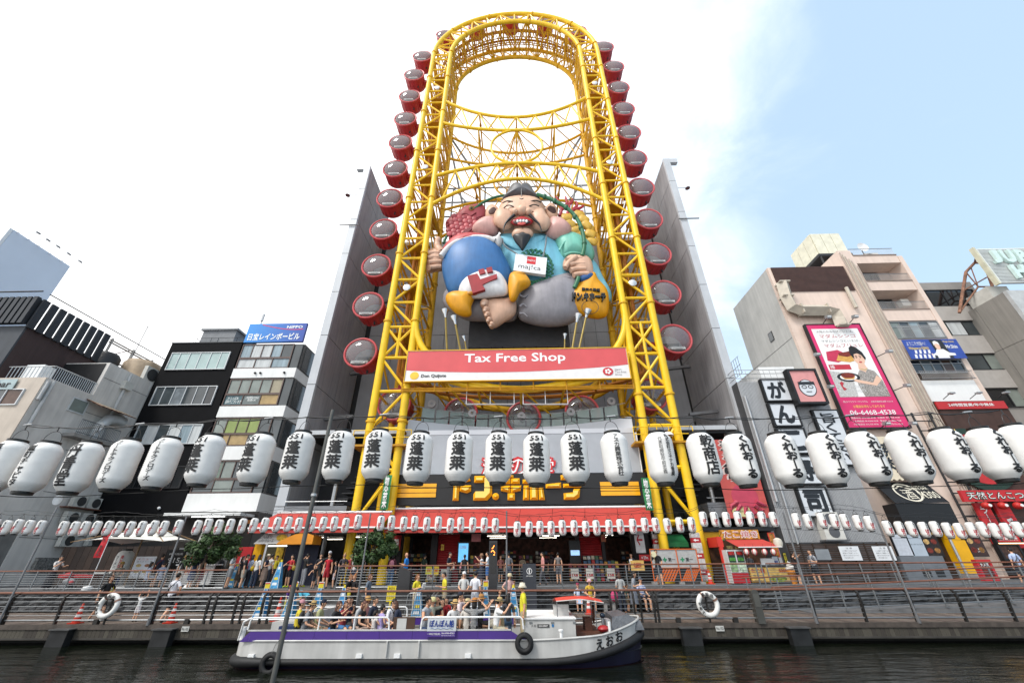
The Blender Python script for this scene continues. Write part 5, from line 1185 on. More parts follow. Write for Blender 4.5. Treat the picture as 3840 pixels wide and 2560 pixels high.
def stube(name,m_,pts,Y,r,par=DS,n=8,k=5):
    """tube through survey points (smoothed); r in metres, may taper"""
    n_=len(pts);out=[]
    for i in range(n_-1):
        p0,p1,p2,p3=pts[max(0,i-1)],pts[i],pts[i+1],pts[min(n_-1,i+2)]
        for j in range(k):
            t=j/k;out.append(tuple(.5*((2*p1[a])+(-p0[a]+p2[a])*t+(2*p0[a]-5*p1[a]+4*p2[a]-p3[a])*t*t+(-p0[a]+3*p1[a]-3*p2[a]+p3[a])*t**3)for a in(0,1)))
    out.append(pts[-1]);m=len(out)
    if not isinstance(r,(list,tuple)):r=[r]*m
    else:r=[r[0]+(r[1]-r[0])*i/(m-1)for i in range(m)]if len(r)==2 else[r[min(len(r)-1,int(i/(m-1)*(len(r)-1)))]for i in range(m)]
    Ys=Y if isinstance(Y,(list,tuple))else(Y,Y)
    return MB().tube([sp(x,y,Ys[0]+(Ys[1]-Ys[0])*i/(m-1))for i,(x,y)in enumerate(out)],r,n).build(name,m_,par,True)
# robe and body
robe=pl('robe',cyan,[(830,640),(960,620),(1200,630),(1310,690),(1400,800),(1450,960),(1420,1060),(1200,1100),(1000,1080),(900,980),(860,850)],31.6,1.5,ctr=(1130,850))
pl('robe_back',cyan,[(1560,800),(1640,860),(1710,1000),(1775,1120),(1765,1190),(1700,1170),(1640,1060),(1580,930)],31.7,.6)
pl('sleeve',aqua,[(1305,660),(1380,630),(1460,622),(1580,690),(1635,790),(1600,850),(1510,820),(1400,835),(1350,830),(1318,760)],31.0,1.1)
stube('sleeve_fold',aqua,[(1340,760),(1380,690),(1450,655)],30.1,[.12,.05]);stube('sleeve_fold',aqua,[(1380,800),(1450,775),(1560,790)],30.05,[.14,.05])
pl('collar',cyan,[(845,640),(880,700),(960,745),(1040,765),(1130,735),(1200,670),(1210,640),(1185,640),(1120,705),(1035,735),(960,715),(890,665)],30.3,.25,sm=True)
# chest pattern of green swirls
mb=MB();r_=random.Random(3)
for i in range(26):
    a=2*PI*i/26;cx,cy,R=1120,915,150
    for q_ in(0,1):
        x,y=cx+(R-q_*34)*math.cos(a),cy+(R-q_*34)*.98*math.sin(a)
        mb.tube([sp(x-16,y-12,30.02),sp(x+4,y-18+10*q_,29.98),sp(x+18,y+4,30.0),sp(x+2,y+16,30.02)],[.05,.12,.12,.04],6)
mb.build('chest_pattern',mat('#2f7357',.4,var=.1),robe,True)
# trousers and bare foot
pl('trouser_leg',gry,[(372,1110),(450,1090),(640,1150),(800,1160),(960,1150),(985,1250),(960,1350),(760,1355),(560,1345),(430,1280),(362,1205)],31.3,1.1)
pl('trouser_leg',gry,[(988,1180),(1015,1115),(1110,1055),(1300,990),(1450,970),(1560,1080),(1580,1250),(1500,1340),(1380,1390),(1210,1397),(1060,1365),(995,1320)],30.9,1.55,ctr=(1270,1190))
for a in(((1000,1130),(1040,1150),(1080,1130)),((1005,1230),(1035,1210),(1065,1235)),((1005,1290),(1040,1290),(1070,1315)),((1290,1010),(1380,985),(1440,990))):stube('trouser_fold',gry,a,29.75,[.12,.04])
ft=pl('foot',skin,[(690,1190),(760,1165),(880,1165),(965,1160),(980,1240),(960,1310),(880,1360),(800,1410),(750,1400),(715,1330),(690,1260)],30.3,.85)
mb=MB()
for x,y,rx,ry in((712,1208,40,36),(725,1262,32,26),(735,1304,29,23),(750,1348,27,22),(772,1388,26,22)):blob(mb,x,y,rx,ry,29.75,.5)
mb.build('toe',skin,ft,True)
for x,y,rx,ry in((703,1204,20,17),(712,1262,14,11),(722,1304,13,10),(736,1350,12,9),(760,1392,11,8)):blob(MB(),x,y,rx,ry,29.3,.12).build('toe_nail',mat('#cfae98',.35,var=0),ft,True)
# head
hd=pl('head',skin,[(835,400),(880,350),(1020,328),(1160,348),(1215,400),(1228,470),(1270,530),(1255,590),(1190,625),(1110,640),(1030,655),(950,640),(870,622),(800,570),(782,525),(815,460)],30.9,1.75,ctr=(1025,490))
pl('cheek',skin,[[(800,440),(860,410),(950,450),(960,540),(900,590),(820,560),(785,520)],[(1110,440),(1190,415),(1240,480),(1268,530),(1230,590),(1150,590),(1090,530)]],29.75,.75,par=hd)
pl('chin',skin,[(950,600),(1000,585),(1030,598),(1060,585),(1110,600),(1115,640),(1040,665),(945,645)],29.6,.55,par=hd)
pl('ear',skin,[[(718,440),(740,392),(785,382),(828,415),(822,490),(770,510),(722,490)],[(1218,415),(1262,368),(1310,398),(1326,460),(1300,505),(1236,490)]],31.0,.6,par=hd)
pl('ear_hollow',mat('#4a302a',.6,var=.1),[[(742,430),(760,398),(795,398),(812,425),(790,450),(755,455)],[(1236,410),(1262,382),(1300,400),(1310,440),(1275,445)]],30.5,.12,par=hd)
pl('ear_lobe',skin2,[[(608,575),(660,525),(730,495),(800,505),(835,590),(800,632),(700,640),(625,612)],[(1262,500),(1330,500),(1400,535),(1442,590),(1410,645),(1310,665),(1225,630),(1235,570)]],30.6,1.05,par=hd)
mb=MB()
for x,y,rx,ry,t in((1022,425,46,36,.55),(967,436,32,22,.4),(1078,436,32,22,.4)):blob(mb,x,y,rx,ry,29.05,t)
mb.build('nose',skin,hd,True)
for q in(((872,402),(910,380),(955,392)),((1085,388),(1128,374),(1168,388))):stube('closed_eye',blk_s,q,29.18,.06,hd)
for q in(((860,362),(900,345),(950,352)),((1090,350),(1140,340),(1185,355))):stube('eyebrow',blk_s,q,29.36,[.05,.09],hd)
for q in(((880,425),(915,440),(950,430)),((1095,425),(1130,435),(1165,420))):stube('eye_fold',paint('#a87a62'),q,29.25,[.05,.02],hd)
lips=pl('lips',mat('#a8262a',.3,var=.1),[(928,520),(972,492),(1025,476),(1078,490),(1120,515),(1085,547),(1020,553),(962,547)],29.15,.3,par=hd)
pl('mouth_hollow',mat('#3c1414',.5,var=0),[(950,520),(985,502),(1025,495),(1068,502),(1098,518),(1070,538),(1022,543),(972,540)],28.88,.12,par=lips)
for k in range(4):blob(MB(),988+k*25,511+(k in(0,3))*3,11,12,28.75,.1).build('tooth',white,lips,True)
pl('tongue',mat('#c0504a',.35,var=0),[(985,535),(1000,522),(1018,530),(1035,522),(1058,532),(1040,545),(1000,546)],28.8,.08,par=lips)
for q in(((960,462),(915,500),(880,545),(866,612)),((1090,462),(1135,505),(1172,545),(1193,608))):stube('moustache',blk_s,q,(28.9,28.95),[.19,.03],hd,10)
brd=pl('beard',blk_s,[(948,640),(990,628),(1028,612),(1068,628),(1100,640),(1080,690),(1050,735),(1028,765),(1005,735),(968,690)],28.85,.5,par=hd,ctr=(1028,660))
for k in range(7):stube('beard_groove',mat('#3c3c40',.35,var=0),[(1028+(k-3)*12,645),(1028+(k-3)*7,690),(1028,735)],(28.68,28.78),.02,brd,5,3)
ht=pl('hat',hatm,[(858,342),(895,285),(940,218),(1000,216),(1020,236),(1045,214),(1092,222),(1135,285),(1182,348),(1100,326),(1020,322),(935,328)],30.4,1.0,ctr=(1020,285))
stube('hat_seam',blk_s,[(1020,236),(1020,280),(1020,325)],(29.5,29.45),.04,ht);pl('hat_clasp',blk_s,[(1000,322),(1020,332),(1042,322),(1030,348),(1010,348)],29.4,.15,par=ht)
# hands
h1=pl('hand',skin,[(210,790),(250,760),(345,745),(375,800),(360,920),(300,935),(238,945),(215,880)],31.0,.8)
for k,y in enumerate((785,822,862,905)):stube('finger',skin,[(225+k*6,y),(270,y-4),(345,y-10)],(30.2,30.5),[.26,.22],h1,10)
stube('thumb',skin,[(345,775),(315,730),(312,690),(318,665)],(30.6,30.5),[.42,.36,.3,.28,.26],h1,12);blob(MB(),317,672,26,26,30.5,.3).build('thumb_tip',skin,h1,True)
h2=pl('hand',skin,[(1372,850),(1420,808),(1500,808),(1575,818),(1615,870),(1622,960),(1580,1000),(1470,992),(1425,930),(1372,915)],30.3,.8)
for k,(x,y)in enumerate(((1400,838),(1422,882),(1432,926),(1458,968))):stube('finger',skin,[(x,y),(x+45,y-10),(x+125,y-12)],(29.6,29.75),[.27,.24],h2,10)
stube('thumb',skin,[(1480,815),(1420,860),(1388,905)],(29.6,29.5),[.3,.24],h2,10)
pl('cuff',paint('#2c5a94'),[(1490,985),(1560,995),(1612,955),(1624,980),(1590,1020),(1520,1028)],30.0,.5)
# things he carries or that lie around him
def segrod(name,lab,pts,Y,r):
    t_=thing(name,lab,'rod',sp(*pts[0],Y))
    return t_
RD_=thing('fishing_rod','green bamboo rod arching over the deity statue','rod',sp(1480,1000,30))
bam=paint('#2f6d4c')
for q,Y_ in(([(1465,1075),(1485,1030),(1500,985)],29.6),([(1530,805),(1548,720),(1535,610),(1490,500),(1410,410),(1280,335),(1150,288)],29.7),([(885,298),(800,312),(700,355),(600,430),(480,540),(400,630),(365,700)],31.3)):stube('stem',bam,q,Y_,.2 if Y_<31 else.14,RD_,10)
for x,y in((1548,700),(1520,570),(1470,478),(1395,400),(1300,345),(1215,308)):
    blob(MB(),x,y,22,20,29.7,.27).build('node',paint('#275c40'),RD_,True)
FS=thing('sea_bream','red scaled sea bream figure behind the left ear of the statue','statue',sp(550,660,32))
fish=paint('#a5474d');fb=pl('body',fish,[(385,520),(480,455),(530,405),(600,382),(695,376),(722,440),(705,510),(640,600),(560,640),(430,665),(398,600)],31.8,.7,par=FS)
for j in range(6):
    for i in range(5):
        x,y=455+i*42+(j%2)*20-j*12,470+j*30+i*6
        if x<640 and y<640:blob(MB(),x,y,25,20,31.15,.14).build('scale',paint('#b65459' if(i+j)%2 else '#9a3d44'),FS,True)
for k in range(6):stube('tail_ray',fish,[(400+k*4,520+k*24),(385+k*6,530+k*27)],31.3,[.16,.08],FS)
stube('gill',paint('#7f2e35'),[(640,440),(590,470),(560,450),(520,455)],31.1,.07,FS);stube('gill',paint('#7f2e35'),[(690,470),(620,490),(560,485)],31.1,.06,FS)
blob(MB(),600,403,24,20,31.1,.12).build('eye',mat('#8a6a2c',.3),FS,True);blob(MB(),600,403,11,9,30.98,.06).build('pupil',blk_s,FS,True)
for k in range(5):stube('fin_ray',paint('#7f2e35'),[(625-k*18,560+k*6),(560-k*10,615)],31.0,[.1,.05],FS)
CO=thing('coral','red branching coral behind the right ear of the statue','statue',sp(1400,470,31.8));cr_=paint('#b63c48')
for q in([(1340,470),(1355,420),(1340,370),(1310,310)],[(1355,420),(1400,380),(1390,310)],[(1400,380),(1440,360),(1445,325)],[(1440,470),(1450,420),(1490,380),(1475,350)],[(1450,420),(1520,400),(1540,380)],[(1480,430),(1540,435)],[(1400,470),(1420,400),(1425,345)],[(1340,370),(1300,365)]):stube('branch',cr_,q,31.6,[.2,.12],CO)
GC=thing('gold_coins','heap of oval gold coins behind the right shoulder of the statue','statue',sp(1560,700,31.8));gcm=paint('#cfa845')
for x,y,a in((1400,485,0),(1430,535,.5),(1505,460,.3),(1545,500,.5),(1480,590,-.2),(1540,630,.4),(1590,570,.6),(1600,620,.3),(1500,640,-.3),(1615,680,.5),(1560,680,.8),(1570,545,.7)):
    w_,h_=46,30;ca,sa=math.cos(a),math.sin(a)
    c_=pl('coin',gcm,[(x+ca*u*w_-sa*v*h_,y+sa*u*w_+ca*v*h_)for u,v in((-1,-.6),(-.6,-1),(.6,-1),(1,-.6),(1,.6),(.6,1),(-.6,1),(-1,.6))],31.6+.2*math.sin(x),.28,par=GC,k=2)
# blue cloth bundle held on his knee: plain stand-in of the same size and colours
BU=thing('cloth_bundle','big blue cloth bundle with red band and white patch held by the statue','bundle',sp(650,1150,30.5))
pl('body',blue,[(352,900),(372,790),(440,700),(560,650),(700,648),(820,715),(890,830),(945,955),(925,1060),(850,1135),(700,1165),(520,1168),(420,1130),(370,1010)],30.3,1.6,par=BU,ctr=(640,900))
patch=pl('patch',paint('#d5d3d3'),[(492,1085),(540,1000),(630,945),(730,922),(840,950),(902,1045),(900,1130),(800,1150),(640,1165),(520,1150)],29.35,.75,par=BU,ctr=(700,1050))
pl('band',paint('#b14347'),[(352,770),(392,700),(470,645),(600,620),(740,640),(800,670),(740,690),(600,680),(470,720),(390,790)],30.0,.8,par=BU)
stube('band_trim',paint('#cfcccb'),[(345,810),(400,745),(480,690),(600,655),(720,655),(800,680)],(29.5,29.5),.3,BU,10)
pl('tie_knot',paint('#c5c3c2'),[(790,660),(830,640),(860,670),(850,720),(820,735),(785,700)],29.8,.5,par=BU)
o_=sp(580,1130,28.5);u_=(sp(840,1050,28.5)-o_);w_=(sp(545,975,28.5)-o_);
for pts in([(.12,.02),(.52,.02),(.47,.3),(.98,.42),(1.0,.62),(.45,.6),(.4,.95),(.08,.98)],[(.47,.86),(.66,.86),(.64,1.12),(.46,1.12)],[(.72,.84),(.9,.82),(.9,1.08),(.72,1.1)]):
    MB().prism([(a,b)for a,b in pts],o_,u_,w_,(0,.35,0)).build('red_letter',paint('#9c2a30'),patch)
PU1=thing('gold_pouch','plump yellow pouch at the lower left of the statue','pouch',sp(510,1250,30));pl('body',yel_s,[(385,1150),(440,1115),(530,1110),(610,1100),(632,1140),(600,1230),(600,1300),(550,1318),(470,1290),(400,1215)],29.6,.9,par=PU1)
PU2=thing('gold_pouch','plump yellow pouch standing by the knee of the statue','pouch',sp(990,1150,30));pl('body',yel_s,[(918,975),(960,945),(1040,955),(1095,1020),(1085,1060),(1010,1110),(970,1185),(925,1180),(908,1080)],29.4,.8,par=PU2)
for P_,x,y in((PU1,600,1120),(PU2,1000,960)):pl('tie',paint('#b77c10'),[(x-40,y-10),(x+40,y-14),(x+42,y+12),(x-40,y+16)],28.95,.2,par=P_)
# yellow shop bag
BG=thing('shop_bag','yellow bag with black lettering hanging from the right fist of the statue','bag',sp(1570,1320,30.5))
pl('body',yel_s,[(1510,1030),(1620,945),(1665,1010),(1735,1090),(1758,1200),(1742,1300),(1690,1332),(1590,1325),(1450,1275),(1392,1215),(1385,1140),(1440,1075)],30.5,1.1,par=BG,ctr=(1570,1180))
Yg=29.32
def btext(body,x0,y0,x1,y1,bold):
    a,b,c_=sp(x0,y1,Yg),sp(x1,y1+8,Yg),sp(x0,y0,Yg);text_mb(body,a,b-a,c_-a,bold,depth=.3).build('lettering',mat('#1c2326',.5,var=0),BG)
btext('驚安の殿堂',1528,1070,1680,1092,.02);btext('ドン.キホーテ',1450,1108,1730,1168,.06)
ring=[sp(1597+70*math.cos(a),1236+56*math.sin(a),Yg+.02)for a in[2*PI*i/32 for i in range(32)]]
MB().tube(ring,.025,5,closed=True).build('ring_mark',mat('#1c2326',.5,var=0),BG)
# white name card on a cord
CD=thing('name_card','white card with a small red square hanging on the chest of the statue','card',sp(1100,880,29.2));cm_=mat('#dfe0e0',.35,var=.03)
a,b,d_=sp(952,925,29.2),sp(1222,962,29.2),sp(972,787,29.2)
MB().prism([(0,0),(1,0),(1,1),(0,1)],a,b-a,d_-a,(0,.4,0)).build('card',cm_,CD)
nrm=V((0,-.02,0));U_,W_=b-a,d_-a
MB().quad(a+U_*.38+W_*.5+nrm,a+U_*.66+W_*.5+nrm,a+U_*.66+W_*.94+nrm,a+U_*.38+W_*.94+nrm).build('red_square',mat('#c4232a',.4,var=0),CD)
text_mb('maj!ca',a+U_*.14+W_*.1+nrm,U_*.7,W_*.34,.0).build('lettering',mat('#4a4648',.4,var=0),CD);text_mb('maj!co',a+U_*.4+W_*.62+nrm*2,U_*.24,W_*.16,.01).build('lettering',cm_,CD)
stube('cord',mat('#6c7478',.5),[(1202,812),(1222,720),(1230,640)],(29.4,29.9),.08,CD);stube('cord',mat('#6c7478',.5),[(985,790),(880,720),(862,660)],(29.4,29.9),.08,CD)
# spotlights on stems below the statue
for lab,bx,by,hx,hy in(('tall chrome spotlight below the statue, outer one of the left pair',1678,1287,1671,1188),('chrome spotlight below the statue, inner one of the left pair',1730,1300,1708,1213),('tall chrome spotlight below the statue, outer one of the right pair',2168,1290,2198,1188),('chrome spotlight below the statue, inner one of the right pair',2142,1296,2163,1206),('small spotlight beside the left spotlight pair',1754,1312,1743,1276),('small spotlight beside the right spotlight pair',2115,1310,2118,1268)):
    Yl=29.6;p0,p1=atY(bx,by,Yl),atY(hx,hy,Yl);sm_all=hy<1230
    s_=thing('spotlight',lab,'spotlight',p0,'spotlights below the statue')
    tub('stem',mat('#8f7a3c',.5,.3),s_,[p0-V((0,0,.6)),p1],.09 if sm_all else.06,6);d=(p1-p0).normalized();k_=1 if sm_all else.55
    MB().tube([p1-d*.1,p1+d*.25*k_,p1+d*.6*k_,p1+d*.72*k_,p1+d*.8*k_],[.1*k_,.16*k_,.32*k_,.34*k_,.24*k_],14).build('head',mat((.5,.51,.52),.25,.8,var=.05),s_,True)
# advertising board on the tower
TFp=29.45
AD=thing('advertising_board','wide red and white board reading Tax Free Shop across the tower','sign',atY(1940,1430,TFp))
A_,B_,C_,D_=atY(1516,1430,TFp),atY(2365,1417,TFp),atY(2346,1304,TFp),atY(1532,1317,TFp)
tx0,tx1,tz0,tz1=(A_.x+D_.x)/2,(B_.x+C_.x)/2,(A_.z+B_.z)/2,(C_.z+D_.z)/2
redb=mat('#cc5255',.55,var=.08,scale=.6)
xbox('white_panel',mat('#dcd9d8',.55,var=.05),AD,tx0,tx1,TFp,TFp+.14,tz0,tz1)
sw=[(tx0+.03+(tx1-tx0-.06)*i/24,tz0+(tz1-tz0)*(.36-.13*math.sin(i/24*PI)**.8+.02*i/24+(.06*(i/24)**2)))for i in range(25)]
MB().add([(x,TFp-.012,z)for x,z in sw]+[(x,TFp-.012,tz1-.03)for x,z in sw],[(i,i+1,26+i,25+i)for i in range(24)]).build('red_field',redb,AD)
for zz_ in(tz0-.07,tz1):xbox('frame',yel2,AD,tx0-.08,tx1+.08,TFp-.06,TFp+.2,zz_,zz_+.07)
for xx_ in(tx0-.08,tx1+.01):xbox('frame',yel2,AD,xx_,xx_+.07,TFp-.06,TFp+.2,tz0,tz1)
w_=tx1-tx0;h_=tz1-tz0
sign_text('Tax Free Shop',white,AD,tx0+w_*.262,tx0+w_*.722,tz0+h_*.5,tz0+h_*.88,TFp-.024,.018);sign_text('Don Quijote',mat('#2a2a30',.5,var=0),AD,tx0+w_*.072,tx0+w_*.185,tz0+h_*.09,tz0+h_*.22,TFp-.024,.03)
disc('round_emblem',mat('#e8b93a',.5),AD,tx0+w_*.042,tz0+h_*.18,.36,.34,TFp-.02,24,.01)
sak=disc('blossom_emblem',mat('#c22f38',.5),AD,tx0+w_*.905,tz0+h_*.22,.42,.36,TFp-.03,24,.01)
for k in range(5):a=2*PI*k/5;disc('petal',white,sak,tx0+w_*.905+.17*math.cos(a),tz0+h_*.22+.15*math.sin(a),.09,.09,TFp-.04,10,.005)
for j,tx in enumerate(('Japan.','Tax-free','Shop')):sign_text(tx,mat('#6a6668',.5,var=0),AD,tx0+w_*.935,tx0+w_*(.968,.985,.965)[j],tz0+h_*(.25,.17,.08)[j],tz0+h_*(.31,.23,.15)[j],TFp-.024,.01 if j==0 else 0)
hg=MB()
xw0,xw1=tx0-.2,tx1+.2
for dz in(-.55,-.68,-.8):hg.tube([(xw0,TFp+.2,tz0+dz),(xw1,TFp+.2,tz0+dz)],.05,5)
for i in range(8):hg.tube([(xw0+(xw1-xw0)*i/7,TFp+.2,tz0-.05),(xw0+(xw1-xw0)*i/7,TFp+.2,tz0-.85)],.06,5)
hg.build('board_gantry',yel3,AD)
rail=mat((.75,.76,.77),.3,.5,var=0)
for xa,xb in((1748,1928),(1962,2130)):
    Pa,Pb=atY(xa,1515,30.2),atY(xb,1515,30.2)
    tub('hanging_rail',rail,AD,[Pa,Pb],.06,6)
    for f_ in(0,.5,1):P_=Pa.lerp(Pb,f_);tub('hanger',rail,AD,[P_,P_+V((0,0,1.6))],.035,5)
# ================================================================ PAPER LANTERNS
paper=bpy.data.materials.new('lantern_paper');paper.use_nodes=True;t=paper.node_tree;p=t.nodes['Principled BSDF']
p.inputs['Base Color'].default_value=(.74,.735,.72,1);p.inputs['Roughness'].default_value=.65;p.inputs['Subsurface Weight'].default_value=0
c=t.nodes.new('ShaderNodeTexCoord');n=t.nodes.new('ShaderNodeTexNoise');n.inputs['Scale'].default_value=5;t.links.new(c.outputs['Object'],n.inputs['Vector'])
r=t.nodes.new('ShaderNodeMapRange');r.inputs[1].default_value=.3;r.inputs[2].default_value=.7;r.inputs[3].default_value=.9;r.inputs[4].default_value=1.03;t.links.new(n.outputs['Fac'],r.inputs[0])
mm=t.nodes.new('ShaderNodeMix');mm.data_type='RGBA';mm.blend_type='MULTIPLY';mm.inputs[0].default_value=1;mm.inputs[6].default_value=(.73,.72,.7,1);t.links.new(r.outputs[0],mm.inputs[7]);t.links.new(mm.outputs[2],p.inputs['Base Color'])
lblk=mat((.012,.012,.012),.4,var=.1);ink=mat((.012,.012,.013),.6,var=0);lred=mat('#a81822',.5,var=0)
BR,BH=.302,1.06  # big lantern
def prof(u,R):  # u 0..1 from bottom to top
    if u<.2:return R*(.6+.4*math.sin(u/.2*PI/2))
    if u>.82:return R*(.6+.4*math.sin((1-u)/.18*PI/2))
    return R
def lantern_meshes(R,H,ribs,seg):
    pr=[]
    for i in range(ribs*2+1):
        u=i/(ribs*2);r_=prof(u,R)*(1 if i%2 else.965);pr.append((r_,H*u))
    sh_=MB().lathe(pr,(0,0,0),seg).mesh((0,0,0),[paper],'all')
    top=MB().lathe([(R*.6,H-.004),(R*.62,H+.05*H),(R*.55,H+.055*H),(R*.5,H-.0)],(0,0,0),20).mesh((0,0,0),[lblk],True)
    bot=MB().lathe([(R*.61,.004),(R*.58,-.048*H),(R*.5,-.048*H),(R*.5,.0)],(0,0,0),20).mesh((0,0,0),[lblk],True)
    cap=MB().lathe([(R*.58,H+.04*H),(.001,H+.04*H)],(0,0,0),20);cap.lathe([(R*.5,-.04*H),(.001,-.04*H)],(0,0,0),20)
    cp=cap.mesh((0,0,0),[mat((.3,.3,.28),.8,var=0)])
    hk=MB().tube([(R*.55*math.cos(a),0,H*1.07+R*.75*math.sin(a))for a in[PI*i/10 for i in range(11)]],.006,5).tube([(0,0,H*1.07+R*.72),(0,0,H*1.07+R*1.1)],.012,5).mesh((0,0,0),[lblk])
    return sh_,top,bot,cp,hk
def wrap_text(items,R,H):
    """lettering laid round the lantern: (body, angle centre, width, z0, z1, bold, material index, vertical)"""
    bm=bmesh.new();mi=[]
    jobs=[]
    for it in items:  # heavy brush strokes: the character laid several times, a hair apart
        q_=it[5]*(it[3]if False else it[4]-it[3])/max(1,len(it[0])if it[7]else 1)
        jobs.append(it+(0,0,0));jobs+=[it+(q_*a_,q_*b_,.0006*(i_+1))for i_,(a_,b_)in enumerate(((1,.4),(-1,-.4),(.4,-1),(-.4,1))if it[5]>.015 else())]
    for body,ac_,wd,z0,z1,bold,mi_,vert,sx,sz,sr in jobs:
        vs,fs,_=glyphs(body,0,vert,.92,2)
        b2=bmesh.new();vv=[b2.verts.new(((x-.5)*wd+sx,0,z0+(z1-z0)*y+sz))for x,y in vs]
        for f in fs:
            try:b2.faces.new([vv[i]for i in f]).material_index=mi_
            except ValueError:pass
        x=-wd/2+.035
        while x<wd/2:
            bmesh.ops.bisect_plane(b2,geom=b2.verts[:]+b2.edges[:]+b2.faces[:],plane_co=(x,0,0),plane_no=(1,0,0));x+=.035*R/.3
        for z in[H*.06,H*.12,H*.2,H*.82,H*.88,H*.94]:
            if z0<z<z1:bmesh.ops.bisect_plane(b2,geom=b2.verts[:]+b2.edges[:]+b2.faces[:],plane_co=(0,0,z),plane_no=(0,0,1))
        for v in b2.verts:
            u=min(1,max(0,v.co.z/H));r_=prof(u,R)+.004*R/.3+sr;a=ac_+v.co.x/R
            v.co=(r_*math.sin(a),-r_*math.cos(a),v.co.z)
        me=bpy.data.meshes.new('lettering');b2.to_mesh(me);b2.free();bm.from_mesh(me);bpy.data.meshes.remove(me)
    me=bpy.data.meshes.new('lettering');bm.to_mesh(me);bm.free();me.materials.append(ink);me.materials.append(lred)
    return me
bigm=lantern_meshes(BR,BH,26,32);pn=('paper_shade','top_ring','bottom_ring','end_cap','hanger')
H_=BH
def w551(a=0):return[('551',a,.3,H_*.82,H_*.93,.05,0,False),('蓬',a,.3,H_*.5,H_*.77,.035,0,False),('莱',a,.34,H_*.2,H_*.47,.04,0,False)]
def wkure(a):return[('くれおーる',a,.25,H_*.1,H_*.95,.06,0,True),('たこ焼お好み焼串かつ',a+.85,.075,H_*.08,H_*.92,.0,0,True)]
TXS={'551':w551(0),'kure':wkure(0),'niko':[('ニートテクノロジーズ',0,.13,H_*.1,H_*.94,.03,0,True),('(株)',.0,.1,H_*.93,H_*.98,.0,0,False)],'tansei':[('丹青堂',0,.26,H_*.1,H_*.94,.03,0,True)],'iki':[('瓢町チャビタ',0,.17,H_*.1,H_*.92,.03,0,True)],
       'asuka':[('アスカ興業株式会社',0,.125,H_*.1,H_*.94,.02,0,True)],'kane':[('株式会社カネナカ青果',.28,.105,H_*.1,H_*.95,.02,0,True),('代表取締役中前忠義',-.28,.085,H_*.14,H_*.88,.01,0,True)],'inui':[('乾商店',0,.29,H_*.14,H_*.94,.03,0,True)]}
txm={k:wrap_text(v,BR,BH)for k,v in TXS.items()}
BL=[(13,1745,'iki','white lantern cut by the left edge of the big lantern row'),(137,1752,'iki','big white lantern with slanting black characters, first whole one from the left'),(302,1752,'tansei','big white lantern with three black characters in front of the left air conditioners'),
      (455,1742,'niko','big white lantern with a black katakana column, left one of two alike'),(607,1735,'niko','big white lantern with a black katakana column in front of the black building'),
      (773,1724,'551','big 551 lantern at the white-banded building, leftmost of its kind'),(962,1720,'551','big 551 lantern in front of the white-banded building, second of its kind'),(1117,1712,'551','big 551 lantern left of the slanting mooring pole'),(1272,1709,'551','big 551 lantern overlapping the left outer tower leg'),(1417,1706,'551','big 551 lantern overlapping the left inner tower leg'),
      (1567,1716,'551','big 551 lantern over the left end of the louvred wall'),(1720,1715,'551','big 551 lantern over the first block letter of the shop name'),(1867,1716,'551','big 551 lantern just left of the small red hiragana no'),(2010,1720,'551','big 551 lantern just right of the small red hiragana no'),(2156,1716,'551','big 551 lantern over the last block letter of the shop name'),
      (2312,1716,'asuka','big lantern with one thin column of nine black characters over the right gold bars'),(2478,1716,'kane','big lantern with two thin columns of black characters at the right tower leg'),(2642,1718,'inui','big lantern with three bold kanji right of the tower legs'),
      (2778,1723,'kure','big lantern with brushed kana over the octopus banner'),(2945,1722,'kure','big lantern with brushed kana over the brush character boards'),(3100,1720,'kure','big lantern with brushed kana beside the brush character boards'),(3255,1714,'kure','big lantern with brushed kana under the left part of the pink poster'),(3410,1710,'kure','big lantern with brushed kana over the cream awning'),(3575,1704,'kure','big lantern with brushed kana left of the round ramen emblem'),(3720,1702,'kure','big lantern with brushed kana over the round ramen emblem'),(3842,1690,'kure','white lantern cut by the right edge of the big lantern row')]
BROW=9.0
wires=[]
for i,(px,py,tk,lab)in enumerate(BL):
    P_=atY(px,py,BROW);P_.z-=BH/2
    P_.x+=0
    t_=thing('paper_lantern',lab,'lantern',P_,'big white paper lanterns strung along the canal')
    t_.rotation_euler=(random.uniform(-.02,.02),random.uniform(-.025,.025),0)
    for me,nm in zip(bigm,pn):part(me,nm,t_,rot=(0,0,random.uniform(-.2,.2))if nm!='hanger' else(0,0,random.uniform(-.4,.4)))
    vx=math.atan2(P_.x,9.0)
    tw={'551':.0,'niko':.1,'tansei':.02,'iki':-.1,'kure':.05}.get(tk,.0)
    if i<7 and tk=='551':tw=-.15
    part(txm[tk],'lettering',t_,rot=(0,0,tw+random.uniform(-.1,.1)))
    wires.append(P_+V((0,0,BH*1.07+BR*1.08)))
def sag(a,b,d,n=6):return[a.lerp(b,i/n)-V((0,0,d*4*(i/n)*(1-i/n)))for i in range(n)]
wp=[]
for a,b in zip(wires,wires[1:]):wp+=sag(a,b,.03)
wp.append(wires[-1])
WR=thing('lantern_wire','black wire that carries the row of big lanterns','wire',wires[13]);tub('upper_strand',lblk,WR,wp,.012,5);tub('upper_strand',lblk,WR,[p_+V((0,.05,.03+.03*math.sin(i*.7)))for i,p_ in enumerate(wp)],.008,4)
lo=[p_-V((0,0,BH*1.07+BR*1.08+.1))for p_ in wires];tub('lower_strand',lblk,WR,lo,.008,4)
for i,p_ in enumerate(wires):
    if i%3==0:tub('clamp',steel,WR,[p_+V((-.1,0,.01)),p_+V((.1,0,.03))],.02,5)
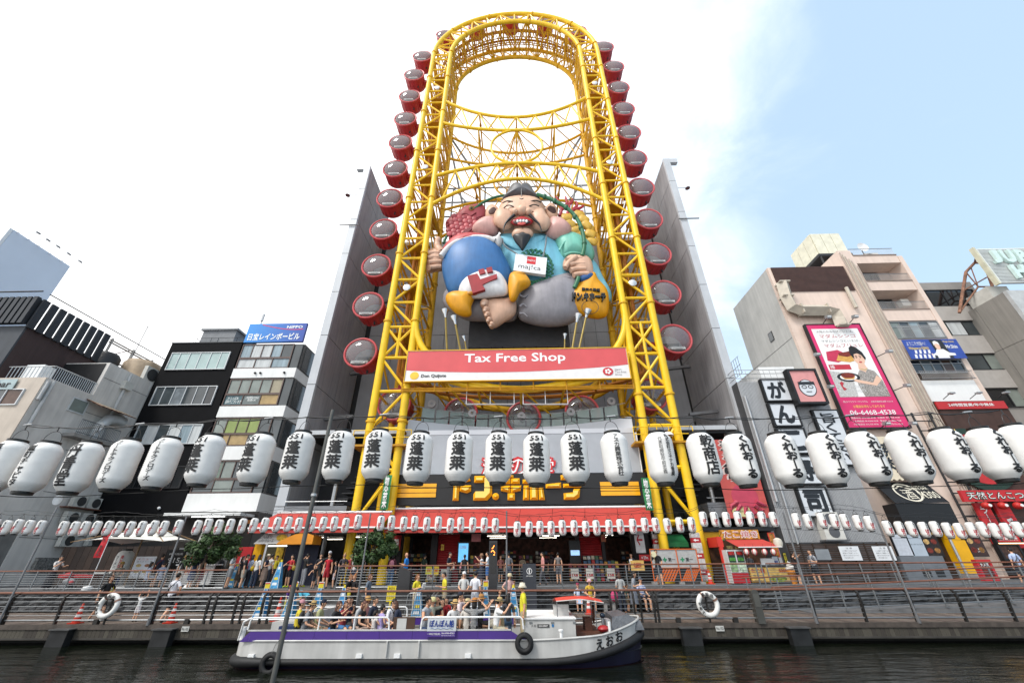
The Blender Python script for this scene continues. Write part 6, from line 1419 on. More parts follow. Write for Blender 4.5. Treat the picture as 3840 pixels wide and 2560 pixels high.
# mooring / lantern pole in the water
PX=atY(1240,1575,BROW-.15);PO=thing('pole','tall grey steel pole standing in the water in front of the boat','pole',(PX.x,BROW-.15,0))
MB().tube([(PX.x,BROW-.15,-1),(PX.x,BROW-.15,4.2),(PX.x,BROW-.15,PX.z+.25)],[.046,.043,.04],14).build('shaft',mat('#5a5a57',.5,.3,var=.25,scale=3),PO,True);MB().tube([(PX.x,BROW-.15,4.05),(PX.x,BROW-.15,4.1)],.062,12).build('collar',steel,PO,True)
# small lanterns on the deck-side wire
SR,SH=.16,.6
smm=lantern_meshes(SR,SH,9,18)
stx=wrap_text([('どうとん',.2,.1,SH*.46,SH*.93,.05,0,True),('ぼり',-.12,.13,SH*.08,SH*.52,.05,1,True)],SR,SH)
SLX=[5,22+10,65,110,153,237,280,318,359,404,444,486,530,574,612,667]
SLX=[-22,24,66,108,152,237,280,318,360,404,444,487,531,575,615,669]+[738,780,821,863,908,950,993,1038,1080,1121,1168,1211,1254,1296,1342]
SLX+=[1428,1469,1514,1556,1600,1644,1688,1729,1772,1815,1857,1939,1983,2024,2067,2110,2153,2197,2238,2283,2327,2373,2418,2460,2504,2549,2593,2637,2680,2723,2768,2813,2858,2903]
SLX+=[2987,3031,3084,3128,3170,3217,3260,3331,3375,3419,3464,3508,3555,3599,3643,3687,3732,3775,3819,3862]
marks=[(0,'in front of the satellite dish wall'),(230,'over the dark board wall'),(400,'over the white parasol'),(690,'before the left tree'),(900,'under the roof sign building'),(960,'before the smaller red awning'),(1400,'over the gap between the awnings'),(1480,'before the big awning, left half'),(1900,'before the big awning, right half'),(2440,'over the right tower legs'),(2660,'over the octopus snack stall'),(2960,'before the corrugated building'),(3310,'before the bar entrance'),(3560,'before the ramen shop')]
ordw=['first','second','third','fourth','fifth','sixth','seventh','eighth','ninth','tenth','eleventh','twelfth']
cnt={};SROW=19.2;sw_=[]
for px in SLX:
    py=1973+8*math.sin(px*.004)+random.uniform(-3,3)-(10 if 1300<px<1900 else 0)-(18 if 2600<px<3300 else 0)+(0 if px<3300 else(px-3300)*.02)
    P_=atY(px,py,SROW);P_.z-=SH/2
    mk=[m_ for x_,m_ in marks if px>=x_ or x_==0][-1];k_=cnt.get(mk,0);cnt[mk]=k_+1
    t_=thing('small_lantern','small white lantern %s, %s from the left there'%(mk,ordw[k_]),'lantern',P_,'small white paper lanterns along the quay')
    t_.rotation_euler=(random.uniform(-.03,.03),random.uniform(-.05,.05),0)
    for me,nm in zip(smm,pn):part(me,nm,t_)
    part(stx,'lettering',t_,rot=(0,0,.1+random.uniform(-.1,.1)));sw_.append(P_+V((0,0,SH*1.07+SR*1.08)))
wp=[]
for a,b in zip(sw_,sw_[1:]):wp+=sag(a,b,.02,4)
wp.append(sw_[-1])
W2=thing('lantern_wire','thin black wire that carries the row of small lanterns','wire',sw_[40]);tub('upper_strand',lblk,W2,wp,.009,4);tub('lower_strand',lblk,W2,[p_-V((0,0,SH*1.18+SR*1.0))for p_ in sw_],.006,4);tub('upper_strand',lblk,W2,[p_+V((0,.06,.12+.06*math.sin(i*.21)))for i,p_ in enumerate(wp)],.007,4)
# poles that carry the small row
for px,ptop,lab in((700,1935,'thin grey pole at the left tree, carrying the small lantern wire'),(1390,1925,'thin grey pole at the middle tree, carrying the small lantern wire'),(1900,1915,'thin grey pole before the shop entrance, carrying the small lantern wire'),(2935,1920,'thin grey pole right of the octopus stall, carrying the small lantern wire'),(3275,1915,'thin grey pole before the brown fence, carrying the small lantern wire'),(215,1900,'thin grey pole at the satellite dish wall, carrying the small lantern wire')):
    P_=atY(px,ptop,SROW+.12);t_=thing('thin_pole',lab,'pole',(P_.x,SROW+.12,ZD),'thin poles of the small lantern row')
    MB().tube([(P_.x,SROW+.12,ZD),(P_.x,SROW+.12,P_.z)],[.042,.032],8).build('shaft',mat('#77787a',.4,.4,var=.2),t_,True);MB().tube([(P_.x,SROW+.12,ZD),(P_.x,SROW+.12,ZD+.25)],.065,8).build('socket',dsteel,t_,True)
# ================================================================ RAILINGS, TREES AND STREET THINGS
rbn=mat('#7a4e3c',.5,var=.15,scale=3);stl=mat('#7f8284',.35,.6,var=.15);bsl=mat('#2e2c2a',.5,.3,var=.2)
def gx(px,py,Y):return atY(px,py,Y).x
def railing(name,lab,pts,posts,zb,zt,ncab,hand=rbn,post=stl,slope=None,pr=.035,pw=None):
    """posts, cables and a handrail along the polyline pts (x, y) with base height from zb(x)"""
    (xa,ya),(xb,yb)=pts;f=(lambda x:zb)if not callable(zb)else zb;h=zt
    t_=thing(name,lab,'railing',(xa,ya,f(xa)))
    def pt(x,dz):u=(x-xa)/(xb-xa);return V((x,ya+(yb-ya)*u,f(x)+dz))
    tub('handrail',hand,t_,[pt(xa,h),pt(xb,h)],pr,8)
    for k in range(ncab):tub('cable',stl,t_,[pt(xa,h*(.24+.68*(k+.3)/ncab)),pt(xb,h*(.24+.68*(k+.3)/ncab))],.011,5)
    tub('bottom_bar',stl,t_,[pt(xa,.1),pt(xb,.1)],.028,6)
    for x in posts:
        if x<min(xa,xb)-.01 or x>max(xa,xb)+.01:continue
        tub('post',post,t_,[pt(x,0),pt(x,h)],.034,8);MB().lathe([(.075,0),(.075,.02),(.04,.03)],pt(x,0),10).build('base_plate',post,t_)
    return t_
UY=YW+.22
xl=gx(843,2180,UY);xr=gx(1262,2180,UY)
railing('railing','upper promenade railing left of the steps',[(-40,UY),(xl,UY)],[-40+i*1.9 for i in range(19)]+[xl],ZP,.93,6)
railing('railing','upper promenade railing in front of the shop',[(xr,UY),(gx(2870,2180,UY),UY)],[xr+i*1.72 for i in range(14)]+[gx(2870,2180,UY)],ZP,1.08,6)
railing('railing','upper promenade railing before the brown fence',[(gx(2890,2180,UY+.3),UY+.3),(40,UY+.3)],[gx(2890,2180,UY+.3)+i*1.65 for i in range(18)],ZP,1.08,6)
def rz(x):return ZD+.02+max(0,(x-13.5))*.0351
railing('railing','sloping ramp railing nearer the water',[(11.9,YW-1.6),(40,YW-1.6)],[12+i*1.55 for i in range(18)],rz,1.02,4,pr=.032)
railing('railing','sloping ramp railing along the stone wall',[(11.2,YW-.3),(40,YW-.3)],[11.4+i*1.55 for i in range(18)],lambda x:rz(x)+.35,1.02,3,pr=.032)
# river-side railing: leaning blades with a curved top
RY=YE+.12
RR=thing('quay_railing','brown topped quay railing with black leaning blades along the water','railing',(0,RY,ZD))
def blade(x,name='blade',m_=bsl,par=RR,w_=.035):
    pr_=[(.0,.0),(-.02,.35),(-.07,.75),(-.03,1.02),(.08,1.1)];vs=[]
    for i,(dy,z)in enumerate(pr_):
        for sx in(-w_,w_):vs+=[(x+sx,RY+.04+dy-.055,ZD+z),(x+sx,RY+.04+dy+.055,ZD+z)]
    fs=[]
    for i in range(4):
        a=i*4;b=a+4;fs+=[(a,a+2,b+2,b),(a+1,b+1,b+3,a+3),(a,b,b+1,a+1),(a+2,a+3,b+3,b+2)]
    fs+=[(0,1,3,2),(16,18,19,17)]
    MB().add(vs,fs).build(name,m_,par)
tub('handrail',rbn,RR,[(-45,RY+.1,ZD+1.13),(45,RY+.1,ZD+1.13)],.04,8)
for z in(.34,.5,.66,.82,.97):tub('cable',stl,RR,[(-45,RY-.02,ZD+z),(45,RY-.02,ZD+z)],.011,5)
tub('lower_bar',stl,RR,[(-45,RY+.03,ZD+.17),(45,RY+.03,ZD+.17)],.035,6)
BLp=[-160,40,232,590,780,806,885,912,985,1012,2290,2312,2378,2402,2452,2465,3047,3232,3420,3602,3786,3960]
for px in BLp:blade(gx(px,2270,RY))
for px in(360,700,2545,2760):xbox('foot_stub',bsl,RR,gx(px,2330,RY)-.09,gx(px,2330,RY)+.09,RY-.05,RY+.1,ZD,ZD+.2)
cbx=gx(2838,2280,RY);CBX=thing('control_box','tall rounded grey steel control box in the quay railing','control box',(cbx,RY,ZD))
MB().prism([(-.14,0),(.14,0),(.14,1.02),(.1,1.12),(-.02,1.15),(-.14,1.1)],(cbx,RY-.18,ZD),(1,0,0),(0,0,1),(0,.3,0)).build('case',mat('#4e4d49',.45,.3,var=.15),CBX);xbox('cover',mat('#5b5a55',.45,.3),CBX,cbx-.11,cbx+.11,RY-.195,RY-.182,ZD+.55,ZD+1.0)
# lifebuoys
for px,py,lab,tx in((406,2270,'white lifebuoy with black characters on the left quay railing','建設局'),(2655,2265,'white lifebuoy with brown ropes on the right quay railing','建設局')):
    c_=atY(px,py,RY-.14);t_=thing('lifebuoy',lab,'lifebuoy',c_,'lifebuoys on the quay railing');R_l=.36
    ring=MB().tube([c_+V((R_l*math.cos(a),.03*math.sin(a),R_l*math.sin(a)))for a in[2*PI*i/36 for i in range(36)]],.095,12,closed=True);ring.build('ring',mat('#d9d8d4',.5,var=.12,scale=4),t_,True)
    for a in(.5,2.1,3.7,5.3):
        q=c_+V((R_l*math.cos(a),0,R_l*math.sin(a)));dd_=V((-math.sin(a),0,math.cos(a)));MB().tube([q-dd_*.035,q+dd_*.035],.101,12,caps=False).build('rope_binding',mat('#8a6a5c',.8),t_,True)
    for i,ch in enumerate('建設局'):a=2.0-i*.42;text_mb(ch,c_+V((R_l*math.cos(a)-.06*math.sin(a),-.115,R_l*math.sin(a)-.06)),V((.12*math.sin(a),0,-.12*math.cos(a))),V((.12*math.cos(a),0,.12*math.sin(a))),.03).build('lettering',ink,t_)
    for i,ch in enumerate('大阪市'):a=3.9-i*.42;text_mb(ch,c_+V((R_l*math.cos(a)-.06,-.115,R_l*math.sin(a)-.06)),V((.12,0,0)),V((0,0,.12)),.03).build('lettering',ink,t_)
    tub('stand',bsl,t_,[(c_.x,RY-.02,ZD),(c_.x,RY-.02,ZD+1.1)],.04,8)
# cones
cor=mat('#c8361f',.5,var=.12);cow=mat('#d8d6d2',.5)
C0=None
def cone(px,Y,z,lab,h=.72):
    x=solve_x(px,Y,z+.3);t_=thing('traffic_cone',lab,'traffic cone',(x,Y,z),'red and white traffic cones')
    xbox('foot',cor,t_,x-.19,x+.19,Y-.19,Y+.19,z,z+.04);r0,r1=.145,.03;n_=7
    for i in range(n_):
        ra,rb_=r0+(r1-r0)*i/n_,r0+(r1-r0)*(i+1)/n_;MB().lathe([(ra,z+.04+(h-.04)*i/n_),(rb_,z+.04+(h-.04)*(i+1)/n_)],(x,Y,0),14).build('stripe',cow if i in(2,4)else cor,t_,True)
def solve_x(px,Y,z):
    x=0.0
    for _ in range(6):
        q=CAMR.transposed()@(V((x,Y,z))-EYE);q2=CAMR.transposed()@(V((x+.1,Y,z))-EYE)
        a,b=1920+FPX*q.x/-q.z,1920+FPX*q2.x/-q2.z;x+=(px-a)/(b-a)*.1
    return x
cone(296,20.0,ZD,'red and white traffic cone left of the left lifebuoy');cone(648,20.0,ZD,'red and white traffic cone by the man in white shirt and black shorts');cone(1042,20.6,ZD,'red and white traffic cone behind the stern of the boat',.9);cone(2208,22.8,ZD,'red and white traffic cone beside the pink hat woman',.75);cone(2662,28.6,ZP,'plain red traffic cone with a yellow notice by the yellow wall',.8)
# blue information pylons
pyb=[mat(c_,.4,var=.3,scale=7)for c_ in('#3f94c4','#2f7fb5')];pyy=mat('#d8c22e',.45);pyw=mat('#d7dde0',.45)
def pylon(px,Y,z,lab,top=True,h=1.15):
    x=solve_x(px,Y,z+.5);t_=thing('pylon',lab,'pylon',(x,Y,z),'blue printed pylons');a,b=.25,.06
    vs=[(x-a,Y-a,z),(x+a,Y-a,z),(x+a,Y+a,z),(x-a,Y+a,z),(x-b,Y-b,z+h),(x+b,Y-b,z+h),(x+b,Y+b,z+h),(x-b,Y+b,z+h)]
    MB().add(vs,[(0,1,5,4),(1,2,6,5),(2,3,7,6),(3,0,4,7),(4,5,6,7)]).build('body',pyb[int(px)%2],t_)
    for k in(-1,1):tub('edge_strip',pyw,t_,[(x+k*a,Y-a-.005,z),(x+k*b,Y-b-.005,z+h)],.016,4)
    for j in range(4):u=.12+j*.2;w_=(a+(b-a)*u)*.6;xx=MB().quad((x-w_,Y-(a+(b-a)*u)-.006,z+h*u),(x+w_,Y-(a+(b-a)*u)-.006,z+h*u),(x+w_*.9,Y-(a+(b-a)*(u+.1))-.006,z+h*(u+.1)),(x-w_*.9,Y-(a+(b-a)*(u+.1))-.006,z+h*(u+.1))).build('print',(pyw,pyy,pyb[(int(px)+1)%2],pyw)[j],t_)
    if top:
        xbox('notice',pyy,t_,x-.11,x+.11,Y-.02,Y+.0,z+h+.03,z+h+.2);xbox('notice_frame',pyw,t_,x-.13,x+.13,Y+.001,Y+.02,z+h,z+h+.27);xbox('notice_strip',mat('#c03a2a',.5),t_,x-.11,x+.11,Y-.025,Y-.02,z+h+.2,z+h+.245)
    else:MB().lathe([(.07,z+h),(.05,z+h+.12),(.001,z+h+.13)],(x,Y,0),8).build('cap',pyy,t_)
pylon(985,21.2,ZD,'blue pylon with yellow notice left of the slanting pole');pylon(1092,21.8,ZD,'blue pylon with yellow notice hidden behind the slanting pole');pylon(1190,21.3,ZD,'blue pylon with yellow notice beside the bent over person');pylon(1283,22.0,ZD,'blue pylon behind the women in black',False);pylon(1568,21.8,ZD,'blue pylon behind the yellow shirt woman',False);pylon(1820,21.9,ZD,'blue pylon right of the man in white',True);pylon(1926,21.2,ZD,'blue pylon left of the grey information totem',False)
pylon(1042,26.3,ZP,'blue pylon with yellow cap on the upper promenade by the booth',False,1.3);pylon(878,27.2,ZP,'blue pylon among the queue near the red poster',False,1.1);pylon(938,26.9,ZP,'blue pylon among the queue by the yellow bag',False,1.1)
# totems
dkg=mat('#3b3b3d',.4,.3,var=.12)
x=solve_x(1848,23.6,2.2);zt_=zY(2026,23.6,1848);TT=thing('led_totem','tall dark totem with an orange lit arrow display','totem',(x,23.6,ZD))
xbox('case',dkg,TT,x-.21,x+.21,23.5,23.75,ZD,zt_);xbox('screen',mat((.01,.01,.01),.2,var=0),TT,x-.15,x+.15,23.485,23.499,zt_-1.5,zt_-.12);led=mat((1,.22,.03),.4,var=0,emit=4)
for q in(((.06,-.18),(.0,-.28),(-.06,-.33)),((-.1,-.48),(.0,-.4),(.1,-.53))):tub('lit_mark',led,TT,[(x+a,23.47,zt_+b-.05)for a,b in q],.016,5)
MB().tube([(x+.06+.022*math.cos(a),23.47,zt_-.66+.022*math.sin(a))for a in[2*PI*i/10 for i in range(10)]],.012,5,closed=True).build('lit_mark',led,TT)
x=solve_x(1986,23.6,1.8);zt_=zY(2112,23.6,1986);IT=thing('information_totem','broad dark grey totem with a white i in a circle','totem',(x,23.6,ZD));slate=mat('#3a3d44',.5,.2,var=.1)
xbox('case',slate,IT,x-.34,x+.34,23.5,23.75,ZD,zt_);ringz('ring',white,IT,x,zt_-.33,.14,.025,23.49);sign_text('i',white,IT,x-.03,x+.03,zt_-.43,zt_-.23,23.49,.03);sign_text('information',white,IT,x-.17,x+.17,zt_-.57,zt_-.51,23.49,.0)
x0,x1=solve_x(1492,23.9,2.2),solve_x(1535,23.9,2.2);TM=thing('ticket_machine','grey slanted steel box rising beside the steps','box',(x0,23.9,ZD));MB().prism([(0,0),(x1-x0+.1,0),(x1-x0+.05,1.78),(.05,1.98)],(x0,23.8,ZD),(1,0,0),(0,0,1),(0,.5,0)).build('case',dkg,TM)
x=solve_x(1466,22.5,1.4);YS=thing('standing_sign','yellow notice board on a yellow stand by the boarding steps','sign',(x,22.5,ZD));xbox('board',pyy,YS,x-.21,x+.21,22.48,22.52,1.2,1.86);xbox('top_clip',stl,YS,x-.24,x+.24,22.47,22.53,1.86,1.9);tub('stand',pyy,YS,[(x,22.5,ZD),(x,22.5,1.2)],.05,8)
for j in range(3):sign_text(('乗船受付','のりば','12:30')[j],mat('#7a6a10',.5,var=0),YS,x-.15,x+.15,1.68-j*.17,1.8-j*.17,22.475,.0)
# gangway rails of the boarding steps
for k,(px,lab)in enumerate(((1630,'curved steel grab rail on the boarding steps, left of two'),(1642,'curved steel grab rail on the boarding steps, right of two'),)):
    x=solve_x(px,22.3-k*.4,1.4);Yk=22.3-k*.4;GRt=MB().tube([(x-.3,Yk-.4,ZD),(x-.05,Yk-.2,1.5),(x,Yk,1.6),(x+.06,Yk+.1,1.5),(x+.06,Yk+.1,ZD)],.035,8).build('grab_rail',stl,smooth=True);tag(GRt,lab,'rail','grab rails of the boarding steps')
x=solve_x(1545,20.6,1.3);GB=thing('gang_gate','steel boarding gate of thin bars behind the boat','gate',(x,20.6,ZD))
for i in range(6):tub('bar',stl,GB,[(x+i*.09-.1,20.6,ZD),(x+i*.09-.1,20.6,ZD+1.0)],.016,5)
tub('top_bar',stl,GB,[(x-.3,20.6,ZD),(x-.2,20.6,ZD+.95),(x-.1,20.6,ZD+1.0),(x+.36,20.6,ZD+1.0)],.022,6)
# stone benches against the wall on the right
for px,lab in((2195,'dark stone bench against the wall under the pink hat woman'),(2370,'dark stone bench against the wall under the man in the striped polo')):
    x=solve_x(px,23.9,1.0);t_=thing('bench',lab,'bench',(x,23.9,ZD));xbox('seat',mat('#4a4644',.7),t_,x-1.1,x+1.1,23.55,YW-.1,ZD+.4,ZD+.46)
    for k in(-1,.0,1):xbox('leg',mat('#8b8a88',.7),t_,x+k*.95-.08,x+k*.95+.08,23.6,YW-.12,ZD,ZD+.4)
# trees
lfm=[mat(c_,.6,var=.5,scale=2.5)for c_ in((.045,.095,.022),(.033,.07,.018),(.06,.115,.03))];bark=mat((.09,.065,.045),.9,var=.4,scale=6)
def tree(px,Y,z,cz,rx,rzz,lab,nl,seed,lean=0):
    rg=random.Random(seed);x=solve_x(px,Y,cz);t_=thing('tree',lab,'tree',(x,Y,z))
    mb=MB();mb.tube([(x+lean,Y,z),(x+lean*.6,Y,z+.5*(cz-z)),(x,Y,cz-.1),(x-.1,Y+.1,cz+rzz*.6)],[.085,.07,.055,.02],8)
    cl=[]
    for i in range(26):
        a=rg.uniform(0,2*PI);e=rg.uniform(-.9,1.2);r_=rg.uniform(.45,.95)
        c_=V((x+rx*r_*math.cos(a)*math.cos(e),Y+rx*.85*r_*math.sin(a)*math.cos(e),cz+rzz*r_*math.sin(e)));cl.append((c_,rg.uniform(.28,.5)*rx*.62))
        if i<12:mb.tube([(x,Y,cz-.25+rg.uniform(-.2,.2)),tuple((V((x,Y,cz))+c_)/2+V((0,0,.08))),tuple(c_)],[.035,.022,.008],5)
    mb.build('trunk',bark,t_,True)
    lv=MB()
    for i in range(nl):
        c_,R=cl[rg.randrange(len(cl))];d=V((rg.gauss(0,1),rg.gauss(0,1),rg.gauss(0,.8))).normalized()*R*rg.uniform(.5,1.08);p_=c_+d
        u_=V((rg.gauss(0,1),rg.gauss(0,1),rg.gauss(-.2,.5))).normalized();n_=(d.normalized()+V((rg.gauss(0,.5),rg.gauss(0,.5),.6))).normalized();v_=n_.cross(u_).normalized();u_=v_.cross(n_)
        s_=rg.uniform(.06,.11);lv.cur=rg.choice((0,0,1,2));lv.add([p_-u_*s_*1.3,p_+v_*s_*.5,p_+u_*s_*1.3-n_*.02,p_-v_*s_*.5],[(0,1,2,3)])
    o=bpy.data.objects.new('crown',lv.mesh(ORG(t_),lfm,False,'crown',fix=False));COL.objects.link(o);o.parent=t_;o['kind']='stuff'
    MB().lathe([(.45,.01),(.4,.05),(.001,.06)],(x+lean,Y,z),14).build('planting_bed',mat((.05,.055,.03),.95,var=.4,scale=9),t_)
tree(795,25.6,ZP,3.75,1.5,1.05,'bushy green street tree before the snack booth at left',5200,4,-.35);tree(1403,25.8,ZP,3.55,1.28,1.15,'bushy green street tree before the tower leg',4800,9,-.1)
# market parasol, white lantern figure, boards
wcl=mat('#dbd9d2',.75,var=.06,scale=1.5)
PCx,PY_=solve_x(535,27.2,4.2),27.2;zap,zed=zY(1958,PY_,590),zY(2034,PY_,535)
PA=thing('parasol','wide white square market parasol on a wooden pole','parasol',(PCx,PY_,ZP));hw_=(gx(690,2034,PY_-1)-gx(350,2036,PY_-1))/2
cs=[V((PCx-hw_,PY_-1.7,zed)),V((PCx+hw_,PY_-1.7,zed)),V((PCx+hw_,PY_+1.7,zed)),V((PCx-hw_,PY_+1.7,zed))];apx=V((PCx+.25,PY_,zap))
for i in range(4):
    a,b=cs[i],cs[(i+1)%4];mb=MB();vs=[]
    for j in range(5):
        u=j/4;n_=8
        for q in range(n_+1):
            e=a.lerp(b,q/n_)+V((0,0,.16*math.sin(q/n_*PI)));p_=apx.lerp(e,u);p_.z-=.22*math.sin(u*PI)*(1 if u<1 else 0);vs.append(p_)
    mb.add(vs,[(j*9+q,j*9+q+1,(j+1)*9+q+1,(j+1)*9+q)for j in range(4)for q in range(8)]);mb.build('canopy_panel',wcl,PA,'all')
    tub('rib',mat('#8a6d4c',.6),PA,[apx-V((0,0,.15)),a+V((0,0,-.02))],.025,5)
tub('pole',mat('#7d6548',.6),PA,[(PCx,PY_,ZP),(PCx,PY_,zap-.1)],.04,8);xbox('base',mat('#c9c9c6',.6),PA,PCx-.4,PCx+.4,PY_-.4,PY_+.4,ZP,ZP+.1)
x=solve_x(450,28.2,2.6);zt_=zY(2064,28.2,450);LF=thing('lantern_figure','man-high white lantern shaped figure with an arched opening','lantern',(x,28.2,ZP))
MB().lathe([(.3,ZP),(.42,ZP+.12),(.45,ZP+.5),(.45,zt_-.35),(.4,zt_-.12),(.26,zt_)],(x,28.2,0),24).build('body',mat('#dcdcd8',.5,var=.05),LF,True)
MB().lathe([(.27,zt_),(.27,zt_+.1),(.001,zt_+.11)],(x,28.2,0),16).build('top_ring',lblk,LF);arc=[(-.26,0)]+[(.26*-math.cos(PI*i/12),.5+.26*math.sin(PI*i/12))for i in range(13)]+[(.26,0)];MB().prism(arc,(x+.1,27.74,ZP+.1),(1,0,0),(0,0,1),(0,.12,0)).build('arch_opening',lblk,LF)
sign_text('神戸牛',lred,LF,x+.14,x+.32,zt_-1.0,zt_-.25,27.77,.02,True);sign_text('ラーメン',ink,LF,x-.12,x+.04,zt_-.95,zt_-.3,27.74,.02,True)
def aboard(px0,px1,py0,py1,Y,lab,col,texts,frame=white,pics=0):
    xa,xb=solve_x(px0,Y,2),solve_x(px1,Y,2);za,zb=zY(py1,Y,px0),zY(py0,Y,px0);t_=thing('menu_board',lab,'sign',((xa+xb)/2,Y,max(ZP,za-.3)))
    xbox('board',mat(col,.5,var=.06),t_,xa,xb,Y,Y+.03,za,zb);xbox('frame',frame,t_,xa-.03,xb+.03,Y+.031,Y+.06,za-.03,zb+.03)
    for s in(xa+.05,xb-.05):tub('leg',stl,t_,[(s,Y+.07,ZP),(s,Y+.07,za)],.02,5)
    for body,u0,v0,u1,v1,m_ in texts:sign_text(body,m_,t_,xa+(xb-xa)*u0,xa+(xb-xa)*u1,za+(zb-za)*v0,za+(zb-za)*v1,Y-.006,.01)
    for k in range(pics):disc('dish_picture',mat(('#b9a26a','#8c5a3a','#c9b98f')[k%3],.5,var=.4,scale=12),t_,xa+(xb-xa)*(.28+.44*(k%2)),za+(zb-za)*(.58-.3*(k//2)),(xb-xa)*.14,(zb-za)*.08,Y-.008,14,.004)
    return t_
aboard(478,552,2088,2163,27.6,'white menu board with bowl pictures beside the lantern figure','#c9cdd4',[('メニュー',.1,.85,.9,.95,lred),('焼そば たこ焼',.1,.74,.9,.8,ink),('ラーメン 700',.1,.2,.9,.26,ink)],pics=4)
aboard(590,660,2062,2130,29.0,'black sign board with white number 915','#101012',[('神戸焼肉',.15,.72,.9,.85,whp),('915',.2,.3,.85,.58,whp)],frame=black)
aboard(652,712,2105,2165,27.9,'low white menu board behind the woman in the straw hat','#d6d3cf',[('MENU',.1,.8,.9,.92,lred)],pics=4)
aboard(862,916,2052,2128,27.9,'red stand sign with a yellow strip and white kanji','#b3272b',[('鶴橋',.3,.1,.7,.55,whp)],frame=rbp);
def flag(px,py0,py1,Y,lab,col,tx,w_=.5,pole=True,vert=True):
    x=solve_x(px,Y,3);zb,zt2=zY(py1,Y,px),zY(py0,Y,px);t_=thing('banner_flag',lab,'flag',(x,Y,ZP));n_=8;mb=MB();vs=[]
    for j in range(n_+1):
        z=zb+(zt2-zb)*j/n_
        for q in range(4):vs.append((x-w_*q/3,Y+.05*math.sin(j*.9+q*1.3),z))
    mb.add(vs,[(j*4+q,j*4+q+1,(j+1)*4+q+1,(j+1)*4+q)for j in range(n_)for q in range(3)]);mb.build('cloth',mat(col,.7,var=.12),t_,'all')
    if tx:sign_text(tx,mat((.05,.03,.03),.6,var=0)if col!='#2f7d4a' else whp,t_,x-w_*.8,x-w_*.25,zb+.1,zt2-.1,Y-.07,.02,vert)
    if pole:tub('pole',white,t_,[(x+.02,Y,ZP),(x+.02,Y,zt2+.05)],.018,6);MB().lathe([(.24,0),(.2,.16),(.001,.2)],(x,Y,ZP),14).build('foot',white,t_,True)
flag(372,1985,2090,25.5,'red beer flag on a white pole at the dark board wall','#b3202a','COLD BEER',.42);flag(738,2045,2105,26.6,'red flag behind the left tree','#b3202a','冷麺',.4);flag(744,1938,2040,28.4,'grey steak flag at the canopy of the banded building','#a9a8a4','STEAK金',.42)
flag(1428,1780,1910,29.4,'green flag with white kanji on the left tower leg','#2f7d4a','惣菜',.55,False);flag(2482,1790,1912,29.4,'green flag with white kanji on the right tower leg','#2f7d4a','惣菜',.55,False)
# dark board wall of the restaurant at left
x0,x1=solve_x(215,30,3),solve_x(640,30,3);zt_=zY(2048,30,400);DW=thing('board_wall','dark brown board wall of the restaurant behind the parasol','wall',((x0+x1)/2,30,ZP))
for i in range(16):xbox('board',mat(('#2c211c','#33261f','#251b17')[i%3],.75,var=.25),DW,x0+(x1-x0)*i/16,x0+(x1-x0)*(i+1)/16-.02,30,30.08,ZP,zt_)
xbox('window',glD,DW,solve_x(640,29.9,3),solve_x(840,29.9,3),30.2,30.3,ZP+.6,zt_-.1)
# red tables and counter
for k,(px,lab)in enumerate(((275,'table with a red cloth behind the stroller'),(340,'table with a red cloth beside the red beer flag'),(380,'dark table with white menu cards beside the lantern figure'))):
    x=solve_x(px,27.8,2.2);t_=thing('table',lab,'table',(x,27.8,ZP));xbox('cloth' if k<2 else 'table_top',mat('#a4222a' if k<2 else '#222225',.7,var=.2),t_,x-.55,x+.55,27.4,28.2,2.15 if k<2 else 2.3,2.33)
    for sx in(-.45,.45):
        for sy in(27.5,28.1):tub('leg',stl,t_,[(x+sx,sy,ZP),(x+sx,sy,2.3)],.02,5)
    if k==2:xbox('menu_card',mat((.6,.6,.58),.5,var=.3),t_,x-.3,x+.35,27.6,27.9,2.331,2.42)
x0,x1=solve_x(655,27.3,2.3),solve_x(795,27.3,2.3);CT=thing('counter','white snack counter with red lettering behind the left tree','counter',((x0+x1)/2,27.3,ZP));xbox('front',mat('#d0cfcd',.5),CT,x0,x1,27.3,27.4,1.75,2.75);xbox('top',white,CT,x0-.05,x1+.05,27.2,28,2.76,2.82);sign_text('STREET FOOD',lred,CT,x0+.2,x1-.3,2.3,2.55,27.29,.02);xbox('base',black,CT,x0+.1,x1-.1,27.42,28,ZP,2.75)
# stroller
x=solve_x(250,25.7,2.0);SRo=thing('stroller','red and grey baby stroller pushed along the upper promenade','stroller',(x,25.7,ZP))
pillb=MB();pillb.ball((x-.05,25.7,2.25),.3,.2,.2,12,8);pillb.build('hood',mat('#a3262c',.7,var=.2),SRo,True);MB().ball((x+.12,25.7,2.02),.32,.2,.17,12,8).build('seat',mat('#8f9194',.7,var=.3,scale=6),SRo,True);MB().ball((x+.36,25.62,1.97),.13,.1,.1,10,7).build('foot_muff',mat('#b0303a',.7),SRo,True)
tub('handle',dsteel,SRo,[(x-.45,25.7,2.55),(x-.2,25.7,2.1),(x+.35,25.7,1.75)],.02,6)
for dx in(-.3,.38):
    for dy in(-.2,.2):MB().tube([(x+dx+.1*math.cos(a),25.7+dy,ZP+.12+.1*math.sin(a))for a in[2*PI*i/14 for i in range(14)]],.025,6,closed=True).build('wheel',mat((.03,.03,.03),.6),SRo,True)
xbox('basket',mat('#6f7174',.7,var=.3),SRo,x-.25,x+.35,25.55,25.85,1.72,1.86)
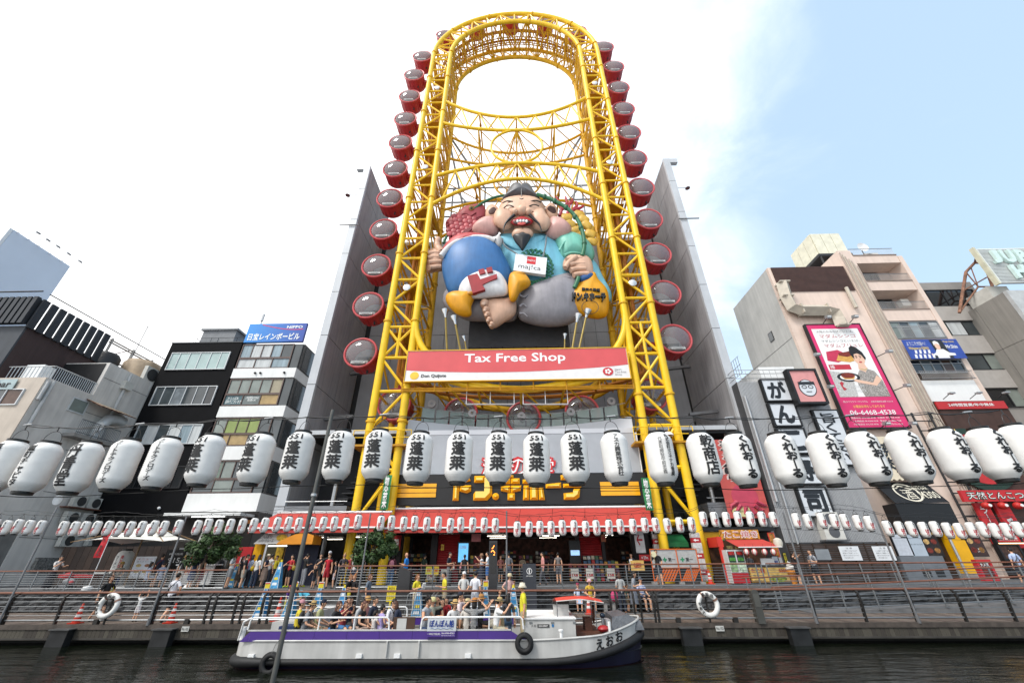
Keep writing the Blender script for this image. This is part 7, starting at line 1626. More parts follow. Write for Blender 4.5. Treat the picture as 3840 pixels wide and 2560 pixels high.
# ticket booth left of the shop
bx0,bx1,bY=solve_x(935,28.3,3),solve_x(1095,28.3,3),28.3;TBo=thing('ticket_booth','yellow boat ticket booth with a white printed sign and lit counter','booth',((bx0+bx1)/2,bY,ZP))
z0,z1=zY(2038,bY,1000),zY(1998,bY,1000)
MB().add([(bx0,bY-.05,z0),(bx1-.5,bY-.05,z0),(bx1-.5,bY+.1,z1),(bx0+.5,bY+.1,z1-.02),(bx0,bY+.1,z0),(bx1-.5,bY+.1,z0)],[(0,1,2,3),(0,4,5,1)]).build('sign',mat('#cfcdc8',.5),TBo);sign_text('とんぼり',grk,TBo,bx0+.3,bx0+1.1,z0+.32,z0+.52,bY-.06,.02);sign_text('リバークルーズ',grk,TBo,bx0+.3,bx0+1.25,z0+.1,z0+.28,bY-.06,.02);disc('sign_picture',mat('#d9b52e',.5,var=.4,scale=8),TBo,bx0+1.75,z0+.35,.36,.2,bY-.06,16,.006)
xbox('yellow_post',yw,TBo,bx0-.02,bx0+.45,bY+.2,bY+.6,ZP,z0);xbox('back',mat('#3d3a22',.7,var=.4,scale=3),TBo,bx0,bx1+.2,bY+1.6,bY+1.7,ZP,z0+.2);xbox('counter',mat('#1e1d1d',.6),TBo,bx0+.5,bx1-.4,bY+.2,bY+.5,ZP,2.55);tub('tube_light',mat((.95,.97,.92),.3,var=0,emit=2.5),TBo,[(bx0+.9,bY+.15,z0-.12),(bx0+2.1,bY+.15,z0-.12)],.03,6)
for k in range(3):xbox('poster',mat(('#c9a52c','#b07b28','#d8d0a0')[k],.5,var=.4,scale=6),TBo,bx0+.7+k*.6,bx0+1.2+k*.6,bY+1.55,bY+1.59,3.0,3.8)
oc=mat('#d8891c',.6,var=.1);pts=[(.0,.0)]+[(.1+1.6*i/8,.55*math.sin(PI*.5*i/8)+.12)for i in range(9)]+[(2.3,.5),(2.3,0)];ax0=solve_x(1048,bY,3.9);MB().prism(pts,(ax0,bY-.4,z0-.05),(1,0,0),(0,0,1),(0,1.2,0)).build('orange_hood',oc,TBo);xbox('blue_wall',mat('#161c33',.6,var=.2),TBo,ax0,ax0+2.2,bY+.9,bY+1.0,ZP,z0)
# shop goods: racks with packages, screens, posters
pkc=[mat(c_,.5,var=.3,scale=7)for c_ in('#a02a26','#b8802c','#7c2a3a','#a89a84','#3e5a3a','#8a4a2a','#b3b0a8','#5a3a5a','#c2a13a','#35506b')];pk=[MB().box(0,.2,0,.16,0,.15).mesh((0,0,0),[m_])for m_ in pkc]
def rack(px0,px1,Y,zt2,lab,rows,price=True):
    xa,xb=solve_x(px0,Y,2.2),solve_x(px1,Y,2.2);t_=thing('goods_rack',lab,'rack',((xa+xb)/2,Y,ZP));org=V(t_.location)
    xbox('back_panel',mat('#241a1a',.7),t_,xa,xb,Y+.5,Y+.55,ZP,zt2);n_=max(1,int((xb-xa)/.23))
    for j in range(rows):
        z=ZP+.12+(zt2-ZP-.1)*j/rows;xbox('shelf',mat('#4a3a38',.5),t_,xa,xb,Y+.1*j/rows,Y+.5,z-.03,z)
        for i in range(n_):o=part(random.choice(pk),'package',t_,V((xa+.02+i*(xb-xa)/n_,Y+.05+.1*j/rows,z+.001))-org);o.scale=(1,1,random.uniform(.8,1.5))
    if price:xbox('price_card',mat('#d8d2c6',.5,var=.1),t_,xa+.1,xa+.62,Y-.03,Y-.01,ZP+.25,ZP+.85);sign_text('158',lred,t_,xa+.16,xa+.56,ZP+.35,ZP+.55,Y-.036,.04)
rack(2135,2185,30.6,2.75,'rack of packed snacks left of the red shutter at the shop',4);rack(2192,2268,30.4,3.2,'tall rack of colourful packages in front of the right red shutter',6);rack(2270,2325,30.6,2.9,'rack of green and brown packages by the dark pillar',5);rack(1596,1640,30.8,2.35,'low rack of yellow price tags left of the left shutter',3);rack(1648,1690,30.7,2.4,'low rack of price tagged goods in front of the left shutter',3);rack(1760,1812,31.4,3.3,'tall rack of small bottles beside the blue screen',6,False)
rack(1945,2000,33.5,3.3,'rack of boxes inside the shop left of the man in pink',6,False);rack(2010,2080,35.0,3.6,'rack of boxes deep inside the shop',7,False);rack(1880,1935,36.0,3.7,'rack of boxes at the back of the shop entrance',7,False);rack(1520,1590,34.0,3.5,'rack of dim goods behind the bald man',6,False);rack(2340,2375,33.0,3.6,'rack of dim goods beside the striped arrow post',6,False)
for px0,px1,py0,py1,lab,col in((1718,1754,2036,2106,'tall blue lit advertising screen in front of the left shutter',(.12,.42,.75)),(2142,2175,2062,2081,'small lit screen in a dark case by the right shutter',(.3,.5,.8))):
    Y_=31.2;xa,xb=solve_x(px0,Y_,3),solve_x(px1,Y_,3);za,zb=zY(py1,Y_,px0),zY(py0,Y_,px0);t_=thing('screen',lab,'screen',(xa,Y_,ZP));xbox('case',black,t_,xa-.08,xb+.08,Y_+.01,Y_+.2,za-.5,zb+(.1 if py0<2050 else.6));s_=xbox('display',mat(col,.3,var=.3,scale=3,emit=.7),t_,xa,xb,Y_-.01,Y_+.008,za,zb);sign_text('LINE' if py0<2050 else '免税',whp,s_,xa+.12,xb-.12,zb-(zb-za)*.3,zb-(zb-za)*.12,Y_-.02,.02)
for px0,px1,py0,py1,Y_,lab,col,tx in((1462,1495,2006,2063,31.2,'red notice with white characters behind the right street tree','#a8242a','禁煙'),(1650,1662,2040,2062,31.3,'small yellow shop tag beside the shutter','#c9a52c','市'),(1765,1800,2000,2030,31.3,'pink hanging card at the shop ceiling','#b86a6a',''),(2390,2426,1980,2072,30.2,'white direction sign with an arrow on the dark pillar','#c8c4c2','←'),(2398,2438,2078,2102,30.0,'red direction sign with a white arrow under the white one','#b3272b','←25m'),(2362,2412,2100,2140,29.0,'yellow and red printed offer board on a stand','#c9a35a','爆安'),(2262,2280,2003,2030,31.2,'small orange poster beside the right shutter','#a8603a','得'),(1600,1622,2120,2152,30.0,'yellow price board at the left rack','#b9b23a','698'),(1628,1648,2120,2155,30.0,'red and yellow price board at the left rack','#c8a82a','168')):
    xa,xb=solve_x(px0,Y_,3),solve_x(px1,Y_,3);za,zb=zY(py1,Y_,px0),zY(py0,Y_,px0);t_=thing('notice',lab,'notice',(xa,Y_,za));xbox('card',mat(col,.5,var=.15,scale=4),t_,xa,xb,Y_,Y_+.04,za,zb)
    if tx:sign_text(tx,whp if col in('#a8242a','#b3272b')else lred,t_,xa+(xb-xa)*.2,xb-(xb-xa)*.2,za+(zb-za)*.3,za+(zb-za)*.75,Y_-.006,.02,len(tx)==2)
    if za>ZP+.5 and py0>2095 or tx=='爆安':tub('stand',stl,t_,[((xa+xb)/2,Y_+.06,ZP),((xa+xb)/2,Y_+.06,za)],.02,5)
for px,py0,py1,Y_,lab in((2632,1995,2175,29.2,'tall striped arrow post with white and red panels by the right tower leg'),(2480,2000,2058,30.4,'striped arrow post behind the silver barrier')):
    x=solve_x(px,Y_,2.5);za,zb=max(ZP,zY(py1,Y_,px)),zY(py0,Y_,px);t_=thing('arrow_post',lab,'sign',(x,Y_,za));n_=int((zb-za)/.28)
    for i in range(n_):xbox('panel',(mat('#c9c5c3',.5,var=.2,scale=6),mat('#a8262c',.5),mat('#bdb8b6',.5,var=.3,scale=8))[i%3],t_,x-.28,x+.28,Y_,Y_+.3,za+i*(zb-za)/n_,za+(i+1)*(zb-za)/n_-.012)
    for i in range(1,n_,3):MB().add([(x-.2,Y_-.006,za+(i+.5)*(zb-za)/n_),(x-.05,Y_-.006,za+(i+.8)*(zb-za)/n_),(x-.05,Y_-.006,za+(i+.6)*(zb-za)/n_),(x+.15,Y_-.006,za+(i+.6)*(zb-za)/n_),(x+.15,Y_-.006,za+(i+.4)*(zb-za)/n_),(x-.05,Y_-.006,za+(i+.4)*(zb-za)/n_),(x-.05,Y_-.006,za+(i+.2)*(zb-za)/n_)],[(0,1,2,3,4,5,6)]).build('arrow',whp,t_)
# construction barrier
by=28.6;xa,xb=solve_x(2446,by,2.5),solve_x(2622,by,2.5);z0,zm,z1=ZP+.12,zY(2126,by,2540),zY(2060,by,2540);CBr=thing('barrier','construction barrier with silver sheeting above orange and black stripes','barrier',((xa+xb)/2,by,ZP))
sil=mat('#b3b1ae',.4,.3,var=.12,scale=5,bump=.4);org_=mat('#d2601c',.5,var=.1)
for k in(0,1):
    x0=xa+(xb-xa)*(.57*k);x1=xa+(xb-xa)*(.56 if k==0 else 1);s_=xbox('sheet',sil,CBr,x0,x1,by,by+.03,zm,z1);sign_text('安全',ink,s_,x0+.18,x0+.62,z1-.65,z1-.43,by-.008,.02)if k==0 else None
    gx_=x0+(.85 if k==0 else.3);xbox('green_cross',mat('#1f7d54',.5),s_,gx_-.13,gx_+.13,by-.01,by-.003,z1-.58,z1-.5);xbox('green_cross',mat('#1f7d54',.5),s_,gx_-.04,gx_+.04,by-.013,by-.01,z1-.67,z1-.41);sign_text('第一',ink,s_,gx_+.2,gx_+.64,z1-.65,z1-.43,by-.008,.02)
    xbox('lower_panel',black,CBr,x0,x1,by-.02,by+.02,z0,zm-.06);n_=7
    for i in range(n_):
        u0=x0+(x1-x0-.55)*i/(n_-1)*1.0;w_=(x1-x0)*.075;MB().add([(u0,by-.026,z0+.02),(u0+w_,by-.026,z0+.02),(min(x1,u0+w_+.45),by-.026,zm-.1),(min(x1,u0+.45),by-.026,zm-.1)],[(0,1,2,3)]).build('stripe',org_,CBr)
for u in(0,.565,1):tub('upright',org_,CBr,[(xa+(xb-xa)*u,by-.03,ZP),(xa+(xb-xa)*u,by-.03,z1+.04)],.03,6);xbox('foot',mat('#8b8986',.8),CBr,xa+(xb-xa)*u-.14,xa+(xb-xa)*u+.14,by-.2,by+.2,ZP,ZP+.12)
tub('top_pipe',org_,CBr,[(xa,by-.03,z1+.03),(xb,by-.03,z1+.03)],.03,6);tub('mid_pipe',org_,CBr,[(xa,by-.03,zm-.03),(xb,by-.03,zm-.03)],.03,6)
GT=MB();xa,xb=solve_x(2488,31,4),solve_x(2572,31,4);za,zb=zY(2035,31,2530),zY(2000,31,2530);GT.add([(xa,30.6,za),(xb,30.6,za),(xb,31.5,zb),(xa,31.5,zb),(xa,30.6,za-.25),(xb,30.6,za-.25)],[(0,1,2,3),(4,5,1,0)]);tag(GT.build('green_tarpaulin',mat('#1c6a3c',.6,var=.2)),'green tarpaulin roof between the right tower legs','tarpaulin')
xa,xb=solve_x(2640,31.4,3),solve_x(2722,31.4,3);YWl=thing('yellow_wall','yellow wall with a green drainpipe left of the snack stall','wall',(xa,31.4,ZP));xbox('panel',yw,YWl,xa,xb,31.4,31.6,ZP,4.6);tub('green_pipe',mat('#1f8a50',.45),YWl,[(xb-.05,31.2,ZP),(xb-.05,31.2,4.4)],.14,8);xbox('steps',mat('#5a5956',.8),YWl,xa+.1,xb-.3,30.6,31.39,ZP,ZP+.35);xbox('duct_cap',yel2,YWl,xa+.8,xa+1.3,31.0,31.39,3.6,3.95)
# octopus snack stall
sY=28.6;xa,xb=solve_x(2705,sY,3),solve_x(2925,sY,3);SSt=thing('snack_stall','red octopus dumpling snack stall with a printed roof sign and awning','stall',((xa+xb)/2,sY,ZP))
z1,z0=zY(1985,sY,2800),zY(2020,sY,2800);print_=mat('#c98a2e',.5,var=.6,scale=5);rs_=xbox('roof_sign',print_,SSt,xa+.3,xb-.9,sY,sY+.15,z0,z1);sign_text('たこ焼き',whp,rs_,xa+.45,xb-1.0,z0+.08,z1-.05,sY-.012,.06);sign_text('たこ焼き',lred,rs_,xa+.47,xb-1.02,z0+.1,z1-.07,sY-.022,.015)
MB().add([(xa+.5,sY+.05,z0-.02),(xb-.75,sY+.05,z0-.02),(xb-.25,sY-1.0,zY(2050,sY-1,2850)),(xa+.75,sY-1.0,zY(2050,sY-1,2850))],[(0,1,2,3)]).build('awning',awr,SSt);tub('awning_bar',white,SSt,[(xa+.75,sY-1.0,zY(2050,sY-1,2850)),(xb-.25,sY-1,zY(2050,sY-1,2850))],.03,6)
xbox('side_frame',redp,SSt,xa,xa+.35,sY+.05,sY+1.6,3.6,z0+.15);xbox('post',redp,SSt,xa+.05,xa+.25,sY,sY+.2,ZP,3.6);xbox('back',mat('#4a2c14',.7,var=.5,scale=4),SSt,xa,xb,sY+1.6,sY+1.7,ZP,z0)
xc0,xc1=solve_x(2815,sY-.5,2),solve_x(2962,sY-.5,2);zc=zY(2124,sY-.5,2880);xbox('counter',mat('#b8862f',.5,var=.2),SSt,xc0,xc1,sY-.5,sY-.3,ZP+.1,zc);xbox('counter_top',mat('#3a3c40',.5),SSt,xc0-.05,xc1+.05,sY-.55,sY+.3,zc,zc+.1)
mbd=xbox('menu_print',mat('#d1ae62',.5,var=.2,scale=6),SSt,xc0+.05,xc1-.05,sY-.52,sY-.505,ZP+.15,zc-.04);sign_text('たこ焼',lred,mbd,xc0+.1,xc0+.9,zc-.32,zc-.08,sY-.53,.03);sign_text('500円',lred,mbd,xc0+1.75,xc0+2.35,zc-.3,zc-.1,sY-.53,.02)
for j in range(4):sign_text(('塩だれ','ソース味','ねぎマヨ','明太マヨ')[j],ink,mbd,xc0+.15,xc0+.75,zc-.48-j*.13,zc-.4-j*.13,sY-.53,.0)
disc('food_picture',mat('#8a9a3a',.5,var=.7,scale=9),mbd,xc0+1.6,zc-.6,.5,.18,sY-.53,18,.005);xbox('menu_stand',white,SSt,xc0+.9,xc0+1.7,sY-.4,sY-.35,zc+.1,zc+.45)
xf0,xf1=solve_x(2742,sY-.6,2.2),solve_x(2806,sY-.6,2.2);zf=zY(2060,sY-.6,2770);FR_=thing('drinks_fridge','tall white drinks fridge with glass doors at the snack stall','fridge',(xf0,sY-.6,ZP));xbox('case',mat('#c5c7c6',.4),FR_,xf0,xf1,sY-.6,sY+.05,ZP+.05,zf);xbox('lower_front',mat('#a81f26',.4),FR_,xf0+.02,xf1-.02,sY-.63,sY-.603,ZP+.06,ZP+.6)
for k in range(2):
    xx=xf0+.05+k*(xf1-xf0)/2;xbox('glass_door',mat('#1d2a26',.1,var=.5,scale=12),FR_,xx,xx+(xf1-xf0)/2-.1,sY-.63,sY-.603,ZP+1.15,zf-.08);xbox('sticker',mat(('#8fae7c','#bcd0b4')[k],.5,var=.5,scale=9),FR_,xx,xx+(xf1-xf0)/2-.1,sY-.63,sY-.603,ZP+.65,ZP+1.12)
    for j in range(3):xbox('bottle_row',mat(('#4a8a3a','#a82a26','#7a6a3a')[j],.4,var=.5,scale=14),FR_,xx+.03,xx+(xf1-xf0)/2-.13,sY-.637,sY-.631,ZP+1.22+j*.32,ZP+1.4+j*.32)
for k,(px,lab)in enumerate(((2799,'round red and white lantern at the stall, left of four'),(2829,'round lantern with a red festival character at the stall'),(2867,'round red striped lantern at the stall'),(2900,'round pale lantern over the stall counter'))):
    q=atY(px,2068,sY-1.0);t_=thing('round_lantern',lab,'lantern',q,'round lanterns on the snack stall');MB().ball(q,.16,.16,.17,12,8).build('shade',mat('#d4c9c2',.6),t_,True);tub('cord',lblk,t_,[q+V((0,0,.15)),q+V((0,0,.42))],.008,4)
    for a in(0,1.57,3.14,4.71):MB().tube([q+V((.163*math.sin(a+.4)*math.cos(b),-.163*math.cos(a+.4)*math.cos(b),.172*math.sin(b)))for b in[-1.2+2.4*i/6 for i in range(7)]],.028,5).build('stripe',lred,t_,True)
q=atY(2982,2190,sY-1.2);q.z=ZP;SI=thing('ice_cream_figure','giant soft ice cream cone figure at the snack stall','figure',q);MB().lathe([(.13,0),(.23,.6),(.25,.62),(.25,.7),(.2,.72)],q,18).build('wafer_cone',mat('#c97f2f',.6,var=.2,scale=14),SI,True)
MB().tube([q+V(((.2-.17*u)*math.cos(u*16),(.2-.17*u)*math.sin(u*16),.74+.42*u))for u in[i/40 for i in range(41)]],[.1-.06*i/40 for i in range(41)],8).build('swirl',mat('#dcd8d0',.4),SI,True)
YF_=signbox('side_banner','yellow printed side banner right of the snack stall',2935,2072,2968,2150,sY-.3,[('アイス',.25,.3,.75,.9,ink,{'v':True})],face=mat('#cdb92e',.5,var=.1),frame=frd,ft=.03,dp=.05)
DP=signbox('beer_panel','white panel with blue lettering DRY at the stall',2893,2085,2925,2120,sY-.05,[('DRY',.15,.2,.85,.55,mat('#2a4a9a',.5,var=0))],face=mat('#c8ccd2',.5),frame=frd,ft=.03,dp=.05)
CH=signbox('dumpling_panel','orange panel of fried dumplings on the right post of the stall',2880,1998,2925,2086,sY+.1,[],face=mat('#b97a32',.5,var=.7,scale=5),frame=redp,ft=.03,dp=.06)
q=atY(2918,2035,sY-.8);WLn=thing('white_figure','small white daruma shaped lantern hanging right of the stall','lantern',q);MB().lathe([(.001,-.25),(.2,-.2),(.26,0),(.22,.2),(.1,.28),(.001,.3)],q,14).build('body',mat('#cdc6b8',.6,var=.15),WLn,True);tub('hook',frd,WLn,[q+V((0,0,.28)),q+V((0,0,.8))],.015,4)
# banner with a plain octopus
oy=31.2;xa,xb=gx(2665,1660,oy),gx(2665,1660,oy)+2.95;z1,z0=zY(1648,oy,2690),zY(1942,oy,2740);OB=thing('octopus_banner','long pink banner with black kana above a plain pink octopus','banner',((xa+xb)/2,oy,z0))
xbox('cloth',mat('#b8504a',.65,var=.12),OB,xa,xb,oy,oy+.04,z0,z1);sign_text('どうとんぼり',mat('#1b1818',.6,var=0),OB,xa+.55,xa+1.95,z0+2.55,z1-.1,oy-.03,.06,True);sign_text('どうとんぼり',mat('#c9b4ae',.6,var=0),OB,xa+.5,xa+2.0,z0+2.5,z1-.05,oy-.012,.13,True)
ob_=disc('octopus',mat('#b53f55',.6,var=.1),OB,xa+1.5,z0+1.45,.95,.85,oy-.02,28,.012)
for k in range(6):
    a=PI+.25+k*.53;MB().tube([(xa+1.5+.7*math.cos(a),oy-.03,z0+1.2+.5*math.sin(a)),(xa+1.5+1.2*math.cos(a),oy-.035,z0+1.0+.75*math.sin(a)),(xa+1.5+1.35*math.cos(a+.15),oy-.03,z0+.8+.55*math.sin(a+.3))],[.17,.12,.05],6).build('tentacle',mat('#b53f55',.6,var=.1),OB,True)
cap_=disc('speech_patch',mat('#cfc58f',.6),OB,xa+1.1,z0+.42,.8,.34,oy-.06,20,.01);sign_text('たこ焼を食べよう',grk,cap_,xa+.55,xa+1.65,z0+.36,z0+.52,oy-.07,.01)
# ================================================================ TOUR BOAT
BYn,BYc,BYfz=15.1,16.85,18.6
bx_s,bx_b=gx(846,2430,BYn),gx(2392,2310,BYc)
BO=thing('tour_boat','white and purple open tour boat moored along the quay','boat',((bx_s+bx_b)/2,BYc,0))
hw=mat('#bdbcb9',.4,var=.22,scale=1.4,streak=.5,bump=.08);pur=mat('#4a2f83',.4,var=.12,scale=1.5);navy=mat('#17142b',.45,var=.3);redb_=mat('#2c1014',.6,var=.3);rub=mat((.012,.012,.013),.6,var=.2,bump=.2);deckm=mat('#5c605e',.7,var=.2);green=mat('#1f4030',.6)
xk=gx(2008,2385,BYn)
hb=(BYfz-BYn)/2
def gun(x):
    """height of the gunwale"""
    u=(x-xk)/(bx_b-xk)
    return.72 if u<=0 else.72+.14*u+.29*max(0,(u-.55)/.45)**1.3
def half(x):
    u=(x-(bx_b-3.4))/3.4;v=(bx_s+.7-x)/.7
    if u>0:return hb*math.sqrt(max(0,1-u**2.1))
    if v>0:return hb*math.sqrt(max(0.25,1-(v*.8)**2))
    return hb
xs_=[bx_s+.02,bx_s+.1,bx_s+.25,bx_s+.5,bx_s+.9]+[bx_s+1.5+i*.8 for i in range(int((bx_b-3.4-bx_s-1.5)/.8)+1)]
x=xs_[-1]+.35
while x<bx_b-.02:xs_.append(x);x+=.3 if bx_b-x>.8 else.09
xs_.append(bx_b)
def rubz(x):u=max(0,(x-xk)/(bx_b-xk));return.2+.55*u**2.2
def sect(f0,k0,f1,k1,name,m_):
    mb=MB();vs=[]
    for x in xs_:
        h=half(x)
        for s in(-1,1):vs+=[(x if k0==1 else x-(x-bx_s)*.0-(max(0,(x-bx_b+2))*(1-k0)*.9),BYc+s*h*k0,f0(x)),(x if k1==1 else x,BYc+s*h*k1,f1(x))]
    n=len(xs_);fs=[]
    for i in range(n-1):
        for o_ in(0,2):a=i*4+o_;fs.append((a,a+4,a+5,a+1))
    fs.append((0,1,3,2));mb.add(vs,fs);return mb.build(name,m_,BO,True)
sect(lambda x:-.4,.8,lambda x:.02,.95,'hull_bottom',redb_);sect(lambda x:.02,.95,lambda x:rubz(x),1,'hull_band',navy);sect(rubz,1,gun,1,'hull_side',hw)
rp_=[V((x,BYc-half(x)-.04,rubz(x)))for x in xs_];rp2=[V((x,BYc+half(x)+.04,rubz(x)))for x in xs_]
tub('rub_rail',rub,BO,rp_,[.085+.05*max(0,(x-xk)/(bx_b-xk))+(.05 if x<bx_s+1.5 else 0)for x in xs_],10);tub('rub_rail',rub,BO,rp2,.1,8);tub('rub_rail',rub,BO,[rp_[0],V((bx_s-.06,BYc,.27)),rp2[0]],.13,8)
for s in(-1,1):tub('gunwale',hw,BO,[V((x,BYc+s*half(x),gun(x)))for x in xs_],.035,6)
mb=MB();vs=[]
for x in xs_:vs+=[(x,BYc-half(x)*.98,.34),(x,BYc+half(x)*.98,.34)]
mb.add(vs,[(2*i,2*i+2,2*i+3,2*i+1)for i in range(len(xs_)-1)]);mb.build('floor',deckm,BO)
xp0=gx(930,2410,BYn)
for i in range(8):  # purple boards along the sides
    xa,xb=xp0+(xk-.75-xp0)*i/8,xp0+(xk-.75-xp0)*(i+1)/8
    for yy in(BYn-.02,BYfz-.03):
        xbox('purple_panel',pur,BO,xa+.004,xb-.004,yy,yy+.05,.7,.965)
MB().add([(xp0,BYn-.02,.7),(xp0,BYn-.02,.965),(xp0-.28,BYn-.02,.7)],[(0,1,2)]).build('purple_end',pur,BO);MB().add([(xk-.75,BYn-.02,.7),(xk-.75,BYn-.02,.965),(xk-.45,BYn-.02,.8),(xk-.05,BYn-.02,.71)],[(0,1,2,3)]).build('purple_end',pur,BO)
for yy in(BYn,BYfz-.02):xbox('coaming',hw,BO,xp0-.1,xk-.75,yy-.03,yy+.06,.966,1.0)
for x in(gx(1450,2440,BYn),gx(1570,2440,BYn)):xbox('hull_strake',hw,BO,x-.02,x+.02,BYn-.07,BYn-.001,.33,.72)
for px in(945,1348,1490,1755):xbox('cleat',white,BO,gx(px,2455,BYn)-.09,gx(px,2455,BYn)+.09,BYn-.07,BYn-.002,.3,.4)
# white hand rails
def hrail(x0,x1,y,n_,z0=1.0,z1=1.31):
    tub('rail',white,BO,[(x0,y,z0),(x0+.03,y,z1-.06),(x0+.1,y,z1),(x1-.1,y,z1),(x1-.03,y,z1-.06),(x1,y,z0)],.026,8)
    for i in range(1,n_):tub('rail_post',white,BO,[(x0+(x1-x0)*i/n_,y,z0),(x0+(x1-x0)*i/n_,y,z1)],.022,6)
hrail(gx(932,2340,BYn),gx(1462,2320,BYn),BYn+.02,4);hrail(gx(1580,2320,BYn),gx(1962,2310,BYn),BYn+.02,3);hrail(gx(1180,2290,BYfz),gx(1530,2280,BYfz),BYfz-.03,3);hrail(gx(1690,2275,BYfz),gx(1945,2270,BYfz),BYfz-.03,2)
tub('stern_frame',white,BO,[(bx_s+.15,BYn+.3,.7),(bx_s+.3,BYn+.1,1.2),(bx_s+.55,BYn+.05,1.31)],.03,6);tub('stern_post',white,BO,[(bx_s+.25,BYn+.3,.7),(bx_s+.25,BYn+.3,1.05)],.07,8)
xbox('stern_locker',hw,BO,bx_s+.5,bx_s+1.6,BYc-.3,BYfz-.3,.5,1.05);xbox('stern_cushion',mat('#22345c',.7,var=.2),BO,bx_s+1.1,bx_s+1.7,BYn+.8,BYn+1.5,.5,1.0);xbox('stern_bulkhead',hw,BO,bx_s+1.9,bx_s+2.0,BYc-.9,BYfz-.4,.4,1.35)
# benches for the passengers, lengthwise rows
for yy in(15.72,16.65,17.6):xbox('bench',mat('#6d6a64',.7,var=.2),BO,bx_s+2.0,xk-1.3,yy-.17,yy+.17,.76,.82)
xbox('notice_case',mat('#4a3426',.6),BO,gx(1475,2350,15.3),gx(1555,2350,15.3),15.25,15.3,.98,1.3);xbox('notice_sheet',mat('#b5b5b2',.5,var=.1),BO,gx(1489,2350,15.3),gx(1524,2350,15.3),15.235,15.248,.99,1.27)
# name board
sx0,sx1=gx(1602,2350,BYn-.1),gx(1710,2350,BYn-.1);nbz=xbox('name_board',mat('#c3c7ca',.4,var=.05),BO,sx0,sx1,BYn-.09,BYn-.05,.965,1.29);btx=mat('#1f3a86',.4,var=0)
sign_text('ぽんぽん船',btx,nbz,sx0+.07,sx1-.07,1.07,1.25,BYn-.1,.04);lbz=xbox('lower_board',pur,BO,sx0-.005,sx1-.01,BYn-.1,BYn-.055,.82,.96);sign_text('一本松汽船(株)',whp,lbz,sx0+.02,sx0+.42,.86,.93,BYn-.11,.01);sign_text('06-6946-8363',whp,lbz,sx0+.46,sx1-.04,.895,.94,BYn-.11,.01);sign_text('ipponmatsu-kisen.com',whp,lbz,sx0+.46,sx1-.04,.84,.875,BYn-.11,.0)
MB().tube([(sx0+.1+(sx1-sx0-.2)*i/20,BYn-.1,1.035+.012*math.sin(i*1.2))for i in range(21)],.008,5).build('wave_mark',mat('#7f93b5',.4),nbz)
# engine cabin, wheel stand, red canopy
cx0,cx1=gx(1968,2370,BYn+.5),gx(2160,2370,BYn+.5);CAB=xbox('cabin',hw,BO,cx0,cx1,BYn+.5,BYfz-.5,.36,1.2);xbox('cabin_edge',white,BO,cx0-.03,cx1+.03,BYn+.46,BYfz-.46,1.2,1.235)
plt=xbox('number_plate',mat('#3b3b3b',.5),BO,gx(2015,2336,BYn+.5),gx(2060,2336,BYn+.5),BYn+.488,BYn+.499,.98,1.07);px0=gx(2015,2336,BYn+.5);sign_text('250-20007',whp,plt,px0+.04,px0+.33,1.0,1.05,BYn+.484,.01);sign_text('大 阪',ink,BO,px0-.2,px0-.04,.99,1.06,BYn+.494,.0);disc('round_mark',mat('#2f6ea0',.5),BO,gx(2073,2334,BYn+.5),1.03,.04,.045,BYn+.49,14,.008)
for k in range(3):xbox('hinge',stl,BO,cx0+.15+k*.7,cx0+.25+k*.7,BYn+.485,BYn+.498,1.08,1.13)
wx0,wx1=gx(2078,2300,16.3),gx(2132,2300,16.3);xbox('wheel_box',hw,BO,wx0,wx1,16.2,16.8,1.235,1.56);xbox('wheel_box_lid',mat('#1f1c1b',.6),BO,wx0-.03,wx1+.03,16.15,16.85,1.56,1.64);xbox('lid_cushion',mat('#6b2a20',.7),BO,wx0,wx1,16.2,16.8,1.641,1.68)
fx0,fx1=gx(2085,2240,15.9),gx(2262,2240,15.9);zc0=zY(2253,15.9,2100);CN=MB()
for i in range(10):
    u0,u1=i/10,(i+1)/10;za,zb=zc0+.06*math.sin(u0*PI)-.05*max(0,u0-.75)*4,zc0+.06*math.sin(u1*PI)-.05*max(0,u1-.75)*4;xa,xb=fx0+(fx1-fx0)*u0,fx0+(fx1-fx0)*u1
    CN.add([(xa,15.9,za),(xb,15.9,zb),(xb,16.55,zb+.05),(xa,16.55,za+.05),(xa,17.3,za),(xb,17.3,zb)],[(0,1,2,3),(3,2,5,4)])
CN.build('canopy',mat('#cf4434',.65,var=.1),BO,True);tub('canopy_edge',mat('#c7c2bd',.6),BO,[(fx0,15.89,zc0),(fx0+(fx1-fx0)*.5,15.89,zc0+.055),(fx1,15.89,zc0-.05)],.016,5)
for x,y in((fx0+.02,15.92),(fx0+.02,17.28),(fx1-.25,17.28),(fx1-.3,15.92)):tub('canopy_post',dsteel,BO,[(x,y,.9),(x,y,zc0)],.018,6)
wh=V((gx(2225,2300,16.6),16.6,1.22));MB().tube([wh+V((.02*math.sin(a),.2*math.cos(a),.2*math.sin(a)))for a in[2*PI*i/20 for i in range(20)]],.02,6,closed=True).build('steering_wheel',mat('#5a3422',.5),BO,True)
for k in range(6):a=k*PI/3;tub('wheel_spoke',mat('#5a3422',.5),BO,[wh,wh+V((0,.27*math.cos(a),.27*math.sin(a)))],.014,5)
xbox('helm_stand',mat('#4a2a1c',.6,var=.2),BO,wh.x-.35,wh.x-.1,16.3,16.9,.36,1.15);xbox('rear_lower_cabin',mat('#5c3a2c',.6,var=.2),BO,cx1+.05,cx1+.9,BYn+.8,BYfz-.8,.36,.8)
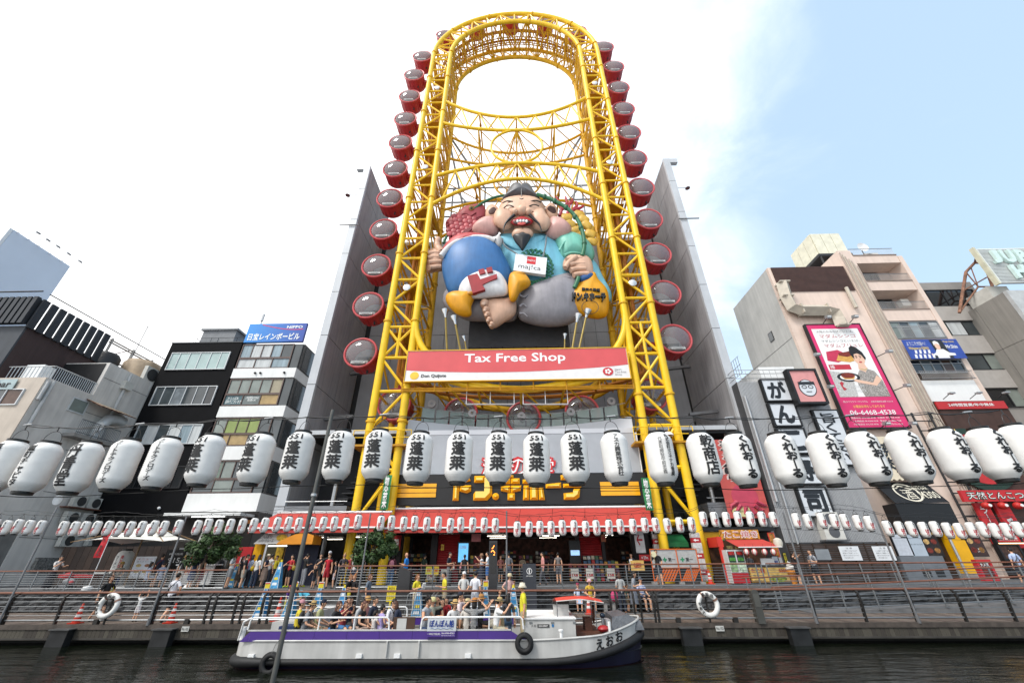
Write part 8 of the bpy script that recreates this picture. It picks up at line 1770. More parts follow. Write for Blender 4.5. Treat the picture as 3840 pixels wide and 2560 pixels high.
xw=gx(2280,2330,16.3);xbox('windlass',white,BO,xw-.05,xw+.3,16.4,16.9,.4,1.1);tub('davit',stl,BO,[(xw-.2,16.1,.4),(xw-.2,16.1,1.18)],.05,8);MB().ball((xw-.2,16.1,1.25),.09,.09,.08,10,6).build('searchlight',mat('#23303f',.3,.3),BO,True)
tub('bollard',white,BO,[(gx(2105,2390,BYn+.12),BYn+.14,.7),(gx(2105,2390,BYn+.12),BYn+.14,.93)],.05,10);MB().lathe([(.075,.93),(.075,.97),(.001,.98)],(gx(2105,2390,BYn+.12),BYn+.14,0),10).build('bollard_cap',white,BO);tub('bollard',white,BO,[(gx(2285,2345,15.9),15.9,.8),(gx(2285,2345,15.9),15.9,1.1)],.05,10)
xt=gx(2340,2320,16.5);mb=MB();mb.add([(xt-.55,16.0,.85),(xt+.55,16.1,.85),(xt+.55,17.5,.85),(xt-.55,17.5,.85),(xt-.45,16.15,1.2),(xt+.1,16.3,1.26),(xt+.5,16.3,1.08),(xt+.45,17.3,1.1),(xt+.0,17.4,1.3),(xt-.45,17.4,1.24)],[(0,1,6,5,4),(1,2,7,6),(2,3,9,8,7),(3,0,4,9),(4,5,8,9),(5,6,7,8)]);mb.build('tarpaulin',mat('#5d5f63',.35,var=.25,scale=4,bump=.5),BO,True)
MB().ball((gx(2262,2350,16),16.0,.9),.2,.18,.1,10,6).build('fuel_can',mat('#a3262a',.4),BO,True);xbox('bow_locker',green,BO,cx0,bx_b-2.2,BYn+.2,BYn+.24,.36,.6)
# name at the bow, following the side
for i,ch in enumerate('えおお'):
    xc=gx((2247,2287,2328)[i],2395,BYn+.3);w_=.24;zc=rubz(xc)*.45+gun(xc)*.52
    def hp(x,z):return V((x,BYc-half(x)-.012,z))
    a=hp(xc-w_/2,zc-.12+.02*i);b=hp(xc+w_/2,zc-.09+.02*i);text_mb(ch,a,b-a,V((0,0,.25)),.04).build('lettering',ink,BO)
# tyres hung on the side
tym=mat((.014,.014,.015),.7,var=.2,bump=.2)
for px,py,R,lab in((1966,2411,.19,'black tyre fender hanging on the boat side under the standing guide'),(1011,2488,.21,'black tyre fender hanging at the stern of the boat')):
    c_=atY(px,py,BYn-.14);t_=thing('tyre',lab,'tyre',c_,'tyre fenders on the boat');MB().tube([c_+V((R*math.cos(a),0,R*math.sin(a)))for a in[2*PI*i/30 for i in range(30)]],.068,10,closed=True).build('ring',tym,t_,True);MB().tube([c_+V(((R+.068)*math.cos(a),0,(R+.068)*math.sin(a)))for a in[2*PI*i/30 for i in range(30)]],.03,6,closed=True).build('tread',tym,t_,True)
    tub('rope',mat('#8b8a86',.7),t_,[c_+V((0,-.02,R+.05)),c_+V((.02,.05,R+.25)),V((c_.x+(.03 if px>1500 else.25),BYn-.03,.98))],.014,5)
# ================================================================ PEOPLE
def solve_x(px,Y,z):
    x=0.0
    for _ in range(6):
        q=CAMR.transposed()@(V((x,Y,z))-EYE);p_=1920+FPX*q.x/-q.z
        q2=CAMR.transposed()@(V((x+.1,Y,z))-EYE);p2=1920+FPX*q2.x/-q2.z
        x+=(px-p_)/(p2-p_)*.1
    return x
SKIN=[mat(c_,.55,var=.06)for c_ in('#d2a283','#c99676','#dcb096','#b98564')]
EYEM=mat((.015,.012,.01),.3,var=0);LIPM=mat('#a35a50',.5,var=0)
ARMS={'down':((.06,.02,-.28),(.08,-.03,-.52)),'hold':((.05,.02,-.27),(-.07,-.26,-.2)),'phone':((.05,-.12,-.22),(-.05,-.33,-.02)),'point':((.05,-.27,.03),(.03,-.53,.1)),'up':((.16,-.06,.2),(.1,-.1,.45)),
        'hat':((.25,-.1,.08),(.04,-.12,.27)),'hip':((.2,.05,-.22),(.06,-.08,-.36)),'rail':((.13,-.1,-.22),(.05,-.36,-.16)),'lap':((.07,-.04,-.26),(-.01,-.29,-.34)),'out':((.24,-.02,-.14),(.42,-.1,-.3)),'back':((.08,.12,-.25),(.0,.14,-.46)),'photo':((.1,-.2,-.05),(-.02,-.36,.14)),'swing':((.06,.12,-.26),(.07,.1,-.5)),'swing2':((.06,-.1,-.26),(.05,-.22,-.46)),'fan':((.16,-.05,-.2),(.13,-.2,.05))}
LEGS={'stand':(((.01,-.02,-.42),(.02,.02,-.83)),)*2,'wide':(((.05,-.02,-.42),(.09,.02,-.82)),)*2,'walk':(((.0,-.17,-.4),(.0,-.2,-.81)),((.0,.02,-.43),(.0,.26,-.77))),'sit':(((.05,-.42,.0),(.04,-.42,-.42)),)*2,'relax':(((.0,.0,-.43),(.01,.02,-.83)),((.05,-.08,-.41),(.06,-.02,-.83))),'crouch':(((.08,-.34,-.1),(.05,-.18,-.5)),)*2}
def rotx(v,a):return V((v[0],v[1]*math.cos(a)-v[2]*math.sin(a),v[1]*math.sin(a)+v[2]*math.cos(a)))
def head_parts(c,lean=0,child=1.0):
    """a head with brow, nose, ears, eyes and mouth; local frame, face towards -Y"""
    mb=MB();k=child;c=V(c)
    n,m=12,9;vs=[(0,0,-1)]
    for j in range(1,m):
        t=-PI/2+PI*j/m
        for i in range(n):a=2*PI*i/n;vs.append((math.cos(t)*math.sin(a),-math.cos(t)*math.cos(a),math.sin(t)))
    vs.append((0,0,1));out=[]
    for x,y,z in vs:
        jaw=1-.26*max(0,-z)if y<.2 else 1;xx,yy,zz=x*.075*jaw,y*.096,z*.118
        if z<-.5 and y<0:yy-=.012
        out.append(c+V((xx,yy,zz))*k)
    fs=[(0,1+(i+1)%n,1+i)for i in range(n)]
    for j in range(m-2):
        for i in range(n):a=1+j*n;fs.append((a+i,a+(i+1)%n,a+n+(i+1)%n,a+n+i))
    a=1+(m-2)*n;fs+=[(a+i,a+(i+1)%n,len(out)-1)for i in range(n)]
    mb.add(out,fs)
    mb.add([c+V(p_)*k for p_ in((0,-.094,.02),(-.016,-.088,-.03),(.016,-.088,-.03),(0,-.119,-.026))],[(0,1,3),(0,3,2),(1,2,3)])
    for s in(-1,1):mb.ball(c+V((s*.077,.01,-.005))*k,.012*k,.022*k,.032*k,6,5)
    e=MB()
    for s in(-1,1):e.ball(c+V((s*.032,-.088,.012))*k,.015*k,.008*k,.009*k,6,4);e.ball(c+V((s*.033,-.089,.038))*k,.02*k,.006*k,.005*k,6,4)
    l=MB();l.ball(c+V((0,-.096,-.058))*k,.025*k,.008*k,.009*k,6,4)
    return mb,e,l
def hand_parts(mb,w,d,s,k=1.0,curl=.5):
    """palm, four fingers of different lengths and a thumb"""
    w=V(w);d=V(d).normalized();sd_=d.cross(V((0,0,1)))
    if sd_.length<.2:sd_=V((0,1,0))
    sd_.normalize();nn=sd_.cross(d).normalized()
    mb.obox(w+d*.045*k,d*.045*k,sd_*.036*k,nn*.014*k)
    for i,ln in enumerate((.062,.074,.07,.054)):
        b=w+d*.088*k+sd_*((i-1.5)*.02*k);mid=b+d*ln*.5*k-nn*.006*k;tip=b+d*ln*.85*k-nn*ln*curl*k
        mb.tube([b,mid,tip],[.0095*k,.009*k,.007*k],5)
    b=w+d*.03*k+sd_*(.036*k*s);mb.tube([b,b+d*.03*k+sd_*(.022*k*s),b+d*.062*k+sd_*(.02*k*s)-nn*.012*k],[.012*k,.011*k,.008*k],5)
def cloth_print(c1,c2,axes,sc_):
    """woven stripes (one axis) or checks (two axes)"""
    m=bpy.data.materials.new('printed_cloth');m.use_nodes=True;t=m.node_tree;p=t.nodes['Principled BSDF'];p.inputs['Roughness'].default_value=.8;c=t.nodes.new('ShaderNodeTexCoord');fac=None
    for ax in axes:
        wv=t.nodes.new('ShaderNodeTexWave');wv.bands_direction=ax;wv.inputs['Scale'].default_value=sc_;t.links.new(c.outputs['Object'],wv.inputs['Vector'])
        g=t.nodes.new('ShaderNodeMath');g.operation='GREATER_THAN';g.inputs[1].default_value=.55;t.links.new(wv.outputs['Fac'],g.inputs[0]);o=g.outputs[0]
        if fac:a=t.nodes.new('ShaderNodeMath');a.operation='MAXIMUM';t.links.new(fac,a.inputs[0]);t.links.new(o,a.inputs[1]);o=a.outputs[0]
        fac=o
    x=t.nodes.new('ShaderNodeMix');x.data_type='RGBA';t.links.new(fac,x.inputs[0]);x.inputs[6].default_value=(*C(c1),1);x.inputs[7].default_value=(*C(c2),1);t.links.new(x.outputs[2],p.inputs['Base Color']);return m
def person(px,Y,zg,label,face=0,h=1.68,pose='stand',arms=('down','down'),lean=0,top=('#ddd','short'),bot=('trousers','#333'),hair=('short','#1a1512'),hat=None,shoe='#444',seat=.45,skin=0,girth=1.0,bag=None,group=None,headturn=0,hold=None,tilt=0):
    k=h/1.7;child=1.0 if h>1.45 else(1.28 if h<1.2 else 1.12)
    X=solve_x(px,Y,zg+.95*k);sit=pose in('sit','crouch')
    pz=(seat/k+.09)if sit else.9
    ln=math.radians(lean)
    P={};J=[];R=[];E=[];B=[]
    def jt(n_,v,r):P[n_]=V(v);J.append(n_);R.append(r)
    pel=V((0,0,pz))
    def up(v):return pel+rotx(V(v)-V((0,0,.9)),ln)  # upper body point, leaning about the hips
    g=girth
    jt('pelvis',pel,.128*g);jt('waist',up((0,0,1.06)),.112*g);jt('chest',up((0,.005,1.24)),.128*g);jt('collar',up((0,.01,1.38)),.085)
    jt('neck',up((0,.005,1.47)),.052);jt('skull',up((0,-.01,1.55)),.055)
    E+=[('pelvis','waist','torso'),('waist','chest','torso'),('chest','collar','torso'),('collar','neck','neck'),('neck','skull','neck')]
    wr=[]
    for s,nm,ar in((1,'l',arms[0]),(-1,'r',arms[1])):
        sh_=V((s*.168,.01,1.37));jt('sh'+nm,up(sh_),.058)
        e_,w_=ARMS[ar];eu,wu=V((e_[0]*s,e_[1],e_[2])),V((w_[0]*s,w_[1],w_[2]))
        base=up(sh_)
        if lean>25:eu=rotx(eu,ln*.35);wu=rotx(wu,ln*.35)
        el_,wt_=base+eu,base+wu
        jt('el'+nm,el_,.041);jt('wr'+nm,wt_,.029);wr.append((wt_,(wt_-el_).normalized(),s))
        E+=[('collar','sh'+nm,'torso'),('sh'+nm,'el'+nm,'uarm'),('el'+nm,'wr'+nm,'farm')]
    lg=LEGS[pose]
    for i,(s,nm)in enumerate(((1,'l'),(-1,'r'))):
        hp=pel+V((s*.085,0,-.05));jt('hip'+nm,hp,.092*g)
        kn,an=lg[i];kp,ap=hp+V((kn[0]*s,kn[1],kn[2])),hp+V((an[0]*s,an[1],an[2]))
        ap.z=max(ap.z,.075)
        if sit and ap.z>.12 and seat<.6:ap.z=.08
        jt('kn'+nm,kp,.06*g);jt('an'+nm,ap,.043);jt('to'+nm,ap+V((s*.02,-.15,-.045)),.034)
        E+=[('pelvis','hip'+nm,'hips'),('hip'+nm,'kn'+nm,'thigh'),('kn'+nm,'an'+nm,'shin'),('an'+nm,'to'+nm,'foot')]
    idx={n_:i for i,n_ in enumerate(J)}
    me=bpy.data.meshes.new('body');me.from_pydata([P[n_]*k for n_ in J],[(idx[a],idx[b])for a,b,_ in E],[])
    ob=bpy.data.objects.new('body',me)
    sm=ob.modifiers.new('s','SKIN');sm.use_smooth_shade=True;sm.branch_smoothing=.4
    ob.modifiers.new('d','SUBSURF').levels=1
    for i,sv in enumerate(me.skin_vertices[0].data):sv.radius=(R[i]*k,R[i]*k);sv.use_root=(i==0)
    bm_=baked(ob)
    bpy.data.objects.remove(ob);bpy.data.meshes.remove(me)
    vs=[v.co.copy()for v in bm_.vertices];nv=[v.normal.copy()for v in bm_.vertices];fs=[tuple(p_.vertices)for p_ in bm_.polygons];bpy.data.meshes.remove(bm_)
    seg=[(P[a]*k,P[b]*k,t_,max(R[idx[a]],R[idx[b]])*k)for a,b,t_ in E]
    tags=[]
    for f in fs:
        c=sum((vs[i]for i in f),V((0,0,0)))/len(f);best=None
        for a,b,t_,r_ in seg:
            ab=b-a;u=max(0,min(1,(c-a).dot(ab)/ab.length_squared));d=(c-a-ab*u).length/r_
            if best is None or d<best[0]:best=(d,t_,u)
        tags.append(best[1:])
    mb=MB();mb.add(vs,fs)
    hc=P['skull']+rotx(V((0,-.012,.065+.02*(child-1))),ln*.5);hd_,ey,lp=head_parts((0,0,0),0,child)
    hr=Matrix.Rotation(math.radians(headturn),3,'Z')@Matrix.Rotation(ln*.5+math.radians(tilt),3,'X')
    def HT(m_):m_.v=[tuple((hr@V(p_)+hc)*k)for p_ in m_.v];return m_
    n0=len(mb.f)
    mb.join(HT(hd_))
    for w_,d_,s in wr:
        hm=MB();hand_parts(hm,w_,d_,s);hm.v=[tuple(V(p_)*k)for p_ in hm.v];mb.join(hm)
    mb.cur=1;mb.join(HT(ey));mb.cur=2;mb.join(HT(lp))
    body=bpy.data.objects.new('person',mb.mesh((0,0,0),[SKIN[skin],EYEM,LIPM],'all','person'));COL.objects.link(body)
    tag(body,label,'person',group)
    def shell(name,test,off,colr,thick=0):
        use=[f for f,t_ in zip(fs,tags)if test(*t_)]
        if not use:return None
        ids=sorted({i for f in use for i in f});mp_={i:j for j,i in enumerate(ids)}
        m_=MB();m_.add([vs[i]+nv[i]*off*k for i in ids],[tuple(mp_[i]for i in f)for f in use])
        o=bpy.data.objects.new(name,m_.mesh((0,0,0),[mat(colr,.8,var=.12,scale=4,bump=.15)if isinstance(colr,str)else colr],'all',name,fix=False));COL.objects.link(o);o.parent=body;return o
    tc_,sl_=top[0],top[1];su={'none':.0,'short':.72,'long':1.1}[sl_]
    shell('shirt',lambda t_,u:t_ in('torso','hips')or(t_=='uarm' and u<su)or(t_=='farm' and sl_=='long' and u<.92),.013,tc_)
    kind,bc=bot
    if kind in('trousers','shorts'):
        lim=.78 if kind=='shorts' else 1.1
        shell('trousers' if kind=='trousers' else 'shorts',lambda t_,u:t_=='hips' or(t_=='thigh' and u<lim)or(t_=='shin' and kind=='trousers' and u<.9),.019 if kind=='trousers' else.024,bc)
    else:
        L_=.5 if kind=='skirt' else(.78 if kind=='longskirt' else.42);m_=MB();n_=16;rings=[]
        if sit:
            pr=[pel+V((0,.02,.12)),pel+V((0,-.02,.02)),pel+V((0,-.22,.0)),pel+V((0,-.42,-.02)),pel+V((0,-.47,-.16))];rr=[(.13,.12),(.175,.13),(.19,.1),(.19,.1),(.19,.06)]
            vsn=[]
            for(c_,(ra,rb_),fr)in zip(pr,rr,(0,.3,1,1,.4)):
                for i in range(n_):
                    a=2*PI*i/n_;vsn.append((c_+V((ra*math.cos(a),rb_*math.sin(a)*(1-fr),rb_*math.sin(a)*fr)))*k)
        else:
            vsn=[]
            for j in range(6):
                z=pz+.16-j/5*(L_+.16);ra=.125+.075*min(1,j/2.0)+.035*(j/5)
                for i in range(n_):
                    a=2*PI*i/n_;wv=1+.06*math.sin(a*5+px)*(j/5);vsn.append(V((ra*math.cos(a)*wv,ra*.82*math.sin(a)*wv-.0,z))*k)
        nr_=len(vsn)//n_;m_.add(vsn,[(j*n_+i,j*n_+(i+1)%n_,(j+1)*n_+(i+1)%n_,(j+1)*n_+i)for j in range(nr_-1)for i in range(n_)])
        o=bpy.data.objects.new('skirt',m_.mesh((0,0,0),[mat(bc,.8,var=.2,scale=6)],'all','skirt'));COL.objects.link(o);o.parent=body
    for sd in(1,-1):
        ft_={i for i,(f,t_)in enumerate(zip(fs,tags))if t_[0]=='foot' and sum(vs[j].x for j in f)*sd>0};old=tags;tags=[('own',0)if i in ft_ else(('x',0)if t_[0]=='foot' else t_)for i,t_ in enumerate(old)]
        shell('shoe',lambda t_,u:t_=='own',.014,shoe);tags=old
    # hair
    hs,hcol=hair
    def hobj(name,m_,colr,rough=.55,sm_='all'):
        HT(m_);o=bpy.data.objects.new(name,m_.mesh((0,0,0),[mat(colr,rough,var=.25,scale=9)],sm_,name));COL.objects.link(o);o.parent=body;return o
    if hs!='bald':
        m_=MB();m_.ball((0,.012,.022),.084*child,.104*child,.11*child,14,10)
        keep=[]
        for f in m_.f:
            c=sum((V(m_.v[i])for i in f),V((0,0,0)))/len(f)
            if not(c.y<-.035*child and c.z<.055*child)and not(c.z<-.05*child and c.y<.03):keep.append(f)
        m_.f=keep;m_.m=[0]*len(keep)
        if hs in('long','bob'):
            lz=.3 if hs=='long' else.17
            m_.lathe([(.03,-lz),(.085,-lz+.03),(.09,-lz*.5),(.084,.02),(.04,.07)],(0,.035,0),12,a0=-.25,a1=PI+.25)
        if hs=='pony':m_.tube([(0,.1,.04),(0,.15,.0),(0,.15,-.12),(0,.12,-.24)],[.03,.035,.035,.01],7)
        if hs=='bun':m_.ball((0,.05,.13),.045,.045,.04,8,6)
        if hs=='curly':
            for i in range(26):a=i*2.4;z=-.02+.005*i;r_=.085*math.sqrt(max(.05,1-(z/.13)**2));m_.ball((r_*math.sin(a),.02+abs(r_*math.cos(a))*(1 if i%3 else-.6),z+.03),.032,n=6,m=4)
        hobj('hair',m_,hcol)
    if hat:
        hk,hcl=hat;m_=MB()
        if hk=='straw':m_.lathe([(.16,.045),(.165,.05),(.09,.058),(.086,.13),(.06,.152),(.001,.155)],(0,.008,0),16)
        elif hk=='wide':m_.lathe([(.21,.02),(.215,.026),(.1,.055),(.092,.13),(.06,.158),(.001,.16)],(0,.008,0),18)
        elif hk=='bucket':m_.lathe([(.15,-.01),(.155,-.008),(.1,.06),(.085,.13),(.001,.14)],(0,.008,0),16)
        else:
            m_.lathe([(.09,.035),(.09,.07),(.075,.115),(.04,.14),(.001,.146)],(0,.012,0),14);m_.add([(-.06,-.07,.05),(.06,-.07,.05),(.05,-.16,.035),(-.05,-.16,.035),(-.06,-.07,.062),(.06,-.07,.062),(.05,-.16,.045),(-.05,-.16,.045)],[(0,1,2,3),(4,5,6,7),(2,3,7,6),(0,3,7,4),(1,2,6,5)])
        ho=hobj('hat',m_,hcl,.8)
        if hk in('straw','wide'):
            b_=MB();b_.lathe([(.094 if hk=='straw' else.102,.06),(.091 if hk=='straw' else.097,.088)],(0,.008,0),16);HT(b_)
            o=bpy.data.objects.new('hat_band',b_.mesh((0,0,0),[mat((.02,.018,.02),.7,var=0)],True));COL.objects.link(o);o.parent=ho
    if bag:
        bk,bcl=bag;m_=MB();bm2=mat(bcl,.6,var=.2,scale=5)
        if bk=='backpack':
            c_=up((0,.2,1.2));m_.ball(c_,.15,.1,.2,10,8)
            for s in(-1,1):m_.tube([up((s*.1,.13,1.36)),up((s*.11,-.02,1.45)),up((s*.11,-.15,1.3)),up((s*.12,.1,1.08))],.018,5)
        elif bk=='strap':
            m_.tube([up((-.12,.03,1.46)),up((.0,.17,1.25)),up((.16,.12,1.02))],.02,5);m_.tube([up((-.12,.0,1.46)),up((.02,-.16,1.25)),up((.17,-.08,1.02))],.02,5);m_.obox(up((.2,.02,.95)),(.04,0,0),(0,.1,0),(0,0,.08))
        else:  # shoulder bag
            c_=up((.24,.06,1.0));m_.ball(c_,.07,.16,.13,10,7);m_.tube([c_+V((0,-.12,.06)),up((.17,.0,1.46)),c_+V((0,.12,.06))],.014,5)
        m_.v=[tuple(V(p_)*k)for p_ in m_.v]
        o=bpy.data.objects.new({'backpack':'backpack','strap':'crossbody_bag'}.get(bk,'shoulder_bag'),m_.mesh((0,0,0),[bm2],True));COL.objects.link(o);o.parent=body
    if hold:
        w_=(wr[0][0]+wr[0][1]*.1)*k;m_=MB()
        if hold=='phone':m_.obox(w_+V((0,-.02,.04)),(.038,0,0),(0,.005,.0),(0,0,.075));cl=mat((.03,.03,.035),.2,var=0)
        elif hold=='fan':m_.lathe([(.13,-.006),(.13,.006),(.001,.008)],w_+V((.02,0,.15)),14,'Y');cl=mat('#d9d5b0',.6)
        elif hold=='camera':m_.obox(w_+V((-.03,0,.03)),(.06,0,0),(0,.03,0),(0,0,.04));m_.lathe([(.03,.03),(.03,.08),(.001,.08)],w_+V((-.03,0,.03)),10,'Y');cl=mat((.1,.1,.11),.4,var=0)
        elif hold=='paper':m_.obox(w_+V((0,-.05,.05)),(.1,0,0),(0,.01,.01),(0,-.03,.12));cl=mat((.75,.75,.74),.6,var=0)
        else:m_.tube([w_+V((0,0,.02)),w_+V((0,0,-.1))],.004,4);m_.ball(w_+V((0,0,-.26)),.1,.06,.16,9,6);cl=mat(hold,.5,var=.2)
        o=bpy.data.objects.new({'phone':'phone','fan':'hand_fan','camera':'camera','paper':'sheet'}.get(hold,'carrier_bag'),m_.mesh((0,0,0),[cl],True));COL.objects.link(o)
        o.location=(X,Y,zg);o.rotation_euler.z=math.radians(face)
        nmx=o.name.split('.')[0].replace('_',' ')
        tag(o,'%s in the hand of the %s'%(nmx,' '.join(label.replace(',','').split()[:9])),nmx)
    body.location=(X,Y,zg);body.rotation_euler.z=math.radians(face)
    return body
# ================================================================ THE CROWD
BK,WH,NV,GYc='#1b1b1d','#d9d9d8','#20283c','#8d8f92'
DKH,BRH,BLH='#17120f','#4a2c1e','#a8804a'
g1='passengers on the tour boat';g2='people on the lower boardwalk';g3='people on the upper promenade'
FZ=.37
def bp(px,Y,lab,face=80,**k):k.setdefault('h',1.66);k.setdefault('seat',.45);return person(px,Y,FZ,lab,face=face,pose='sit',group=g1,**k)
bp(1122,16.0,'seated passenger in a yellow top half hidden by the slanting pole',120,top=('#c9b42f','short'),hat=('cap','#c98f98'),arms=('phone','lap'),bot=('shorts',BK))
bp(1146,15.7,'seated man in a grey shirt and straw hat near the stern',95,top=('#77797c','short'),hat=('straw','#b99a63'),arms=('lap','lap'),bot=('shorts','#6a6d72'),lean=14,bag=('backpack','#222'))
bp(1192,16.3,'seated man in a pale green shirt, towel and dark blue cap',95,top=('#a4a578','short'),hat=('cap','#1c2438'),arms=('lap','lap'),bot=('shorts','#b0a890'),lean=10)
bp(1252,15.75,'seated woman with long dark hair in a black top and denim shorts',85,top=(BK,'short'),bot=('shorts','#3d6fa0'),hair=('long',BRH),arms=('phone','hold'),hold='phone',lean=10)
bp(1290,16.75,'seated girl holding a phone up high',60,h=1.5,top=('#8b2e35','short'),hair=('long',BRH),arms=('photo','photo'),hold='phone',bot=('shorts','#3d6fa0'))
bp(1303,17.5,'seated person in navy behind the phone holding girl',30,top=(NV,'short'),hair=('short',DKH))
bp(1312,17.6,'seated woman in black facing the quay lanterns',10,top=(BK,'short'),hair=('bob',DKH))
bp(1340,16.7,'seated person in a grey sweatshirt with dark hair',80,top=('#a9aaac','long'),hair=('short',DKH),lean=14)
bp(1352,15.75,'seated woman with reddish hair in a sleeveless black top',85,top=(BK,'none'),hair=('bob','#5a3222'),arms=('lap','lap'),bot=('skirt','#b9a294'),lean=8)
bp(1372,17.3,'seated woman in pink with a straw visor hat',80,top=('#b9807e','short'),hat=('wide','#b98f55'),hair=('bob',BRH))
bp(1402,16.9,'seated man in a dark navy shirt with short black hair',75,top=('#262d3d','short'),hair=('short',DKH),h=1.74)
bp(1400,15.5,'small child in a flower dress at the boat rail',150,h=1.05,top=('#c9c2bd','none'),bot=('skirt','#c3b9b4'),hair=('pony',DKH),arms=('rail','rail'),seat=.5)
bp(1428,15.55,'girl with a hair bun in a violet top at the boat rail',140,h=1.35,top=('#a294c4','none'),hair=('bun',DKH),arms=('rail','lap'),bot=('shorts','#c6bfd6'),seat=.5)
bp(1466,16.6,'seated man in a white shirt with sunglasses and a shoulder strap',60,top=('#e0e0e4','short'),hair=('short',DKH),arms=('lap','lap'),bot=('shorts',NV),bag=('strap','#222'),lean=8)
bp(1512,16.5,'seated woman in navy bending her brown haired head',270,top=(NV,'short'),hair=('bob',BRH),lean=26,arms=('lap','lap'),bot=('shorts','#4b3a66'))
bp(1592,15.5,'man with curly black hair in a grey tank top leaning on the rail',70,top=('#9c9fa3','none'),hair=('curly',DKH),arms=('rail','rail'),skin=1,bot=('shorts','#2c3d5c'),h=1.75,lean=8,seat=.52)
bp(1620,17.0,'seated person in a pale yellow hat raising an arm',40,top=('#9a9c8c','short'),hat=('bucket','#c9c08a'),arms=('hat','lap'))
bp(1640,17.2,'seated woman in a black tank top facing the camera side',350,top=(BK,'none'),hair=('bob',DKH))
bp(1658,17.5,'long haired person in red between the black top and the straw hat',20,top=('#9c2228','short'),hair=('long',DKH),h=1.55)
bp(1672,17.7,'child in a red shirt at the middle of the boat',355,top=('#a3262b','short'),hair=('short',DKH),h=1.4,seat=.55)
bp(1698,16.0,'seated person in white with a straw hat behind the name board',30,top=(WH,'short'),hat=('straw','#c2a066'),hair=('bob',BRH),lean=12)
bp(1722,16.9,'man in a pale pink shirt and dark cap pointing over the rail',95,top=('#d9c6c6','short'),hat=('cap','#1c2230'),arms=('point','lap'),h=1.76,seat=.55,bot=('shorts','#6b5a4a'))
bp(1733,17.4,'seated person in a plaid shirt behind the pointing man',60,top=(cloth_print('#7a3444','#2c2a3c','XZ',6),'short'),hair=('short',DKH))
bp(1752,15.9,'seated person with a cream straw hat seen from behind',170,top=('#cfcac2','short'),hat=('straw','#c9b68a'),hair=('bob',DKH),bot=('shorts','#5c4636'))
gb=bp(1778,15.5,'woman in a black and white gingham blouse touching her tan hat',175,top=(cloth_print('#d6d6d4','#26262a','XZ',9),'short'),hat=('straw','#b0743a'),hair=('bob',DKH),arms=('hat','hat'),bot=('trousers',BK),seat=.5)
bp(1802,16.3,'woman in black with a wide tan hat taking a picture',100,top=(BK,'short'),hat=('wide','#a9783f'),arms=('photo','photo'),hold='phone',hair=('long',DKH),bot=('skirt',BK),seat=.55)
bp(1858,15.55,'person in white with a straw hat raising a camera',100,top=('#dcdcdd','short'),hat=('straw','#c2a873'),arms=('up','photo'),hair=('short',DKH),bot=('shorts','#b0a890'),bag=('shoulder','#c9c2b0'),seat=.52,lean=10)
bp(1885,16.3,'seated person in a tan top and jeans near the engine cabin',270,top=('#a39272','short'),hair=('short',BRH),bot=('trousers','#4f6a86'),h=1.55,lean=14)
bp(1905,16.9,'seated woman with very long black hair near the engine cabin',190,top=('#3a3a40','short'),hair=('long',DKH),bot=('trousers','#4f6a86'),seat=.55)
person(1962,15.75,.44,'boat guide standing in a yellow shirt and cream sun hat',face=275,h=1.72,top=('#cfc62f','short'),bot=('trousers','#a89a7c'),hat=('bucket','#d8ceb8'),hair=('short',DKH),arms=('down','down'),skin=1,group=g1,headturn=-10)
def lp(px,Y,lab,face=0,**k):k.setdefault('h',1.66);return person(px,Y,ZD,lab,face=face,group=g2,**k)
lp(392,20.7,'woman in a black shirt walking behind the left lifebuoy',75,pose='walk',top=(BK,'short'),bot=('shorts',BK),hair=('bob',BRH),bag=('shoulder','#c2b42f'),arms=('hip','down'),h=1.7)
lp(522,20.5,'toddler in white with a white cap raising both arms',180,h=1.02,top=(WH,'short'),bot=('shorts','#d8d2d4'),hat=('cap','#d5d5d6'),arms=('up','up'),hair=('short',DKH))
lp(645,20.4,'man in a white shirt and black shorts with a chest strap',175,h=1.8,girth=1.12,pose='walk',top=('#dcdce2','short'),bot=('shorts','#15161c'),bag=('strap','#26272b'),hair=('short',DKH),arms=('rail','hip'))
lp(1078,22.6,'child in a purple shirt and lime shorts on the steps',100,h=1.2,top=('#5a3a86','short'),bot=('shorts','#b3bc4a'),pose='walk',hair=('short',DKH),hat=('cap','#a83a3a'))
lp(1165,20.8,'person in a turquoise shirt bending over by the pylon',280,lean=70,top=('#58b8d2','short'),bot=('shorts','#22242a'),hair=('short',DKH),arms=('hold','down'))
lp(1293,22.2,'woman in black with light brown hair looking at a phone',90,top=(BK,'short'),bot=('longskirt','#141416'),hair=('bun','#8a5a34'),arms=('hold','hold'),hold='phone',lean=14)
lp(1326,22.3,'woman in black with an orange bun carrying a yellow bag',340,top=(BK,'short'),bot=('trousers',BK),hair=('bun','#9a6234'),arms=('hold','hold'),hold='#c9b83a',lean=6)
lp(1380,22.3,'woman in a grey blue blouse behind the seated passengers',85,top=('#5f6a78','short'),bot=('skirt','#2c3242'),hair=('bob','#6a4430'))
lp(1561,21.9,'staff woman in yellow with a long ponytail holding a sheet',60,top=('#cdc232','short'),bot=('trousers','#b7a88c'),hair=('pony','#7a4a28'),arms=('hold','hold'),hold='paper')
lp(1668,22.0,'staff man in a yellow shirt looking down at his phone',295,h=1.74,top=('#d0c436','short'),bot=('trousers','#a3957c'),hair=('short',DKH),arms=('hold','hold'),hold='phone',lean=6)
lp(1738,22.2,'staff man with a white cap in a grey white shirt at the desk',10,h=1.74,top=('#c5c6c4','short'),bot=('trousers','#444'),hat=('cap','#d9d9d9'),arms=('lap','lap'),girth=1.1)
lp(1782,21.3,'man in a loose white shirt seen from behind at the desk',170,h=1.78,top=('#e0e0e6','short'),bot=('trousers','#b0b6c2'),hat=('cap','#1f2634'),arms=('hold','down'),girth=1.15)
